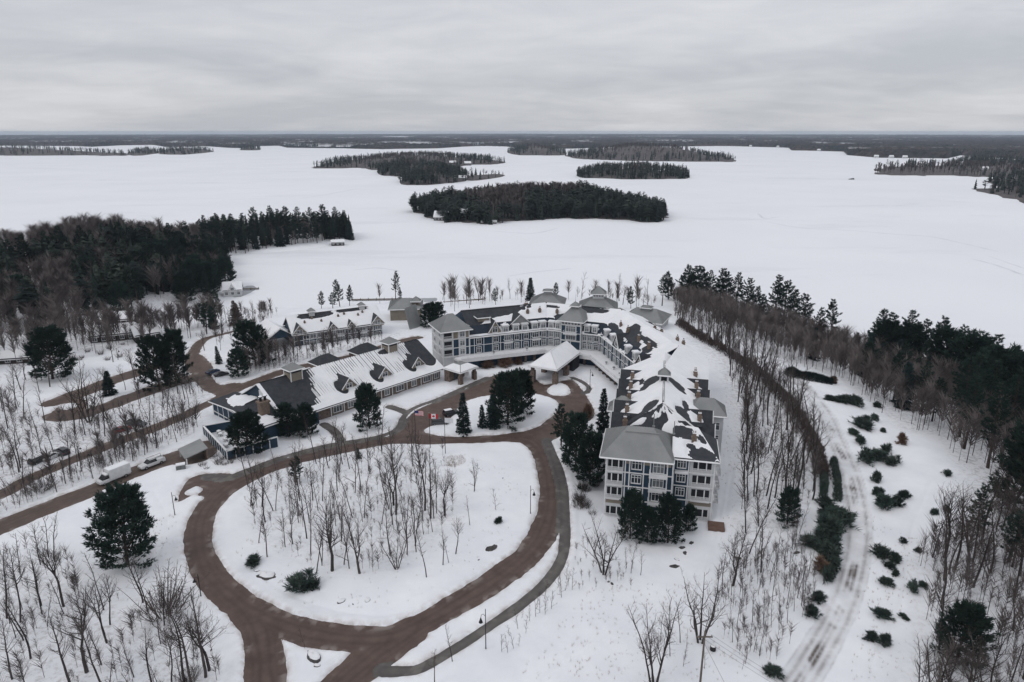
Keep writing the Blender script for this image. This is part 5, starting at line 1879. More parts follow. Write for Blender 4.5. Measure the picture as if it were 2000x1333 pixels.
def offset(P, d):
    """mitred parallel of a plan polyline, d metres to its left"""
    out = []
    for i in range(len(P)):
        ns = []
        for j in (i - 1, i):
            if 0 <= j < len(P) - 1:
                dx, dy = P[j + 1][0] - P[j][0], P[j + 1][1] - P[j][1]
                L = math.hypot(dx, dy)
                ns.append((-dy / L, dx / L))
        nx, ny = sum(n[0] for n in ns), sum(n[1] for n in ns)
        if len(ns) == 2:
            k = 2 / (nx * nx + ny * ny)
            nx, ny = nx * k, ny * k
        out.append((P[i][0] + nx * d, P[i][1] + ny * d))
    return out
# ------------------------------------------------------------------ the resort hotel: curved wing behind the court, long wing to the front
HT = Bld('resort_hotel', (30, 190, 0), 'large blue and white resort hotel curving round the entrance court, grey metal roof towers', 'hotel')
LCM = [(-14, 217), (12, 227), (29.5, 220), (38, 183)]
E0, E1, E2, E3 = offset(LCM, -0.5), offset(LCM, 1.8), offset(LCM, 9), offset(LCM, 18.5)
Z_T, Z_E, Z_M, Z_R, Z_O = 3.6, 9.6, 12.9, 16.3, 12.0
OUT = offset(LCM, 18)
w = MB()
for i in range(3):
    a, b = LCM[i], LCM[i + 1]
    w.poly([(*a, -0.5), (*b, -0.5), (*b, Z_E), (*a, Z_E)])
    a2, b2 = OUT[i], OUT[i + 1]
    w.poly([(*b2, -6), (*a2, -6), (*a2, Z_O + 0.5), (*b2, Z_O + 0.5)])
mid = offset(LCM, 9)
for i in (0, 3):
    p, q_, r_ = LCM[i], mid[i], OUT[i]
    e_ = [(*p, -3), (*r_, -6), (*r_, Z_O), (*q_, Z_R - 0.2), (*offset(LCM, 1.8)[i], Z_M - 0.2), (*p, Z_E)]
    w.poly(e_ if i == 3 else e_[::-1])
HT.part('wall', w, M_BLUE)
lo, up, ou = MB(), MB(), MB()
for i in range(3):
    lo.slab([(*E0[i], Z_E - 0.1), (*E0[i + 1], Z_E - 0.1), (*E1[i + 1], Z_M), (*E1[i], Z_M)], 0.25)
    up.slab([(*E1[i], Z_M), (*E1[i + 1], Z_M), (*E2[i + 1], Z_R), (*E2[i], Z_R)], 0.25)
    ou.slab([(*E2[i], Z_R), (*E2[i + 1], Z_R), (*E3[i + 1], Z_O), (*E3[i], Z_O)], 0.25)
HT.part('steep_roof', lo, mat('blue_shingles', (0.018, 0.026, 0.040), (0.030, 0.040, 0.055), 0.8, 0.85))
HT.part('roof', up, M_SHING)
HT.part('rear_roof', ou, M_SHING)
ev = MB()
for i in range(3):
    a, b = E0[i], E0[i + 1]
    ev.tube([(*a, Z_E - 0.2), (*b, Z_E - 0.2)], 0.24, 4)
    ev.tube([(*E3[i], Z_O - 0.15), (*E3[i + 1], Z_O - 0.15)], 0.2, 4)
HT.part('fascia', ev, M_WHITE)
rd = MB()
for i in range(3):
    rd.tube([(*E2[i], Z_R + 0.05), (*E2[i + 1], Z_R + 0.05)], 0.22, 4)
HT.part('ridge_cap', rd, M_SHING)


def strip_snow(i, lo_, hi_, z0, z1, mask, depth=0.22):
    return snow_sheet(HT, (*lo_[i], z0), (*lo_[i + 1], z0), (*hi_[i + 1], z1), (*hi_[i], z1), mask, depth, 0.45)


strip_snow(0, E1, E2, Z_M, Z_R, blotch(1, 5, 1.2, [(9, 7.0, 13, 2.6), (3, 2, 3.0, 2.2), (12, 5.5, 5, 2.0)]))
strip_snow(1, E1, E2, Z_M, Z_R, blotch(2, 5, 2.0, [(9, 0.6, 4.5, 2.6), (17, 7.2, 5, 1.5), (2, 7.0, 3, 0.8)]))
strip_snow(2, E1, E2, Z_M, Z_R, blotch(3, 5, 1.5, [(6, 1.0, 3.5, 1.3), (17, 4.6, 3.2, 2.6), (21, 2.2, 4.5, 2.8), (30, 4.2, 5, 1.1), (13, 0.5, 3, 1.3), (27, 0.6, 2.5, 1.4), (34, 1.5, 2.2, 1.5)]))
strip_snow(0, E3, E2, Z_O, Z_R, blotch(4, 6, 1.2))
strip_snow(1, E3, E2, Z_O, Z_R, blotch(5, 6, 1.5))
strip_snow(2, E3, E2, Z_O, Z_R, blotch(6, 6, 2.2, [(22, 6, 3, 1.5), (10, 2, 3, 2)]))
# light snow caught on the steep lower roof
strip_snow(0, E0, E1, Z_E, Z_M, blotch(7, 2.2, -1.0, [(10, 0, -20, 0.45)], 5), 0.16)
strip_snow(1, E0, E1, Z_E, Z_M, blotch(8, 2.2, -1.6, [(3, 0, -4, 0.4)], 5), 0.16)
strip_snow(2, E0, E1, Z_E, Z_M, blotch(9, 2.2, -0.9, [], 5), 0.16)

# facades round the court: two storeys above the terrace
WALLS = [(LCM[0], LCM[1]), (LCM[1], LCM[2]), (LCM[2], LCM[3])]
trim_grid(HT, *WALLS[0], [Z_T + 0.15, 6.6, 9.3], [0.2, 1.7, 5.0, 8.0, 10.9, 15.0, 18.4, 21.8, 25.0, 27.5], Z_T, 9.4)
for u, ty in ((3.3, 'd'), (9.3, 'w'), (13.3, 'b'), (16.7, 'w'), (20.1, 'w'), (23.5, 'b'), (26.6, 'w')):
    for z in (Z_T + 0.55, 7.1):
        window(HT, wall_pt(*WALLS[0], u, 0.004, z), wall_ang(*WALLS[0]), 1.5 if ty != 'b' else 2.0, 1.8, ty != 'd' and (u * 7 + z) % 3 > 1, 3 if ty == 'b' else 2)
    if ty == 'b':
        balcony(HT, wall_pt(*WALLS[0], u, 0.0, 6.65), wall_ang(*WALLS[0]), 3.0, 1.5)
trim_grid(HT, *WALLS[1], [Z_T + 0.15, 6.6, 9.3], [0.4, 2.5, 4.9, 12.6, 14.0, 16.2, 18.4], Z_T, 9.4)
for u in (1.5, 3.7, 13.3, 15.1, 17.3):
    for z in (Z_T + 0.55, 7.1):
        window(HT, wall_pt(*WALLS[1], u, 0.004, z), wall_ang(*WALLS[1]), 1.3, 1.8, (u * 5 + z) % 3 > 1, 2)
trim_grid(HT, *WALLS[2], [Z_T + 0.15, 6.6, 9.3], [0.4, 7, 14, 21, 28, 35, 37.6], Z_T, 9.4)
for k in range(10):
    u = 1.9 + 3.5 * k + (0.2 if k else 0)
    for z in (Z_T + 0.55, 7.1):
        window(HT, wall_pt(*WALLS[2], u, 0.004, z), wall_ang(*WALLS[2]), 1.5, 1.8, (k * 5 + int(z)) % 3 == 1, 2)
for u in (8.9, 12.7, 16.4, 19.6, 23.3, 26.3):
    if abs(u - 8.9) > 0.1:
        box_dormer(HT, *WALLS[0], u, Z_E + 0.25)
for u in (1.4, 3.8, 14.0, 16.6):
    box_dormer(HT, *WALLS[1], u, Z_E + 0.25, 2.0)
for u in (4, 9.5, 22, 28):
    box_dormer(HT, *WALLS[2], u, Z_E + 0.25, 2.2)
f0 = frame(LCM[0], wall_ang(*WALLS[0]))
gable_dormer(HT, f0, 8.9, -0.15, 6, 4.2, 11.0, 14.4, M_TAN, rz=wall_ang(*WALLS[0]))
gable_dormer(HT, f0, 18.2, 0.7, 6, 6.5, 12.75, 15.6, M_METAL, win=False, rz=wall_ang(*WALLS[0]))
f2 = frame(LCM[2], wall_ang(*WALLS[2]))
gable_dormer(HT, f2, 14.5, -0.2, 6, 4.6, 10.6, 14.0, M_PALE, rz=wall_ang(*WALLS[2]))
gable_dormer(HT, f2, 34.5, -0.9, 7, 5.4, 10.4, 13.6, M_TAN, rz=wall_ang(*WALLS[2]))
# low hipped box with louvres on the left wing roof
lf = MB()
lf.box(4.2, 8.0, 3.2, 6.6, 12.8, 15.0, 0, f0)
HT.part('louvre_box', lf, M_TAN)
hip_roof(HT, f0, 3.7, 8.5, 2.7, 7.1, 15.0, 16.4, 1.6, M_SHING, name='louvre_roof')

# metal roofed tower at the left end
tf = frame((-22.3, 212.6), R(24))
tw = MB()
tw.box(0, 9.2, 0, 11, -2, 12.6, 0, tf)
HT.part('tower_wall', tw, M_PALE)
TP = (tf(0, 0, 0)[:2], tf(9.2, 0, 0)[:2])
tb = MB()
for u0, u1, z0, z1, m in ((3.7, 5.4, 4.2, 9.6, 0), (7.9, 9.0, 4.2, 9.6, 0), (3.7, 5.2, 10.0, 12.2, 1), (8.0, 9.0, 10.0, 12.2, 1)):
    tb.box(u0, u1, -0.03, 0, z0, z1, m, tf)
HT.part('tower_cladding', tb, [M_BLUE, M_TAN])
trim_grid(HT, *TP, [4.0, 6.8, 9.75, 12.4], [0.12, 3.5, 5.6, 7.8, 9.08], 0, 12.5, 0.26)
for z in (4.4, 7.3, 10.3):
    lg = MB()
    lg.box(0.5, 3.1, -0.04, 0.0, z, z + 1.9, 0, tf)
    HT.part('loggia_shade', lg, M_DARK)  # thin dark panel on the wall, painted as shade inside open loggias
    balcony(HT, wall_pt(*TP, 1.8, 0, z - 0.3), wall_ang(*TP), 3.0, 0.5)
    window(HT, wall_pt(*TP, 6.7, 0.034, z + 0.1), wall_ang(*TP), 1.5, 1.6, True, 2)
TS = (tf(0, 11, 0)[:2], tf(0, 0, 0)[:2])
trim_grid(HT, *TS, [4.0, 6.8, 9.75, 12.4], [0.1, 5.5, 10.9], 0, 12.5, 0.26)
for u in (2.8, 8.2):
    for z in (4.6, 7.5, 10.4):
        window(HT, wall_pt(*TS, u, 0.004, z), wall_ang(*TS), 1.4, 1.5, False, 2)
hip_roof(HT, tf, -0.9, 10.1, -0.9, 11.9, 12.7, 17.0, 4.6, M_METAL, 0.55, 'metal_roof')
snow_sheet(HT, tf(1, 0.2, 13.3), tf(4.5, 0.2, 13.3), tf(4.5, 3.5, 14.6), tf(3, 3.5, 14.6), blotch(12, 3, -0.6), 0.12, 0.4)

# centre tower above the court
c0, c1 = WALLS[1]
cf = frame(c0, wall_ang(c0, c1))
ct = MB()
ct.box(5.3, 12.3, -1.3, 8, -0.4, 13.6, 0, cf)
HT.part('tower_wall', ct, M_PALE)
CP0, CP1 = cf(5.3, -1.3, 0)[:2], cf(12.3, -1.3, 0)[:2]
cb = MB()
for a, b, z0, z1 in ((0.15, 3.4, 3.9, 6.5), (3.6, 6.85, 3.9, 6.5), (0.15, 1.5, 7.0, 11.9), (5.5, 6.85, 7.0, 11.9)):
    cb.box(5.3 + a, 5.3 + b, -1.33, -1.3, z0, z1, 0, cf)
HT.part('tower_cladding', cb, M_BLUE)
trim_grid(HT, CP0, CP1, [3.75, 6.7, 9.4, 12.1, 13.5], [0.12, 3.5, 6.88], 3.7, 13.5, 0.24)
for z in (7.2, 9.9):
    window(HT, wall_pt(CP0, CP1, 3.5, 0.09, z), wall_ang(CP0, CP1), 3.2, 1.9, True, 4)
balcony(HT, wall_pt(CP0, CP1, 3.5, 0, 9.35), wall_ang(CP0, CP1), 4.6, 1.5, True)
for k in range(6):
    window(HT, wall_pt(CP0, CP1, 0.75 + 1.1 * k, 0.004, 12.45), wall_ang(CP0, CP1), 0.7, 0.7, False, 1)
hip_roof(HT, cf, 4.2, 13.4, -2.4, 9.0, 13.7, 17.9, 4.0, M_METAL, 0.55, 'metal_roof')
cu = MB()
cu.box(7.7, 9.9, 2.2, 4.4, 16.4, 18.0, 0, cf)
HT.part('roof_lantern', cu, M_METAL)
hip_roof(HT, cf, 7.2, 10.4, 1.7, 4.9, 18.0, 19.3, 1.55, M_METAL, 0.5, 'lantern_roof')
fi = MB()
fi.tube([cf(8.8, 3.3, 19.2), cf(8.8, 3.3, 20.4)], [0.09, 0.03], 5)
HT.part('finial', fi, M_METAL)

# terrace over the lower storey, with its white parapet
TI, TO = offset(LCM, -0.02), offset(LCM, -5.6)
TOX = [(-16.2, 210.6), (-2.5, 215.9), (11.0, 220.6), (25.5, 213.6), (31.2, 191.6), (33.4, 190.6)]
tr = MB()
pts = [LCM[0], *TOX, (36.2, 191), LCM[2], LCM[1]]
tr.prism([(-19, 213.5)] + TOX + [(36.3, 191.0), (29.6, 220.1), (12.0, 227.1), (-14, 217.1)], 2.9, Z_T, 0)
HT.part('terrace', tr, M_WHITE)
pr_ = MB()
for i in range(len(TOX) - 1):
    a, b = TOX[i], TOX[i + 1]
    L = math.hypot(b[0] - a[0], b[1] - a[1])
    g = lambda u, o, z, a=a, b=b: wall_pt(a, b, u, -o, z)
    pr_.box(0, L, 0, 0.12, 4.45, 4.6, 0, g)
    pr_.box(0, L, 0.02, 0.08, 3.62, 4.2, 0, g)
    for k in range(int(L / 2.2) + 1):
        pr_.box(k * 2.2, k * 2.2 + 0.14, -0.01, 0.13, 3.6, 4.62, 0, g)
HT.part('parapet', pr_, M_WHITE)
ts = MB()
ts.prism([(-18.5, 213.6), (-15.9, 211.0), (-2.4, 216.3), (11.0, 220.95), (25.2, 213.9), (30.9, 191.9), (33.2, 191.0), (35.9, 191.3), (29.3, 219.7), (12, 226.7), (-13.8, 216.7)], Z_T + 0.004, Z_T + 0.14)
HT.part('snow_cover', ts, M_ROOFSNOW)
lw = MB()
LO = offset([(-15, 213.6), (11.2, 223.6), (27.3, 215.5), (33.2, 192.4)], 0.0)
for i in range(3):
    lw.poly([(*LO[i], -1), (*LO[i + 1], -1), (*LO[i + 1], 2.9), (*LO[i], 2.9)])
lw.poly([(33.2, 192.4, -1), (36.2, 191.2, -1), (36.2, 191.2, 2.9), (33.2, 192.4, 2.9)])
HT.part('lower_wall', lw, M_BLUE)
cl = MB()
for i in range(3):
    a, b = LO[i], LO[i + 1]
    L = math.hypot(b[0] - a[0], b[1] - a[1])
    for k in range(int(L / 3.2)):
        if i == 0 and k < 2:
            continue
        cl.box(1.2 + 3.2 * k, 2.0 + 3.2 * k, -0.5, -0.02, -0.6, 2.9, 0, lambda u, o, z, a=a, b=b: wall_pt(a, b, u, -o, z))
HT.part('pier', cl, M_STONE)
# furniture left out under snow on the terrace
for x, y, s in ((32.6, 196.5, 1), (33.6, 199, 0.8), (31.5, 202, 0.9), (29.8, 207, 0.8), (5, 221.5, 0.8), (-6, 217.4, 0.8)):
    t_ = empty('terrace_table', (x, y, Z_T + 0.14), random.random(), 'small dark table standing on the snowy hotel terrace', 'table', 'tables on the hotel terrace')
    a_ = MB()
    a_.tube([(0, 0, 0.66), (0, 0, 0.72)], 0.55 * s, 10)
    a_.build('table_top', M_BLACK, t_)
    a_ = MB()
    a_.tube([(0, 0, 0), (0, 0, 0.66)], 0.06, 6)
    a_.box(-0.3, 0.3, -0.05, 0.05, 0, 0.05)
    a_.build('pedestal', M_BLACK, t_)

# ---- the long right wing
RO, RA = (18.9, 126.4), R(-12.5)
rf = frame(RO, RA)
RW, RL = 21.5, 58.0
Z_F = 12.0
rw = MB()
rw.box(0, RW, 12.5, RL, -5, 10.4, 0, rf)
HT.part('wing_wall', rw, M_BLUE)
rr = MB()
ZRR = 16.0
sl = [[rf(-0.6, 13.2, 10.2), rf(-0.6, RL, 10.2), rf(RW / 2, RL, ZRR), rf(RW / 2, 20.5, ZRR)], [rf(RW + 0.6, RL, 10.2), rf(RW + 0.6, 13.2, 10.2), rf(RW / 2, 20.5, ZRR), rf(RW / 2, RL, ZRR)]]
hipq = [rf(-0.6, 13.2, 10.2), rf(RW + 0.6, 13.2, 10.2), rf(RW / 2, 20.5, ZRR)]
rr.slab(hipq, 0.25)
for p in sl:
    rr.slab(p[::-1] if p is sl[0] else p[::-1], 0.25)
HT.part('wing_roof', rr, M_SHING)
snow_sheet(HT, rf(-0.4, 13.4, 10.3), rf(RW + 0.4, 13.4, 10.3), rf(RW / 2 + 0.1, 20.4, ZRR), rf(RW / 2 - 0.1, 20.4, ZRR), blotch(27, 3, -0.2, [(15, 3.5, -3.2, 3.0)]), 0.22, 0.35)
vb = MB()
vb.tube([rf(RW + 0.6, 13.0, 10.25), rf(RW / 2, 20.5, ZRR + 0.1)], 0.2, 4)
vb.tube([rf(-0.7, 13.0, 10.0), rf(-0.7, RL, 10.0)], 0.2, 4)
vb.tube([rf(RW + 0.7, 13.0, 10.0), rf(RW + 0.7, RL, 10.0)], 0.2, 4)
HT.part('fascia', vb, M_WHITE)
rc = MB()
rc.tube([rf(RW / 2, 20.5, ZRR + 0.1), rf(RW / 2, RL - 8, ZRR + 0.1)], 0.3, 4)
HT.part('ridge_cap', rc, M_SHING)
Ls = RL - 13.2
lh = [(Ls * 0.50, 11.2, 3.0, 2.6), (Ls * 0.44, 8.8, 1.8, 1.3), (3, 11, 2.6, 2.0), (1, 5, 1.6, 4.0), (2.5, 2.0, 2.2, 1.6), (9.3, 1.4, 1.6, 1.4), (17, 1.4, 1.5, 1.5), (24.6, 1.4, 1.6, 1.4), (32, 1.4, 1.5, 1.4), (40, 1.6, 1.8, 1.6), (Ls * 0.58, 7.6, 2.6, 0.7)]
rh = [(Ls * 0.48, 11.4, 2.2, 2.8), (Ls * 0.42, 9.6, 1.4, 1.8), (3, 9, 3.2, 2.0), (1, 3, 2, 3.4), (10, 8, 2.8, 0.9), (7.5, 1.6, 1.6, 1.2), (28, 1.6, 1.6, 1.2), (36, 1.6, 1.6, 1.2)]
snow_sheet(HT, sl[0][0], sl[0][1], sl[0][2], sl[0][3], blotch(21, 5, 3.0, lh), 0.25, 0.42)
snow_sheet(HT, sl[1][1], sl[1][0], sl[1][3], sl[1][2], blotch(22, 5, 3.0, rh), 0.25, 0.42)
# wing side bays: gabled dormers both sides, turrets on the right
fl = frame(rf(0, RL, 0), RA - math.pi / 2)           # along the left side, facing the court
fr_ = frame(rf(RW, 0, 0), RA + math.pi / 2)          # along the right side
for t in (19, 26.5, 34, 41.5, 49):
    gable_dormer(HT, fl, RL - t, -0.1, 7.0, 4.6, 10.6, 13.4, M_PALE, -1, rz=RA - math.pi / 2)
for t in (17, 24.5, 38, 45.5):
    gable_dormer(HT, fr_, t, -0.1, 7.0, 4.6, 10.6, 13.4, M_PALE, 1, rz=RA + math.pi / 2)
LS = (rf(0, RL, 0)[:2], rf(0, 0, 0)[:2])
RS = (rf(RW, 0, 0)[:2], rf(RW, RL, 0)[:2])
trim_grid(HT, *LS, [1.0, 4.1, 7.2, 10.0], [RL - t for t in range(14, 58, 4)], -3, 10.1)
trim_grid(HT, *RS, [1.0, 4.1, 7.2, 10.0], [t for t in range(14, 58, 4)], -3, 10.1)
for k in range(10):
    for z in (1.6, 4.7, 7.8):
        window(HT, wall_pt(*LS, RL - (16 + 4 * k), 0.004, z), wall_ang(*LS), 1.6, 1.6, (k + int(z)) % 3 != 0, 2)
        if k % 3 != 2:
            window(HT, wall_pt(*RS, 16 + 4 * k, 0.004, z), wall_ang(*RS), 1.6, 1.6, (k + int(z)) % 3 != 0, 2)
for t in (14.8, 22.3, 30.2, 37.8, 45.3):
    chimney(HT, rf(2.8, t, 11.9), RA, 0.55, 2.3)
for t in (20.7, 41.8, 49.5, 51.2):
    chimney(HT, rf(RW - 2.6, t, 11.8), RA, 0.55, 2.3)
chimney(HT, rf(RW - 4.2, 7.8, 12.6), RA, 0.6, 2.2)
chimney(HT, rf(RW - 2.4, 34.8, 11.8), RA, 0.55, 2.3)
for i, (u, d, z) in enumerate(((22.5, 4.6, 14.2), (27.0, 4.6, 14.2))):
    p = wall_pt(*WALLS[0], u, -d, z)
    chimney(HT, p, wall_ang(*WALLS[0]), 0.55, 1.9)
chimney(HT, wall_pt(*WALLS[1], 2.0, -4.4, 14.0), wall_ang(*WALLS[1]), 0.55, 1.9)
chimney(HT, wall_pt(*WALLS[0], 25.0, -12, 14.8), wall_ang(*WALLS[0]), 0.9, 1.6)
for u, d in ((7, 4.0), (13, 4.0), (22.5, 3.6), (30, 3.6), (12, 13.5), (16, 14.0), (25, 15.0), (29, 15.0), (2, 8.5)):
    chimney(HT, wall_pt(*WALLS[2], u, -d, 13.8 if d < 9 else 13.4), wall_ang(*WALLS[2]), 0.55, 1.9)
# small dark stacks and vents between the chimneys
for s, t, z in ((3.2, 18.2, 12), (3.0, 41, 12), (18.6, 15.5, 12), (18.9, 36, 12)):
    v = MB()
    v.box(s - 0.5, s + 0.5, t - 0.5, t + 0.5, z - 0.4, z + 1.3, 0, rf)
    HT.part('roof_vent', v, M_SHING)
# ridge lantern
rl = MB()
rl.box(RW / 2 - 1.1, RW / 2 + 1.1, 34.4, 36.6, ZRR - 1.0, ZRR + 1.7, 0, rf)
rlo = HT.part('ridge_lantern', rl, M_PALE)
lv = MB()
lv.box(RW / 2 - 0.7, RW / 2 + 0.7, 34.36, 34.4, ZRR + 0.2, ZRR + 1.4, 0, rf)
HT.part('louvre', lv, M_DARK, rlo)
hip_roof(HT, rf, RW / 2 - 1.5, RW / 2 + 1.5, 34.0, 37.0, ZRR + 1.7, ZRR + 3.3, 1.45, M_METAL, 0.5, 'lantern_roof', parent=rlo)
# metal roofed turrets
for s0, s1, t0, t1, sd in ((RW - 4.5, RW + 3.2, 27.5, 33.5, 1), (-1.2, 4.2, 25.5, 29.5, -1)):
    tb = MB()
    tb.box(s0, s1, t0, t1, -5 if sd > 0 else 2, 11.2, 0, rf)
    HT.part('turret_wall', tb, M_PALE)
    hip_roof(HT, rf, s0 - 0.7, s1 + 0.7, t0 - 0.7, t1 + 0.7, 11.2, 14.2, 3.0, M_METAL, 0.5, 'metal_roof')
for z in (1.2, 4.4, 7.6):
    for t in (28.8, 31.9):
        window(HT, wall_pt(rf(RW + 3.2, 0, 0)[:2], rf(RW + 3.2, RL, 0)[:2], t, 0.004, z), RA + math.pi / 2, 1.6, 1.7, False, 2)
    window(HT, wall_pt(rf(0, 27.5, 0)[:2], rf(RW + 3.2, 27.5, 0)[:2], RW + 1.6, 0.004, z), RA, 1.6, 1.7, False, 2)
# stacked balconies down the right side, near the front
for k, t in enumerate((6.5, 10.5)):
    for z in (1.0, 4.1, 7.2):
        lg = MB()
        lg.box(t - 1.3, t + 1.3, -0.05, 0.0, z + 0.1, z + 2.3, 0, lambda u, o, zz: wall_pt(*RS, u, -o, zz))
        HT.part('loggia_shade', lg, M_DARK)  # shade of the open bays as a flat dark panel, no real hollow
        balcony(HT, wall_pt(*RS, t, 0, z), wall_ang(*RS), 3.0, 1.4)

# where the curved wing's ridge comes down onto the long wing
hp = MB()
hq = [(*E3[3], Z_O + 0.02), (*E2[3], Z_R + 0.02), rf(RW / 2, RL - 12, ZRR + 0.12), rf(RW + 0.8, RL - 10, 10.5)]
hp.slab(hq, 0.2)
HT.part('valley_roof', hp, M_SHING)
snow_sheet(HT, hq[0], hq[3], hq[2], hq[1], blotch(33, 4, 3.0), 0.25, 0.4)
# ---- end block facing the viewer
eb = MB()
eb.box(0, 13.4, 0, 12.6, -5, Z_F, 0, rf)
HT.part('end_wall', eb, M_BLUE)
eb = MB()
eb.box(13.4, RW, 2.6, 12.6, -5, Z_F - 0.3, 0, rf)
HT.part('end_wall', eb, M_BLUE)
FA = (rf(0, 0, 0)[:2], rf(13.4, 0, 0)[:2])
FB = (rf(13.4, 2.6, 0)[:2], rf(RW, 2.6, 0)[:2])
ZS = [-2.1, 2.3, 5.4, 8.5]                     # storey levels
cladA = MB()
for u0, u1, z0, z1, m in ((0, 3.6, -4, 11.9, 1), (3.9, 5.0, 10.4, 11.9, 2), (7.5, 8.8, 10.4, 11.9, 2), (11.8, 12.9, 10.4, 11.9, 2), (0.3, 3.6, 1.2, 2.1, 2)):
    cladA = MB()
    cladA.box(u0, u1, -0.03 if m != 2 else -0.05, 0.0, z0, z1, 0, lambda u, o, z: wall_pt(*FA, u, -o, z))
    HT.part('cladding', cladA, [M_PALE, M_TAN][m - 1])
cladB = MB()
for u0, u1, z0, z1, m in ((3.2, 8.1, -4, 11.6, 1), (3.4, 7.9, 1.2, 2.1, 2)):
    cladB = MB()
    cladB.box(u0, u1, -0.03 if m != 2 else -0.05, 0.0, z0, z1, 0, lambda u, o, z: wall_pt(*FB, u, -o, z))
    HT.part('cladding', cladB, [M_PALE, M_TAN][m - 1])
trim_grid(HT, *FA, [2.25, 5.35, 8.45, 11.75], [0.13, 3.95, 4.8, 7.6, 8.9, 12.2, 13.27], -4, 11.9, 0.24)
trim_grid(HT, *FB, [2.25, 5.35, 8.45, 11.5], [0.13, 3.0, 8.0], -4, 11.6, 0.24)
for z in ZS:
    for FW, u in ((FA, 1.95), (FB, 5.6)):
        lg = MB()
        wd = 1.45 if FW is FA else 1.75
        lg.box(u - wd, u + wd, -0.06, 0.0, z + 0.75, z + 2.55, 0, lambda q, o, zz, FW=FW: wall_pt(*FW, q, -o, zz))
        o_ = HT.part('loggia_shade', lg, M_DARK)  # flat panel coloured dark for the shade behind the balconies
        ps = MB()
        for q in (-wd / 2.2, wd / 2.2):
            ps.box(u + q - 0.11, u + q + 0.11, -0.10, -0.06, z + 0.75, z + 2.55, 0, lambda q2, o, zz, FW=FW: wall_pt(*FW, q2, -o, zz))
        HT.part('post', ps, M_WHITE, o_)
        balcony(HT, wall_pt(*FW, u, 0.0, z + 0.15), wall_ang(*FW), 2 * wd + 0.2, 0.55)
    window(HT, wall_pt(*FA, 6.2, 0.004, z + 0.9), wall_ang(*FA), 1.8, 1.7, False, 3)
    window(HT, wall_pt(*FA, 10.5, 0.004, z + 0.5), wall_ang(*FA), 2.0, 2.0, z > 5, 3)
    if z > 0:
        balcony(HT, wall_pt(*FA, 10.5, 0.0, z + 0.05), wall_ang(*FA), 3.6, 1.5, z > 8)
    window(HT, wall_pt(*FB, 1.6, 0.004, z + 0.9), wall_ang(*FB), 1.6, 1.6, False, 3)
shelf = MB()
shelf.box(0.3, 2.9, -0.9, 0.0, 8.35, 8.55, 0, lambda u, o, z: wall_pt(*FB, u, -o, z))
shelf.box(0.35, 2.85, -0.85, 0.0, 8.553, 8.85, 1, lambda u, o, z: wall_pt(*FB, u, -o, z))
HT.part('canopy_shelf', shelf, [M_WHITE, M_ROOFSNOW])
hip_roof(HT, rf, -1.1, 13.3, -1.4, 12.6, Z_F, 16.2, 5.2, M_METAL, 0.5, 'metal_roof', rs=(4.0, 9.0))
hb = MB()
hb.tube([rf(3.4, 4.1, 15.65), rf(10.4, 4.1, 15.65)], 0.10, 4)
HT.part('snow_guard', hb, M_METAL)
fb = MB()
q0 = [rf(13.0, 1.6, Z_F - 0.3), rf(RW + 0.7, 1.6, Z_F - 0.3), rf(RW - 3, 12.9, Z_F + 1.6), rf(13.0, 12.9, Z_F + 2.3)]
fb.slab(q0, 0.3)
fb.slab([rf(RW + 0.7, 1.6, Z_F - 0.3), rf(RW + 0.7, 12.9, Z_F - 0.3), rf(RW - 3, 12.9, Z_F + 1.6)], 0.3)
HT.part('low_roof', fb, M_SHING)
snow_sheet(HT, q0[0], q0[1], q0[2], q0[3], blotch(31, 3, 1.2, [(6.3, 2.2, 2.6, 2.4), (4.4, 5.0, 1.4, 1.1), (3.5, 9.5, 3.4, 2.2), (8, 8, 1.0, 1.6)]), 0.22, 0.35)
ev = MB()
ev.tube([q0[0][:2] + (Z_F - 0.45,), q0[1][:2] + (Z_F - 0.45,)], 0.2, 4)
ev.tube([q0[1][:2] + (Z_F - 0.45,), rf(RW + 0.7, 12.9, Z_F - 0.45)], 0.2, 4)
HT.part('fascia', ev, M_WHITE)
for s, t in ((13.2, 9.0), (9.0, 12.0)):
    v = MB()
    v.tube([rf(s, t, 13.5), rf(s, t, 16.6)], 0.09, 6)
    v.tube([rf(s, t, 13.6), rf(s, t, 13.9)], 0.3, 8)
    HT.part('vent_pipe', v, M_METAL)
# ground level deck at the right corner of the end block
dk = MB()
dk.box(RW - 0.6, RW + 2.6, -0.9, 1.9, -2.3, -1.5, 0, rf)
HT.part('deck', dk, mat('brown_deck', (0.11, 0.065, 0.05), (0.16, 0.10, 0.08), 1.0, 0.85))

# ---- entrance canopy over the drive
CN = Bld('entrance_canopy', (13, 207, 0), 'snow covered hipped canopy over the drive at the hotel door', 'canopy')
ca = math.atan2(14.5 - (-3.2), 22.2 - 13.6)          # canopy long side runs back to the door
ka = frame((5.0, 201.6), math.atan2(196.8 - 201.1, 13.6 - 5.0))
k_l, k_d = 9.6, 19.5
pl, _ = hip_roof(CN, ka, 0, k_l, 0, k_d, 5.0, 8.3, 4.7, M_SHING, rs=(k_l / 2 - 0.01, k_l / 2 + 0.01))
r0, r1 = ka(k_l / 2, 6.0, 8.3), ka(k_l / 2, k_d, 8.3)
CN.e.children[0].data.clear_geometry() if False else None
for o_ in list(CN.e.children):
    bpy.data.objects.remove(o_)
A_, B_, C_, D_ = ka(0, 0, 5.0), ka(k_l, 0, 5.0), ka(k_l, k_d, 5.0), ka(0, k_d, 5.0)
m_ = MB()
for p in ([A_, B_, r0], [B_, C_, r1, r0], [D_, A_, r0, r1], [D_, C_, B_, A_]):
    m_.poly(p)
CN.part('roof', m_, M_SHING)
sm = MB()
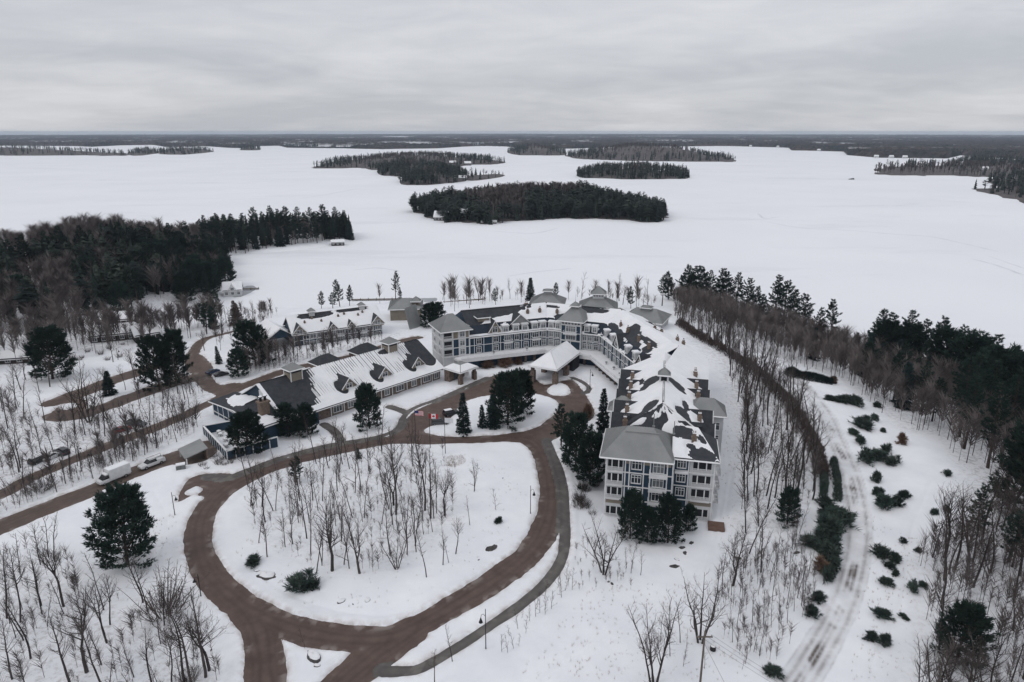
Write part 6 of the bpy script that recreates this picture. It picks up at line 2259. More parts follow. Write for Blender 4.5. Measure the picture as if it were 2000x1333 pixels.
for p, k in (([A_, B_, r0], 0), ([B_, C_, r1, r0], 1), ([D_, A_, r0, r1], 2)):
    cx_, cy_, cz_ = (sum(q[i] for q in p) / len(p) for i in range(3))
    sm.slab([(cx_ + (q[0] - cx_) * 0.965, cy_ + (q[1] - cy_) * 0.965, q[2] + 0.24 + (0.04 if q[2] > 6 else 0)) for q in p], 0.2)
CN.part('snow_cover', sm, M_ROOFSNOW)
fa_ = MB()
for p, q in ((A_, B_), (B_, C_), (D_, A_)):
    fa_.tube([(p[0], p[1], 4.85), (q[0], q[1], 4.85)], 0.22, 4)
for p in (A_, B_):
    fa_.tube([(p[0], p[1], 5.15), (r0[0], r0[1], 8.42)], 0.16, 4)
CN.part('fascia', fa_, M_WHITE)
for s, t in ((1.0, 1.2), (k_l - 1.0, 1.2), (1.0, 10), (k_l - 1.0, 10)):
    p_ = MB()
    p_.box(s - 0.75, s + 0.75, t - 0.75, t + 0.75, -0.6, 3.4, 0, ka, )
    p_.box(s - 0.45, s + 0.45, t - 0.45, t + 0.45, 3.4, 4.8, 0, ka)
    CN.part('pillar', p_, M_STONE)
cw = MB()
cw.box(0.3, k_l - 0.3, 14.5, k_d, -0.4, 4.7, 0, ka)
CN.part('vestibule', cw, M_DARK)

# ---- small hipped entry porch between hall and hotel
PV = Bld('entry_porch', (-15.8, 203, 0), 'small square porch with stone pillars and snowy hipped roof by the drive', 'porch')
pf = frame((-15.6, 197.3), R(50))
A_, B_, C_, D_ = pf(0, 0, 4.1), pf(8.0, 0, 4.1), pf(8.0, 7.6, 4.1), pf(0, 7.6, 4.1)
pl, _ = hip_roof(PV, pf, 0, 8.0, 0, 7.6, 4.1, 6.2, 3.9, M_METAL, 0.6, 'roof')
for p, k in ((pl[0], 0), (pl[3], 1)):
    c_ = [sum(q[i] for q in p) / len(p) for i in range(3)]
    lo2 = [p[0], p[1]]
    hi2 = [tuple(np.array(p[1]) * 0.4 + np.array(p[2]) * 0.6), tuple(np.array(p[0]) * 0.4 + np.array(p[-1]) * 0.6)]
    sm = MB()
    sm.slab([(q[0] + (c_[0] - q[0]) * 0.05, q[1] + (c_[1] - q[1]) * 0.05, q[2] + 0.25) for q in lo2 + hi2], 0.2)
    PV.part('snow_cover', sm, M_ROOFSNOW)
for s, t in ((0.9, 0.9), (7.0, 0.9), (0.9, 6.6), (7.0, 6.6)):
    p_ = MB()
    p_.box(s - 0.6, s + 0.6, t - 0.6, t + 0.6, -0.6, 2.6, 0, pf)
    p_.box(s - 0.4, s + 0.4, t - 0.4, t + 0.4, 2.6, 3.95, 0, pf)
    PV.part('pillar', p_, M_STONE)
pw = MB()
pw.box(0.4, 7.6, 5.2, 7.4, -0.4, 3.9, 0, pf)
PV.part('back_wall', pw, M_STONE)
sg = MB()
sg.tube([pf(4.0, 1.15, 2.4), pf(4.0, 1.3, 2.4)], 0.95, 18)
PV.part('round_sign', sg, M_WHITE)
dr_ = MB()
dr_.box(2.2, 5.8, 5.1, 5.17, 0, 2.6, 0, pf)
PV.part('door', dr_, M_GLASS)
# ------------------------------------------------------------------ banquet hall with the striped snow roof
HL = Bld('banquet_hall', (-50, 185, 0), 'long low hall with striped snow roof, two roof lanterns and blue walled terrace', 'hall')
HA = R(48)
hf = frame((-57.9, 163.3), HA)
HLn, HW, HZ, HR = 54.0, 24.0, 3.8, 10.5
b = MB()
b.box(0, HLn, 0.8, HW - 0.8, -2, HZ, 0, hf)
HL.part('wall', b, M_STONE)
front, back, _ = gable_roof(HL, hf, HLn, HW, HZ, HR, 0.7, wall=M_BLUE)


def striped(u, v):
    """snow combed into runnels down the roof, bare at the left end and by the right verge"""
    k = 2.2 + 2.0 * (fbm(u / 6 + 4, v / 6, 5, 2) - 0.5)
    st = np.cos(u / 0.78 * 2 * math.pi)
    inband = smooth((v - 2.6) / 2.0) * (0.75 + 0.7 * fbm(u / 8, v / 4, 9, 2))
    k = k - inband * (0.95 + 1.75 * st)
    bare = 9.5 + 6.0 * (v / 14.5) + 1.8 * (fbm(v / 2.2, u * 0, 13, 2) - 0.5) * 2 - 6.5 * smooth((2.6 - v) / 2.6)
    k = np.minimum(k, (u - bare) * 0.8 + 0.9 * st * smooth((u - bare + 3) / 3))
    k = np.maximum(k, 3.0 * (1 - np.abs(v - 0.4) / 1.6) * (u > 1))
    for hu, hv, ru, rv in ((52.5, 9.5, 3.4, 6.0), (41.8, 13.2, 2.6, 1.0), (20.4, 5.2, 1.5, 2.4), (32.6, 5.2, 1.5, 2.4), (45.0, 5.2, 1.5, 2.4)):
        k = np.minimum(k, -4 * (1.15 - np.sqrt(((u - hu) / ru) ** 2 + ((v - hv) / rv) ** 2)))
    return k


snow_sheet(HL, front[0], front[1], front[2], front[3], striped, 0.2, 0.17)
snow_sheet(HL, back[1], back[0], back[3], back[2], blotch(41, 6, 1.5), 0.2, 0.6)
for s in (21.5, 34.0, 46.5):
    gable_dormer(HL, hf, s, 2.6, 9.0, 4.6, 6.2, 8.6, M_TAN, 0, True, HA)
for s in (9.8, 43.0):
    lb = MB()
    lb.box(s - 1.7, s + 1.7, HW / 2 - 2.3, HW / 2 + 1.1, HR - 2, HR + 2.0, 0, hf)
    lo_ = HL.part('roof_lantern', lb, M_TAN)
    lv = MB()
    for x in (s,):
        lv.box(x - 1.45, x + 1.45, HW / 2 - 2.34, HW / 2 - 2.3, HR + 1.0, HR + 1.8, 0, hf)
        lv.box(s - 1.74, s - 1.7, HW / 2 - 2.0, HW / 2 + 0.8, HR + 1.0, HR + 1.8, 0, hf)
    HL.part('louvre', lv, M_DARK, lo_)
    cr = MB()
    for x, y in ((s - 1.7, HW / 2 - 2.3), (s + 1.7, HW / 2 - 2.3), (s - 1.7, HW / 2 + 1.1)):
        cr.box(x - 0.12, x + 0.12, y - 0.12, y + 0.12, HR - 2, HR + 2, 0, hf)
    HL.part('corner_board', cr, M_WHITE, lo_)
    hip_roof(HL, hf, s - 2.3, s + 2.3, HW / 2 - 2.9, HW / 2 + 1.7, HR + 2.0, HR + 3.5, 2.25, M_METAL, 0.5, 'lantern_roof', parent=lo_)
FH = (hf(0, 0.8, 0)[:2], hf(HLn, 0.8, 0)[:2])
trim_grid(HL, *FH, [HZ - 0.25], [14, 18.2, 24.5, 31, 35, 40.5, 46, 50.5, 53.8], -1, HZ - 0.1, 0.24)
for u, wd in ((16.1, 2.6), (20.3, 1.6), (22.6, 1.6), (27.8, 2.8), (33, 1.6), (37.8, 2.8), (43.2, 1.8), (48.3, 2.6), (52.2, 1.6)):
    window(HL, wall_pt(*FH, u, 0.004, 0.7), HA, wd, 2.2, wd < 2, 3 if wd > 2 else 2)
# gable facing the annex: blue with a white panel
gp = MB()
gp.box(-0.06, 0.0, HW / 2 - 3.2, HW / 2 + 0.4, 6.2, 8.6, 0, lambda s, t, z: hf(s, t, z))
HL.part('gable_panel', gp, M_WHITE)
# annex with low dark roof and stout chimney
ax = MB()
ax.box(-7.0, 0.0, -1.0, 25.5, -2, 4.2, 0, hf)
ax.box(0.0, 9.0, -1.0, 0.8, -2, 2.9, 0, hf)
HL.part('annex_wall', ax, M_BLUE)
ar = MB()
q0 = [hf(-7.8, -1.8, 4.3), hf(0.2, -1.8, 4.4), hf(-0.05, 12, 6.4), hf(-7.8, 12, 5.2)]
q1 = [hf(-7.8, 12, 5.2), hf(-0.05, 12, 6.4), hf(-0.05, 26, 4.6), hf(-7.8, 26, 4.0)]
ar.slab(q0, 0.3)
ar.slab(q1, 0.3)
HL.part('annex_roof', ar, M_SHING)
snow_sheet(HL, *q0, blotch(43, 3, 1.4, [(2.5, 11, 6, 3.2), (6.8, 7.5, 1.8, 4)]), 0.22, 0.35)
snow_sheet(HL, *q1, blotch(44, 3, -1.2, [(5, 3.5, -2.2, 5.0)]), 0.22, 0.35)
af = MB()
for p, q in ((q0[0], q0[1]), (q0[0], q0[3]), (q1[0], q1[3])):
    af.tube([(p[0], p[1], p[2] - 0.15), (q[0], q[1], q[2] - 0.15)], 0.2, 4)
HL.part('fascia', af, M_WHITE)
AW = (hf(-7.0, 25.5, 0)[:2], hf(-7.0, -1.0, 0)[:2])
trim_grid(HL, *AW, [1.2, 3.9], [0.2, 3, 6, 9, 12, 15, 18, 26.3], -1, 4.0, 0.22)
ch = MB()
ch.box(-4.6, -2.2, 3.2, 5.0, 3, 8.2, 0, hf)
ch.box(-4.85, -1.95, 2.95, 5.25, 8.2, 8.7, 0, hf)
co = HL.part('chimney', ch, M_BRICK)
for s in (-4.0, -2.8):
    p_ = MB()
    p_.tube([hf(s, 4.1, 8.7), hf(s, 4.1, 9.7)], 0.33, 8)
    p_.tube([hf(s, 4.1, 9.85), hf(s, 4.1, 10.0)], 0.6, 10)
    HL.part('chimney_cowl', p_, M_BLACK, co)
    p_ = MB()
    p_.tube([hf(s, 4.1, 10.003), hf(s, 4.1, 10.15)], [0.55, 0.35], 10)
    HL.part('snow_cap', p_, M_ROOFSNOW, co)
# terrace court with blue panel walls and white posts
TW = [(-69.6, 166.2), (-78.3, 161.2), (-66.5, 146.6), (-57.2, 154.5)]
for i in range(3):
    a, b2 = TW[i], TW[i + 1]
    L = math.hypot(b2[0] - a[0], b2[1] - a[1])
    g = lambda u, o, z, a=a, b2=b2: wall_pt(a, b2, u, -o, z)
    m1 = MB()
    m1.box(0, L, 0.0, 0.22, -2.5, 2.7, 0, g)
    wo = HL.part('terrace_wall', m1, M_BLUE)
    m2 = MB()
    m2.box(-0.1, L + 0.1, -0.09, 0.31, 2.703, 2.9, 0, g)
    n = int(L / 1.8)
    for k in range(n + 1):
        u = L * k / n
        m2.box(u - 0.11, u + 0.11, -0.07, 0.0, -2, 2.7, 0, g)
    HL.part('post', m2, M_WHITE, wo)
fl_ = MB()
fl_.prism([(-69.6, 166.0), (-77.9, 161.1), (-66.5, 147.1), (-57.6, 154.6), (-60, 160)], 0.1, 0.55)
HL.part('terrace_snow', fl_, M_ROOFSNOW)
for x, y in ((-73.5, 160), (-71, 157), (-69.5, 153.5), (-74.5, 161.5)):
    t_ = empty('patio_table', (x, y, 0.55), random.random() * 3, 'dark patio table under snow inside the blue walled terrace', 'table', 'tables inside the blue walled terrace')
    a_ = MB()
    a_.tube([(0, 0, 0.68), (0, 0, 0.74)], 0.7, 10)
    a_.build('table_top', M_BLACK, t_)
    a_ = MB()
    for q in range(4):
        a_.tube([(0.45 * math.cos(q * 1.57), 0.45 * math.sin(q * 1.57), 0), (0.3 * math.cos(q * 1.57), 0.3 * math.sin(q * 1.57), 0.68)], 0.04, 4)
    a_.build('pedestal', M_BLACK, t_)
    a_ = MB()
    a_.tube([(0, 0, 0.743), (0, 0, 0.95)], [0.62, 0.3], 10)
    a_.build('snow_cap', M_ROOFSNOW, t_)
# service door hood over the ramp
DH = Bld('loading_hood', (-74, 151, 0), 'grey metal roof hood over the loading dock at the end of the service road', 'canopy')
df = frame((-71.0, 147.2), R(128))
m1 = MB()
q = [df(0, 0.0, 3.4), df(6.5, 0, 3.4), df(6.5, 5.2, 2.2), df(0, 5.2, 2.2)]
m1.slab(q[::-1], 0.2)
DH.part('roof', m1, M_METAL)
for s in (0.3, 6.2):
    m1 = MB()
    m1.box(s - 0.12, s + 0.12, 4.7, 4.95, -2, 2.2, 0, df)
    DH.part('post', m1, M_WHITE)
m1 = MB()
m1.box(0.2, 6.3, 0.1, 0.4, -2, 3.1, 0, df)
DH.part('back_wall', m1, M_STONE)

# ------------------------------------------------------------------ low dark roofs behind the hall
for i, (px, py, wd, lab) in enumerate(((646, 712, 8, 'low dark hipped roof behind the hall, left of two'), (722, 690, 8.5, 'low dark hipped roof behind the hall beside the right lantern'))):
    x, y = un(px, py, 1.5)
    SB = Bld('service_shed', (x, y, 0), lab, 'shed')
    sf = frame((x, y), HA)
    m1 = MB()
    m1.box(-wd / 2, wd / 2, 0, 6, -2, 2.0, 0, sf)
    SB.part('wall', m1, M_STONE)
    hip_roof(SB, sf, -wd / 2 - 0.6, wd / 2 + 0.6, -0.6, 6.6, 2.0, 4.4, 3.2, M_SHING)

# ------------------------------------------------------------------ guest lodge
LG = Bld('guest_lodge', (-64, 248, -1), 'two storey guest lodge with long snowy roof and stone base below the lake', 'lodge')
LA = R(29)
gf = frame((-78.0, 236.8), LA)
GL, GW, GZ, GR = 33.0, 15.0, 5.0, 9.6
b = MB()
b.box(0, GL, 0.5, GW - 0.5, -1.0, GZ, 0, gf)
LG.part('wall', b, M_BLUE)
b = MB()
b.box(-0.15, GL + 0.15, 0.3, GW - 0.3, -7, -1.0, 0, gf)
LG.part('stone_base', b, M_STONE)
front, back, _ = gable_roof(LG, gf, GL, GW, GZ, GR, 0.6, wall=M_BLUE)
snow_sheet(LG, *front, blotch(51, 5, 2.6, [(10, 8.6, 6, 1.3), (24, 9.0, 5, 0.9)]), 0.28, 0.4)
snow_sheet(LG, back[1], back[0], back[3], back[2], blotch(52, 5, 2.0), 0.28, 0.6)
FG = (gf(0, 0.5, 0)[:2], gf(GL, 0.5, 0)[:2])
trim_grid(LG, *FG, [-0.9, 2.0, 4.7], [0.2, 3.4, 5.6, 8.2, 11.0, 13.6, 15.2, 18.4, 21.2, 24, 26.8, 29.6, 32.8], -1, 4.8)
for u, bl in ((4.5, False), (7.0, True), (9.6, True), (12.2, False), (16.8, True), (19.8, False), (22.6, True), (25.4, True), (28.2, False), (31.2, True)):
    for z in (-0.5, 2.4):
        window(LG, wall_pt(*FG, u, 0.004, z), LA, 1.9, 1.8, bl, 2)
    if u in (12.2, 16.8, 25.4):
        balcony(LG, wall_pt(*FG, u, 0, 2.05), LA, 2.6, 1.3)
        balcony(LG, wall_pt(*FG, u, 0, -0.85), LA, 2.6, 1.3)
for s, w_ in ((2.2, 5.0), (14.2, 3.6), (21.0, 3.2), (31.0, 5.0)):
    gable_dormer(LG, gf, s, -0.4, 6, w_, 5.2, 8.0 if w_ > 4 else 7.2, M_TAN if w_ > 4 else M_STONE, 0, True, LA)
bay = MB()
bay.box(13.0, 15.4, -0.5, 0.5, -1, 5.4, 0, gf)
LG.part('stair_bay', bay, M_STONE)
for z in (-0.6, 2.2):
    window(LG, gf(14.2, -0.504, z), LA, 1.5, 2.3, True, 2)
for s, t, z in ((5, 3.6, 7.2), (8.0, 5, 8), (11, 3.4, 7), (17.6, 4.6, 7.8), (20, 5.2, 8.2), (25, 4, 7.4), (27, 5, 8)):
    v = MB()
    v.box(s - 0.35, s + 0.35, t - 0.3, t + 0.3, z - 1, z + 0.9, 0, gf)
    v.box(s - 0.2, s + 0.2, t - 0.15, t + 0.15, z + 0.9, z + 1.3, 0, gf)
    LG.part('roof_vent', v, M_BRICK)
for s in (8.5, 27.5):
    m1 = MB()
    m1.box(s - 1, s + 1, GW / 2 - 1, GW / 2 + 1, GR - 1, GR + 1.2, 0, gf)
    o_ = LG.part('roof_lantern', m1, M_PALE)
    hip_roof(LG, gf, s - 1.4, s + 1.4, GW / 2 - 1.4, GW / 2 + 1.4, GR + 1.2, GR + 2.4, 1.35, M_METAL, 0.5, 'lantern_roof', parent=o_)
# cross wing at its left end
xf = frame(gf(-1.5, 16, 0)[:2], LA - math.pi / 2 + R(8))
b = MB()
b.box(0, 15, 0.4, 10.6, -7, 4.0, 0, xf)
LG.part('cross_wall', b, M_BLUE)
# roof ridge of the cross wing runs toward the viewer
xg = frame(xf(0, 0, 0)[:2], LA - math.pi / 2 + R(8))
fr1, bk1, _ = gable_roof(LG, lambda s, t, z: xg(s, -10.6 + t, z), 15, 11, 4.0, 7.6, 0.5, wall=M_BLUE, name='cross_roof')
snow_sheet(LG, *fr1, blotch(53, 4, 2.4), 0.25, 0.4)
snow_sheet(LG, bk1[1], bk1[0], bk1[3], bk1[2], blotch(54, 4, 2.2, [(13, 2, 3, 2)]), 0.25, 0.4)

# ------------------------------------------------------------------ clubhouse with the swept metal roof
CB = Bld('clubhouse', (-42, 262, 0), 'clubhouse with swept grey metal roof and brown tower by the shore', 'clubhouse')
bot = [np.array((*un(805, 647, -0.5), -0.5)), np.array((*un(829, 639, -0.5), -0.5))]
top = [np.array((*un(790, 604, 8.0), 8.0)), np.array((*un(812, 595, 8.0), 8.0))]
m1 = MB()
n = 12
for j in range(10):
    for i in range(n):
        def pt(a, t):
            p = (bot[0] * (1 - a) + bot[1] * a) * (1 - t) + (top[0] * (1 - a) + top[1] * a) * t
            wd = 1 + 0.25 * (1 - t) ** 2
            c_ = (bot[0] + bot[1]) / 2 * (1 - t) + (top[0] + top[1]) / 2 * t
            p = c_ + (p - c_) * wd
            return (p[0], p[1], -0.5 + 8.5 * t ** 1.7 + 0.25)
        a0, a1, t0, t1 = j / 10, (j + 1) / 10, i / n, (i + 1) / n
        m1.slab([pt(a0, t0), pt(a1, t0), pt(a1, t1), pt(a0, t1)], 0.22)
    a0 = j / 10
    m1.tube([pt(a0, i / n) for i in range(n + 1)], 0.07, 4)
CB.part('swept_roof', m1, M_METAL)
kf = frame(un(762, 612, 3), R(6))
m1 = MB()
m1.box(0, 12.5, 0, 14, -9, 4.6, 0, kf)
CB.part('wall', m1, M_TAN)
hip_roof(CB, kf, -0.8, 13.3, -0.8, 14.8, 4.6, 7.6, 5.5, M_METAL, 0.6, 'roof')
x, y = un(813, 622, 0)
m1 = MB()
m1.box(x - 1.4, x + 1.4, y, y + 3, -8, 7.2)
to = CB.part('tower', m1, M_STONE)
tfm = frame((x, y), 0)
hip_roof(CB, tfm, -2.0, 2.0, -0.6, 3.6, 7.2, 9.0, 1.95, M_METAL, 0.5, 'tower_roof', parent=to)
for px, py, L_, a, lab in ((735, 587, 26, 4, 'long snowy dock on the ice behind the guest lodge'), (905, 590, 22, 20, 'dark dock on the ice behind the left hotel wing'), (790, 590, 12, -5, 'short dark dock beside the tall shore pine'), (490, 566, 9, 8, 'dark dock beside the white boathouse in the cove')):
    x, y = un(px, py, LAKE_Z)
    m1 = MB()
    df = frame((x, y), R(a))
    m1.box(-L_ / 2, L_ / 2, -1.0, 1.0, LAKE_Z + 0.55, LAKE_Z + 0.75, 0, df)
    D_ = Bld('dock', (x, y, LAKE_Z), lab, 'dock')
    D_.part('deck', m1, M_WOOD)
    for k in range(int(L_ / 4) + 1):
        for t in (-0.9, 0.9):
            m2 = MB()
            p_ = df(-L_ / 2 + 0.2 + 4 * k * (L_ - 0.4) / (4 * int(L_ / 4)), t, 0)
            m2.tube([(p_[0], p_[1], LAKE_Z - 0.3), (p_[0], p_[1], LAKE_Z + 1.3)], 0.12, 6)
            D_.part('pile', m2, M_WOOD)

# ------------------------------------------------------------------ grey roofed pavilions by the lake behind the hotel
for px, py, half, ze, za, lant, lab in ((1168, 606, 8.5, 1.6, 7.0, 1, 'pointed grey metal pavilion with windowed lantern behind the centre tower'), (1070, 596, 8.0, 0.8, 5.6, 2, 'low grey hipped pavilion with square cap behind the left wing'),
                                        (1262, 628, 8.5, 2.0, 5.8, 3, 'low broad grey metal roof behind the bend of the hotel'), (1210, 612, 2.6, 3.0, 4.8, 0, 'tiny pale kiosk with grey hipped roof behind the bend of the hotel')):
    x, y = un(px, py, ze)
    y += half * 0.8
    x += half * 0.8 * x / y
    PB = Bld('lake_pavilion', (x, y, 0), lab, 'pavilion')
    lf = frame((x, y), R(-8 if lant != 3 else -25))
    m1 = MB()
    m1.box(-half + 1, half - 1, -half + 1, half - 1, -9, ze, 0, lf)
    PB.part('wall', m1, M_PALE)
    hip_roof(PB, lf, -half, half, -half, half, ze, za, half - 0.02 if lant != 3 else half * 0.55, M_METAL, 0.55)
    if lant == 1:
        m1 = MB()
        m1.box(-2.4, 2.4, -2.4, 2.4, za - 2, za + 0.6, 0, lf)
        o_ = PB.part('lantern', m1, M_PALE)
        for k in range(4):
            window(PB, lf(-1.65 + 1.1 * k, -2.404, za - 0.6), R(-8), 0.7, 0.8, False, 1, o_)
        hip_roof(PB, lf, -3.4, 3.4, -3.4, 3.4, za + 0.6, za + 3.6, 3.35, M_METAL, 0.5, 'lantern_roof', parent=o_)
    elif lant in (2, 3):
        m1 = MB()
        m1.box(-1.8, 1.8, -1.8, 1.8, za - 1.5, za + 0.4, 0, lf)
        o_ = PB.part('lantern', m1, M_METAL)
        hip_roof(PB, lf, -2.3, 2.3, -2.3, 2.3, za + 0.4, za + 1.2, 2.2, M_METAL, 0.5, 'lantern_roof', parent=o_)

# ------------------------------------------------------------------ houses in the woods and boathouses


M_CABIN = mat('dark_cabin_wood', (0.030, 0.026, 0.026), (0.060, 0.050, 0.047), 1.0, 0.85)


def cottage(name, px, py, L, Wd, h, rise, ang, lab, wall=None, z=None, dormer=False, snow=2.6, cat='house'):
    if z is None:
        x, y, z = (float(v) for v in on_ground(px, py)[0])
    else:
        x, y = un(px, py, z)
    C = Bld(name, (x, y, z), lab, cat)
    f = frame((x, y), R(ang))
    g = lambda s, t, zz: f(s - L / 2, t, zz)
    m1 = MB()
    m1.box(0, L, 0, Wd, z - 1.5, z + h, 0, g)
    wall = wall or M_CABIN
    C.part('wall', m1, wall)
    a, b2, _ = gable_roof(C, g, L, Wd, z + h, z + h + rise, 0.5, wall=wall)
    snow_sheet(C, *a, blotch(int(px) % 40, 5, snow), 0.3, 0.6)
    snow_sheet(C, b2[1], b2[0], b2[3], b2[2], blotch(int(py) % 40, 5, snow), 0.3, 0.8)
    n = max(2, int(L / 3))
    for k in range(n):
        window(C, g((k + 0.5) * L / n, -0.004, z + 0.9), R(ang), 1.3, min(1.5, h - 1.2), False, 2)
    if dormer:
        gable_dormer(C, g, L / 2, -0.3, Wd / 2, L * 0.45, z + h + 0.2, z + h + rise * 0.9, M_WHITE, 1, True, R(ang))
    return C


cottage("cabin", 222, 668, 15, 8, 3.0, 2.6, 24, 'long cabin with snowy roof and dark wall at the white field')
cottage('cabin', 290, 668, 8, 8, 3.2, 2.6, 40, 'smaller cabin with snowy hipped roof right of the long cabin')
cottage('cabin', 225, 636, 14, 7, 2.6, 2.2, 8, 'cabin half hidden in the trees behind the long cabin')
cottage('cabin', 28, 712, 14, 6, 2.2, 1.6, 14, 'low dark building at the left edge of the white field')
cottage('boathouse', 455, 579, 9.5, 9.0, 3.6, 3.6, 18, 'white and dark boathouse with steep snowy gable standing in the cove', M_PALE, LAKE_Z + 0.2, True, cat='boathouse')
cottage('boathouse', 660, 480, 10, 6, 2.6, 1.5, 12, 'boathouse with flat snowy roof at the tip of the left peninsula', None, LAKE_Z + 0.2, cat='boathouse')
cottage('boathouse', 860, 431, 14, 10, 3.5, 5.5, -10, 'snow roofed boathouse at the left shore of the nearest island', None, LAKE_Z + 0.3, cat='boathouse')
cottage('cottage', 905, 425, 12, 9, 4.0, 4.0, 10, 'cottage in the trees above the nearest island shore', None, LAKE_Z + 3)
cottage('boathouse', 955, 437, 15, 6, 1.4, 1.2, 3, 'low snowy dock house at the front of the nearest island', None, LAKE_Z + 0.2, cat='boathouse')
cottage('cottage', 884, 322, 18, 12, 5, 5, 0, 'left cottage on the far side of the long island', None, LAKE_Z + 2)
cottage('cottage', 914, 323, 18, 12, 5, 5, 12, 'right cottage on the far side of the long island', None, LAKE_Z + 1)
cottage('cottage', 900, 352, 22, 12, 4, 4, 8, 'snowy cottage on the spit behind the nearest island', None, LAKE_Z + 1)
for i, (px, py, lab) in enumerate(((1712, 308, 'first from left of the shore houses at the far right'), (1742, 308.5, 'second from left of the shore houses at the far right'), (1768, 309, 'third from left of the shore houses at the far right'), (1600, 295, 'lone white house on the far shore right of centre'),
                                   (1466, 286.5, 'white shore house at the end of the far bay'), (1520, 288, 'small house on the far shore of the bay'), (1925, 333, 'house on the wooded point at the far right'), (1880, 322, 'house behind the wooded point at the far right'))):
    cottage('cottage', px, py, 14, 9, 4, 4, (i * 17) % 30 - 15, lab, M_PALE, LAKE_Z + 4, snow=3)
# ------------------------------------------------------------------ vehicles
M_TYRE = mat('tyre', (0.015, 0.015, 0.016), rough=0.9)
M_RIM = mat('rim', (0.30, 0.30, 0.31), rough=0.4, metal=0.6)
M_CARGLASS = mat('car_glass', (0.012, 0.014, 0.017), rough=0.08, spec=0.6)
M_LAMP = mat('lamp_lens', (0.55, 0.55, 0.53), rough=0.2)
M_TAIL = mat('tail_lens', (0.25, 0.01, 0.01), rough=0.2)


def paint(c):
    return mat('paint_%02d%02d%02d' % tuple(int(v * 99) for v in c), c, tuple(v * 0.82 + 0.02 for v in c), 1.5, 0.35, spec=0.5)


def loft(mb, secs, m=0):
    """closed box of cross-sections (x, half width, z low, z high, top half width)"""
    rows = []
    for x, w, z0, z1, wt in secs:
        rows.append([(x, -w, z0), (x, -w * 1.02, (z0 + z1) / 2), (x, -wt, z1), (x, wt, z1), (x, w * 1.02, (z0 + z1) / 2), (x, w, z0)])
    b = len(mb.v)
    n = 6
    for r in rows:
        mb.v += r
    for i in range(len(rows) - 1):
        for j in range(n):
            mb.f.append((b + i * n + j, b + (i + 1) * n + j, b + (i + 1) * n + (j + 1) % n, b + i * n + (j + 1) % n))
            mb.m.append(m)
    mb.f.append(tuple(b + j for j in range(n)))
    mb.m.append(m)
    mb.f.append(tuple(b + (len(rows) - 1) * n + j for j in range(n - 1, -1, -1)))
    mb.m.append(m)


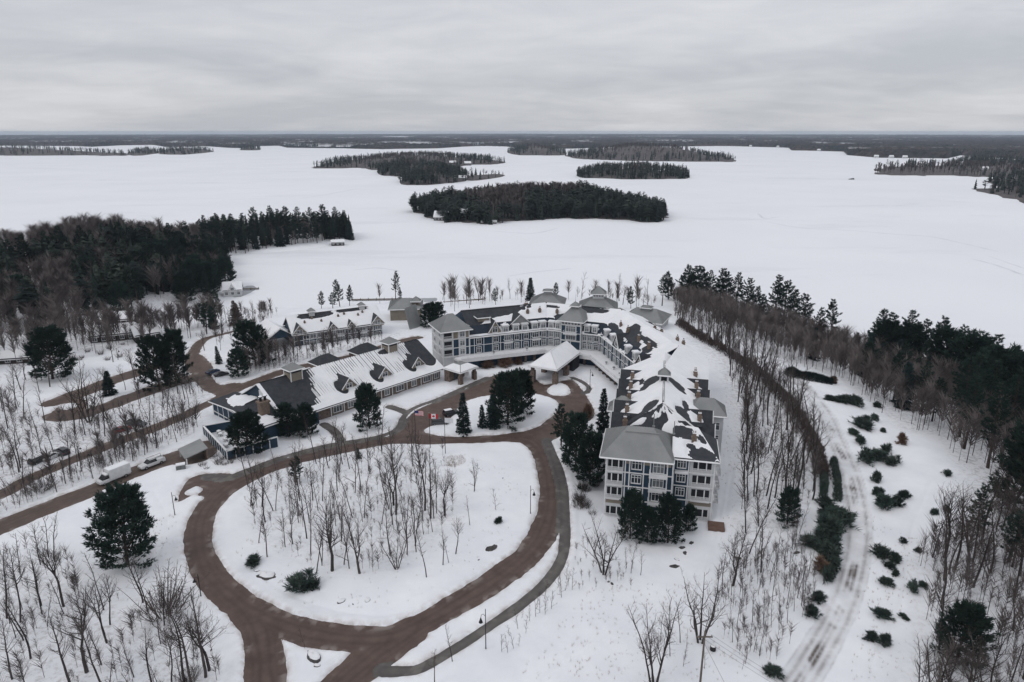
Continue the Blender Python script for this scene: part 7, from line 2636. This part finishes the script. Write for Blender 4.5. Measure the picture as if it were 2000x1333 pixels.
def vehicle(kind_, name, px, py, head_px, col, lab, cat, snow=False, group=None):
    x, y, z = (float(v) for v in on_ground(px, py)[0])
    hx, hy, _ = (float(v) for v in on_ground(*head_px)[0])
    z = float(ground_z(x, y)) - 0.02
    if not any(pave_sd(n, np.array([x]), np.array([y]))[0] < 0 for n in PAVE):
        z += 0.16
    rz = math.atan2(hy - y, hx - x)
    e = empty(name, (x, y, z), rz, lab, cat, group)
    P = paint(col)
    body, glass = MB(), MB()
    if kind_ == 'sedan':
        loft(body, [(-2.25, 0.78, 0.35, 0.80, 0.70), (-2.1, 0.86, 0.28, 0.92, 0.78), (-1.3, 0.89, 0.24, 0.95, 0.80), (0.9, 0.89, 0.24, 0.95, 0.80), (1.8, 0.87, 0.26, 0.85, 0.76), (2.2, 0.78, 0.32, 0.68, 0.68)])
        loft(glass, [(-1.75, 0.74, 0.93, 0.98, 0.70), (-1.05, 0.76, 0.93, 1.38, 0.60), (0.25, 0.76, 0.93, 1.40, 0.60), (1.15, 0.74, 0.93, 0.98, 0.70)])
        roof = (-1.0, 0.2, 0.585, 1.385, 1.425)
        ax, wr = (-1.35, 1.40), 0.32
    elif kind_ == 'suv':
        loft(body, [(-2.3, 0.84, 0.42, 1.0, 0.80), (-2.2, 0.92, 0.34, 1.05, 0.86), (0.8, 0.94, 0.30, 1.06, 0.86), (1.9, 0.92, 0.32, 0.98, 0.82), (2.3, 0.82, 0.40, 0.80, 0.74)])
        loft(glass, [(-2.2, 0.80, 1.03, 1.10, 0.78), (-1.95, 0.80, 1.03, 1.66, 0.66), (0.2, 0.80, 1.03, 1.70, 0.66), (1.1, 0.80, 1.03, 1.08, 0.76)])
        roof = (-1.95, 0.2, 0.65, 1.66, 1.73)
        ax, wr = (-1.4, 1.42), 0.36
    elif kind_ == 'pickup':
        loft(body, [(-2.85, 0.9, 0.5, 1.05, 0.9), (-2.8, 0.95, 0.45, 1.08, 0.93), (-0.7, 0.95, 0.42, 1.10, 0.93), (1.35, 0.95, 0.42, 1.12, 0.90), (2.5, 0.93, 0.45, 1.05, 0.86), (2.85, 0.84, 0.5, 0.9, 0.78)])
        loft(glass, [(-0.95, 0.80, 1.08, 1.15, 0.78), (-0.85, 0.80, 1.08, 1.78, 0.66), (0.65, 0.80, 1.08, 1.80, 0.66), (1.4, 0.80, 1.08, 1.15, 0.78)])
        roof = (-0.85, 0.65, 0.66, 1.77, 1.85)
        ax, wr = (-1.75, 1.75), 0.40
    else:   # box van
        loft(body, [(1.2, 0.98, 0.45, 1.25, 0.95), (2.6, 0.98, 0.45, 1.22, 0.92), (3.25, 0.90, 0.5, 1.05, 0.84)])
        body.box(-3.4, 1.2, -0.95, 0.95, 0.5, 0.75)
        loft(glass, [(1.25, 0.90, 1.22, 2.05, 0.78), (1.9, 0.90, 1.22, 2.08, 0.78), (2.65, 0.88, 1.20, 1.28, 0.84)])
        roof = (1.22, 1.9, 0.80, 2.06, 2.2)
        ax, wr = (-2.3, 2.35), 0.40
    bo = body.build('body', P, e)
    glass.build('windows', M_CARGLASS, e)
    r = MB()
    r.box(roof[0], roof[1], -roof[2], roof[2], roof[3], roof[4])
    if snow:
        r.box(roof[0] + 0.05, roof[1] - 0.05, -roof[2] + 0.05, roof[2] - 0.05, roof[4] + 0.002, roof[4] + 0.12, 1)
    r.build('roof', [P, M_ROOFSNOW], e)
    if kind_ == 'pickup':
        bd = MB()
        for a in ((-2.78, -0.98, -0.93, -0.83), (-2.78, -0.98, 0.83, 0.93), (-2.78, -2.68, -0.83, 0.83)):
            bd.box(a[0], a[1], a[2], a[3], 1.085, 1.36)
        bd.build('cargo_bed', P, e)
        lr = MB()
        for yy in (-0.7, 0.7):
            lr.tube([(-2.6, yy, 1.36), (-2.6, yy, 2.0)], 0.04, 5)
            lr.tube([(-2.6, yy, 2.0), (0.9, yy, 2.0)], 0.04, 5)
        lr.build('roof_rack', M_BLACK, e)
    if kind_ == 'van':
        cb = MB()
        cb.box(-3.5, 1.15, -1.08, 1.08, 0.78, 3.0)
        cb.build('cargo_box', P, e)
        sb = MB()
        sb.box(-3.45, 1.1, -1.03, 1.03, 3.003, 3.12)
        sb.build('snow_cover', M_ROOFSNOW, e)
    xf_ = {'sedan': 2.2, 'suv': 2.3, 'pickup': 2.85, 'van': 3.25}[kind_]
    xb_ = {'sedan': -2.25, 'suv': -2.3, 'pickup': -2.85, 'van': -3.5}[kind_]
    hz_ = 0.62 if kind_ == 'sedan' else 0.78
    for sg in (-1, 1):
        for a in ax:
            t = MB()
            t.tube([(a, sg * 0.72, wr), (a, sg * 0.98, wr)], wr, 12)
            w_ = t.build('wheel', M_TYRE, e)
            h = MB()
            h.tube([(a, sg * 0.983, wr), (a, sg * 1.0, wr)], wr * 0.58, 10)
            h.build('rim', M_RIM, w_)
        l = MB()
        l.box(xf_ - 0.12, xf_ + 0.02, sg * 0.62 - 0.16, sg * 0.62 + 0.16, hz_ - 0.08, hz_ + 0.1)
        l.build('headlight', M_LAMP, e)
        l = MB()
        l.box(xb_ - 0.02, xb_ + 0.08, sg * 0.68 - 0.1, sg * 0.68 + 0.1, hz_, hz_ + 0.25)
        l.build('tail_light', M_TAIL, e)
    return e


WHT, BLK, GRY = (0.62, 0.63, 0.64), (0.012, 0.014, 0.017), (0.05, 0.055, 0.065)
vehicle('van', 'box_van', 222, 938, (190, 951), WHT, 'white box van driving down the service road', 'van', True)
vehicle('pickup', 'pickup_truck', 297, 910, (270, 921), WHT, 'white pickup with ladder rack behind the box van', 'pickup')
vehicle('suv', 'parked_car', 78, 904, (110, 890), BLK, 'black car at the left end of the row above the entry lane', 'car', True)
vehicle('sedan', 'parked_car', 101, 897, (130, 882), WHT, 'snowy white car between two dark cars above the entry lane', 'car', True)
vehicle('suv', 'parked_car', 122, 888, (95, 875), GRY, 'dark grey car at the right end of the row above the entry lane', 'car')
vehicle('sedan', 'parked_car', 240, 844, (270, 836), (0.18, 0.012, 0.016), 'red car half hidden by trunks above the entry lane', 'car')
vehicle('pickup', 'parked_car', 268, 833, (300, 838), GRY, 'dark pickup beside the red car', 'pickup')
vehicle('sedan', 'parked_car', 416, 730, (440, 722), (0.012, 0.035, 0.085), 'blue car at the bend of the lane', 'car')
vehicle('sedan', 'parked_car', 433, 735, (455, 730), BLK, 'black car just right of the blue car', 'car')
vehicle('suv', 'parked_car', 859, 830, (885, 828), GRY, 'dark grey car with its nose in the courtyard island, behind the flagpoles', 'car')
vehicle('suv', 'parked_car', 881, 811, (905, 806), BLK, 'black car left of the courtyard spruces', 'car', True)
vehicle('sedan', 'parked_car', 206, 973, (180, 984), WHT, 'white vehicle peeking out behind the big round pine', 'car', True)

# ------------------------------------------------------------------ flags
M_RED = mat('flag_red', (0.42, 0.012, 0.018), rough=0.8)
M_FW = mat('flag_white', (0.66, 0.66, 0.68), rough=0.8)
M_FB = mat('flag_blue', (0.02, 0.03, 0.12), rough=0.8)
LEAF = [(0, 1.0), (0.14, 0.72), (0.32, 0.82), (0.26, 0.42), (0.50, 0.62), (0.56, 0.48), (0.82, 0.52), (0.74, 0.32), (0.92, 0.18), (0.55, -0.10), (0.60, -0.26), (0.06, -0.20), (0.06, -0.55)]
LEAF = LEAF + [(-x, y) for x, y in LEAF[::-1] if x > 0]


def flag(px, py, ty, lab, kind_, dirx=1):
    x, y, z = (float(v) for v in on_ground(px, py)[0])
    v = -(ty - CY) / F_PX
    h = CZ + y * (-SP + v * CP) / (CP + v * SP) - z
    e = empty('flagpole', (x, y, z), 0, lab, 'flagpole')
    p = MB()
    p.tube([(0, 0, -0.2), (0, 0, h)], [0.09, 0.05], 8)
    p.build('pole', M_BLACK, e)
    b = MB()
    b.tube([(0, 0, h), (0, 0, h + 0.14)], [0.1, 0.04], 8)
    b.build('ball', M_RIM, e)
    Wf, Hf = 2.1, 1.25
    top = h - 0.15

    def fp(u, w_, off=0.0):
        """flag cloth rippling in a light wind"""
        return (dirx * u, -0.22 * math.sin(u * 3.2) * (u / Wf) + off, top - Hf + w_ - 0.10 * u)
    f = MB()
    n, m = 16, 13
    for i in range(n):
        for j in range(m):
            u0, u1, w0, w1 = Wf * i / n, Wf * (i + 1) / n, Hf * j / m, Hf * (j + 1) / m
            if kind_ == 'canada':
                k = 0 if (i < n / 4 or i >= n * 3 / 4) else 1
            elif kind_ == 'stripes':
                k = 2 if (i < n * 0.4 and j >= 6) else (0 if j % 2 == 0 else 1)
            else:
                k = 1
            f.poly([fp(u0, w0), fp(u1, w0), fp(u1, w1), fp(u0, w1)], k)
    fo = f.build('flag', [M_RED, M_FW, M_FB], e)
    if kind_ == 'canada':
        l = MB()
        for off in (-0.012, 0.012):
            q = [fp(Wf / 2 + a * 0.42, Hf / 2 + c * 0.42 - 0.08, off) for a, c in LEAF]
            l.poly(q)
        l.build('maple_leaf', M_RED, fo)


flag(813, 880, 801, 'left flagpole with red and white striped flag below the court', 'stripes')
flag(840.5, 877, 807, 'middle flagpole with red and white maple leaf flag', 'canada')
flag(870, 888, 815, 'right flagpole with plain pale flag below the court', 'plain')

# ------------------------------------------------------------------ lamps, signs, utility pole
def lamp_post(px, py, ty, lab, side=1):
    x, y, z = (float(v) for v in on_ground(px, py)[0])
    v = -(ty - CY) / F_PX
    h = CZ + y * (-SP + v * CP) / (CP + v * SP) - z
    e = empty('lamp_post', (x, y, z), 0, lab, 'street lamp')
    p = MB()
    p.tube([(0, 0, -0.2), (0, 0, 0.7), (0, 0, h)], [0.12, 0.08, 0.055], 8)
    p.build('post', M_BLACK, e)
    a = MB()
    a.tube([(0, 0, h * 0.82), (side * 0.3, 0, h * 0.88), (side * 0.62, 0, h * 0.86), (side * 0.7, 0, h * 0.78)], 0.035, 6)
    a.build('bracket', M_BLACK, e)
    s = MB()
    s.tube([(side * 0.7, 0, h * 0.79), (side * 0.7, 0, h * 0.74), (side * 0.7, 0, h * 0.68)], [0.07, 0.16, 0.33], 10)
    so = s.build('lamp_shade', M_BLACK, e)
    g = MB()
    g.tube([(side * 0.7, 0, h * 0.68 - 0.01), (side * 0.7, 0, h * 0.68 - 0.16)], [0.17, 0.08], 8)
    g.build('bulb', M_LAMP, so)


for px, py, ty, lab, sd in ((1036, 1006, 949, 'black hooked lamp post at the right edge of the oval', 1), (949, 1270, 1190, 'tall black lamp post between drive and walking path', -1), (393, 1168, 1122, 'lamp post on the outer edge of the drive at left', -1),
                            (154, 892, 870, 'lamp post above the entry lane beside the dark cars', 1), (1152, 760, 722, 'thin lamp post in the snow below the canopy corner', 1), (342, 1008, 962, 'thin lamp post by the muddy lay-by left of the drive', 1),
                            (231, 704, 680, 'lone lamp post in the white field at left', 1), (183, 912, 880, 'lamp post between the entry lane and service road', -1), (997, 800, 768, 'lamp post on the courtyard island', 1), (368, 662, 616, 'pale tall lamp post by the narrow lane', 1)):
    lamp_post(px, py, ty, lab, sd)

x, y, z = (float(v) for v in on_ground(1366, 1350)[0])
UP = empty('utility_pole', (x, y, z), 0, 'wooden utility pole with wires at the bottom edge', 'utility pole')
p = MB()
p.tube([(0, 0, -0.5), (0, 0, 10.0)], [0.17, 0.11], 8)
p.build('pole', M_WOOD, UP)
p = MB()
p.box(-1.1, 1.1, -0.07, 0.07, 9.1, 9.27)
p.build('crossarm', M_WOOD, UP)
for q in (-0.95, 0, 0.95):
    p = MB()
    p.tube([(q, 0, 9.27), (q, 0, 9.5)], 0.06, 6)
    p.build('insulator', M_RIM, UP)
    p = MB()
    pts = []
    for k in range(14):
        t = k / 13
        pts.append((q + 26 * t, -24 * t, 9.5 - 9.0 * t * (1 - t) * 0.5 - 1.5 * t))
    p.tube(pts, 0.018, 4)
    p.build('wire', M_BLACK, UP)
p = MB()
p.tube([(0, 0, 8.2), (4.5, -3.8, 0)], 0.02, 4)
p.build('guy_wire', M_BLACK, UP)

# utility cabinet and waste drum in the snow
x, y, z = (float(v) for v in on_ground(354, 918)[0])
UC = empty('utility_cabinet', (x, y, z), R(25), 'grey utility cabinet capped with snow near the loading hood', 'cabinet')
p = MB()
p.box(-1.0, 1.0, -0.6, 0.6, -0.1, 1.3)
p.build('box', mat('cabinet_grey', (0.12, 0.13, 0.13), (0.18, 0.19, 0.19), 1, 0.6), UC)
p = MB()
p.box(-0.98, 0.98, -0.58, 0.58, 1.303, 1.55)
p.build('snow_cap', M_ROOFSNOW, UC)
p = MB()
p.box(-0.03, 0.03, -0.62, -0.6, 0.05, 1.2)
p.build('door_seam', M_BLACK, UC)
x, y, z = (float(v) for v in on_ground(1392, 1272)[0])
BN = empty('barrel', (x, y, z), 0, 'lone dark barrel with snow on top right of the utility pole', 'barrel')
p = MB()
p.tube([(0, 0, 0), (0, 0, 0.45), (0, 0, 0.95)], [0.42, 0.46, 0.42], 14)
p.build('drum', M_BLACK, BN)
p = MB()
p.tube([(0, 0, 0.953), (0, 0, 1.12)], [0.4, 0.22], 12)
p.build('snow_cap', M_ROOFSNOW, BN)

# ------------------------------------------------------------------ boulders poking out of the snow
M_ROCK = mat('boulder', (0.030, 0.028, 0.028), (0.10, 0.092, 0.088), 1.5, 0.9, 0.5, 5)
ROCKS = []
for k in range(4):
    rg = np.random.default_rng(500 + k)
    nu, nv = 13, 8
    th, ph = np.meshgrid(np.linspace(0, 2 * math.pi, nu, endpoint=False), np.linspace(0.02, math.pi * 0.62, nv))
    rr_ = 0.55 + 0.95 * fbm(np.cos(th) * 1.2 + np.sin(ph) + k * 7, np.sin(th) * 1.2 + np.cos(ph) * 2, 600 + k, 3)
    V = np.stack([rr_ * np.sin(ph) * np.cos(th), rr_ * np.sin(ph) * np.sin(th) * 0.8, rr_ * np.cos(ph) * 0.75], -1)
    idx = np.arange(nu * nv).reshape(nv, nu)
    q = np.stack([idx[:-1], idx[1:], np.roll(idx, -1, 1)[1:], np.roll(idx, -1, 1)[:-1]], -1).reshape(-1, 4)
    S = V[:5].copy()
    S[..., 2] += 0.10
    S[4, :, 2] -= 0.20
    S[:, :, :2] *= 1.0
    qs = np.stack([idx[:4], idx[1:5], np.roll(idx, -1, 1)[1:5], np.roll(idx, -1, 1)[:4]], -1).reshape(-1, 4)
    ROCKS.append((mesh_np('stone', V.reshape(-1, 3), q, [M_ROCK], False), mesh_np('snow_cap', S.reshape(-1, 3), qs, [M_ROOFSNOW], True)))


def boulder(px, py, w, lab, group=None, k=0, rz=0.0, flat=1.0, snow=True):
    x, y, z = (float(v) for v in on_ground(px, py)[0])
    s = w / 2 * math.hypot(y, CZ - z) / F_PX
    e = empty('boulder', (x, y, z), rz, lab, 'boulder', group)
    e.scale = (s, s * 0.7, s * flat)
    add('stone', ROCKS[k % 4][0], e)
    if snow:
        add('snow_cap', ROCKS[k % 4][1], e)


boulder(612, 1284, 34, 'large snow capped boulder on the triangular traffic island', None, 0, 2.4, 0.6)
boulder(620, 1302, 14, 'small dark stone below the large boulder on the triangular island', None, 1)
boulder(522, 1126, 40, 'long dark rock ledge at the front left of the oval', None, 1, -0.15, 0.5)
boulder(960, 1072, 30, 'long dark rock ledge at the right of the oval', None, 2, 0.7, 0.4, False)
boulder(976, 1058, 16, 'shorter rock just above the long ledge at the right of the oval', None, 3, 0.7, 0.5)
for i, (px, py, w_) in enumerate(((503, 1116, 12), (548, 1138, 16), (556, 1142, 12), (668, 1176, 18), (690, 1182, 8), (702, 1168, 16), (718, 1174, 18), (696, 1174, 8), (935, 1096, 8), (995, 946, 12), (1003, 956, 10), (982, 936, 8), (442, 1087, 8), (577, 1090, 10))):
    boulder(px, py, w_, 'dark stone poking through the snow of the oval', 'stones in the oval', i, i * 1.3, 0.7, w_ > 9)
for i, (px, py, w_) in enumerate(((1115, 1112, 14), (1188, 1138, 9), (1195, 1142, 10), (1236, 1155, 8), (1332, 1072, 16), (1338, 1082, 14), (1322, 1094, 12), (1318, 1108, 18), (1350, 1062, 14), (1127, 1017, 7), (1443, 1092, 12), (1556, 1082, 14), (1223, 1308, 9))):
    boulder(px, py, w_, 'dark stone in the snow right of the drive', 'stones right of the drive', i + 1, i * 0.9, 0.7, i % 3 == 0)
for i, (px, py, w_) in enumerate(((318, 1062, 10), (328, 1060, 8), (297, 1075, 9), (313, 1038, 8), (383, 1228, 14), (378, 1234, 10), (290, 1123, 8), (250, 1172, 10), (95, 1285, 14), (90, 1310, 12), (414, 1272, 12))):
    boulder(px, py, w_, 'dark stone in the snow left of the drive', 'stones left of the drive', i + 2, i * 1.1, 0.6, i % 4 == 0)

# islet on the open lake
x, y = un(1663, 351, LAKE_Z)
IS = empty('rock_islet', (x, y, LAKE_Z), 0, 'tiny dark rock islet alone on the open ice at right', 'islet')
o_ = add('stone', ROCKS[0][0], IS)
o_.scale = (5, 3.5, 2.4)
o_ = add('stone', ROCKS[2][0], IS)
o_.scale = (2.6, 2.4, 3.6)
o_.location = (3.2, 0, 0)

# dry grass standing through the snow
rg = np.random.default_rng(808)
tf_ = Tri()
pts = []
for poly, n in ((W([(870, 895), (900, 890), (912, 905), (890, 915), (868, 912)]), 260), (W([(160, 1120), (330, 1000), (420, 1080), (330, 1180)]), 160), (W([(1000, 1330), (1150, 1150), (1420, 1130), (1520, 1330)]), 420),
                (W([(1660, 1330), (1690, 1000), (1800, 1060), (1760, 1330)]), 200), (W([(450, 1080), (560, 1180), (780, 1200), (1000, 1080), (1040, 930), (900, 880), (600, 900)]), 420), (W([(1420, 700), (1590, 900), (1590, 1200), (1400, 1150)]), 520), (W([(0, 800), (420, 770), (200, 930), (0, 990)]), 420)):
    for px_, py_ in in_poly(poly, n, rg):
        pts.append((px_, py_))
pts = np.array(pts)
ok = np.ones(len(pts), bool)
for nme in PAVE:
    ok &= pave_sd(nme, pts[:, 0], pts[:, 1]) > 0.8
pts = pts[ok]
C = np.column_stack([pts, ground_z(pts[:, 0], pts[:, 1]) + 0.1])
tf_.add(blades(C, np.tile([0, 0, 1.0], (len(C), 1)), rg, 7, 0.55, 0.012, 0.35))
tag(add('dry_grass', tf_.mesh('dry_grass', mat('dry_grass', (0.20, 0.145, 0.095), (0.32, 0.24, 0.16), 0.3, 0.95))), 'dry straw coloured grass poking through the snow', 'grass', kind='stuff')
# ------------------------------------------------------------------ last: drop trees the photograph cannot show, and tell small groups apart
def shown(o):
    x, y, z = o.location
    if y < 5:
        return False
    h = 14.0 * o.scale[2]
    (ax, ay), (bx, by) = proj(x, y, z), proj(x, y, z + h)
    return -40 < ax < 2040 and by < 1333


by_label = {}
for o in COL.objects:
    if o.parent is None and o.get('group') and o.get('category') in ('tree', 'shrub', 'sapling', 'bush', 'boulder'):
        by_label.setdefault(o['label'], []).append(o)
for lab in list(by_label):
    if len(by_label[lab]) <= 44:
        keep_ = []
        for o in by_label[lab]:
            if shown(o):
                keep_.append(o)
                continue
            for c in list(o.children):
                bpy.data.objects.remove(c)
            bpy.data.objects.remove(o)
        by_label[lab] = keep_
ORD = ['first', 'second', 'third', 'fourth', 'fifth', 'sixth', 'seventh', 'eighth', 'ninth', 'tenth', 'eleventh', 'twelfth']
for lab, L in by_label.items():
    if 2 <= len(L) <= 44:
        L.sort(key=lambda o: proj(*o.location)[0])
        for i, o in enumerate(L):
            n = i + 1
            suf = ORD[i] if i < 12 else '%d%s' % (n, 'th' if 10 < n % 100 < 14 else {1: 'st', 2: 'nd', 3: 'rd'}.get(n % 10, 'th'))
            o['label'] = lab + ', ' + suf + ' from left'

# ------------------------------------------------------------------ the air: thin winter haze over the whole lake
hz = MB()
hz.box(-23000, 23000, -400, 23500, LAKE_Z - 3, 84)
hm = bpy.data.materials.new('haze')
hm.use_nodes = True
hm.node_tree.nodes.clear()
ho = hm.node_tree.nodes.new('ShaderNodeOutputMaterial')
hv = hm.node_tree.nodes.new('ShaderNodeVolumePrincipled')
hv.inputs['Color'].default_value = (0.72, 0.84, 1.0, 1)
hv.inputs['Density'].default_value = 5e-5
hm.node_tree.links.new(hv.outputs[0], ho.inputs['Volume'])
tag(hz.build('haze', hm), kind='stuff')
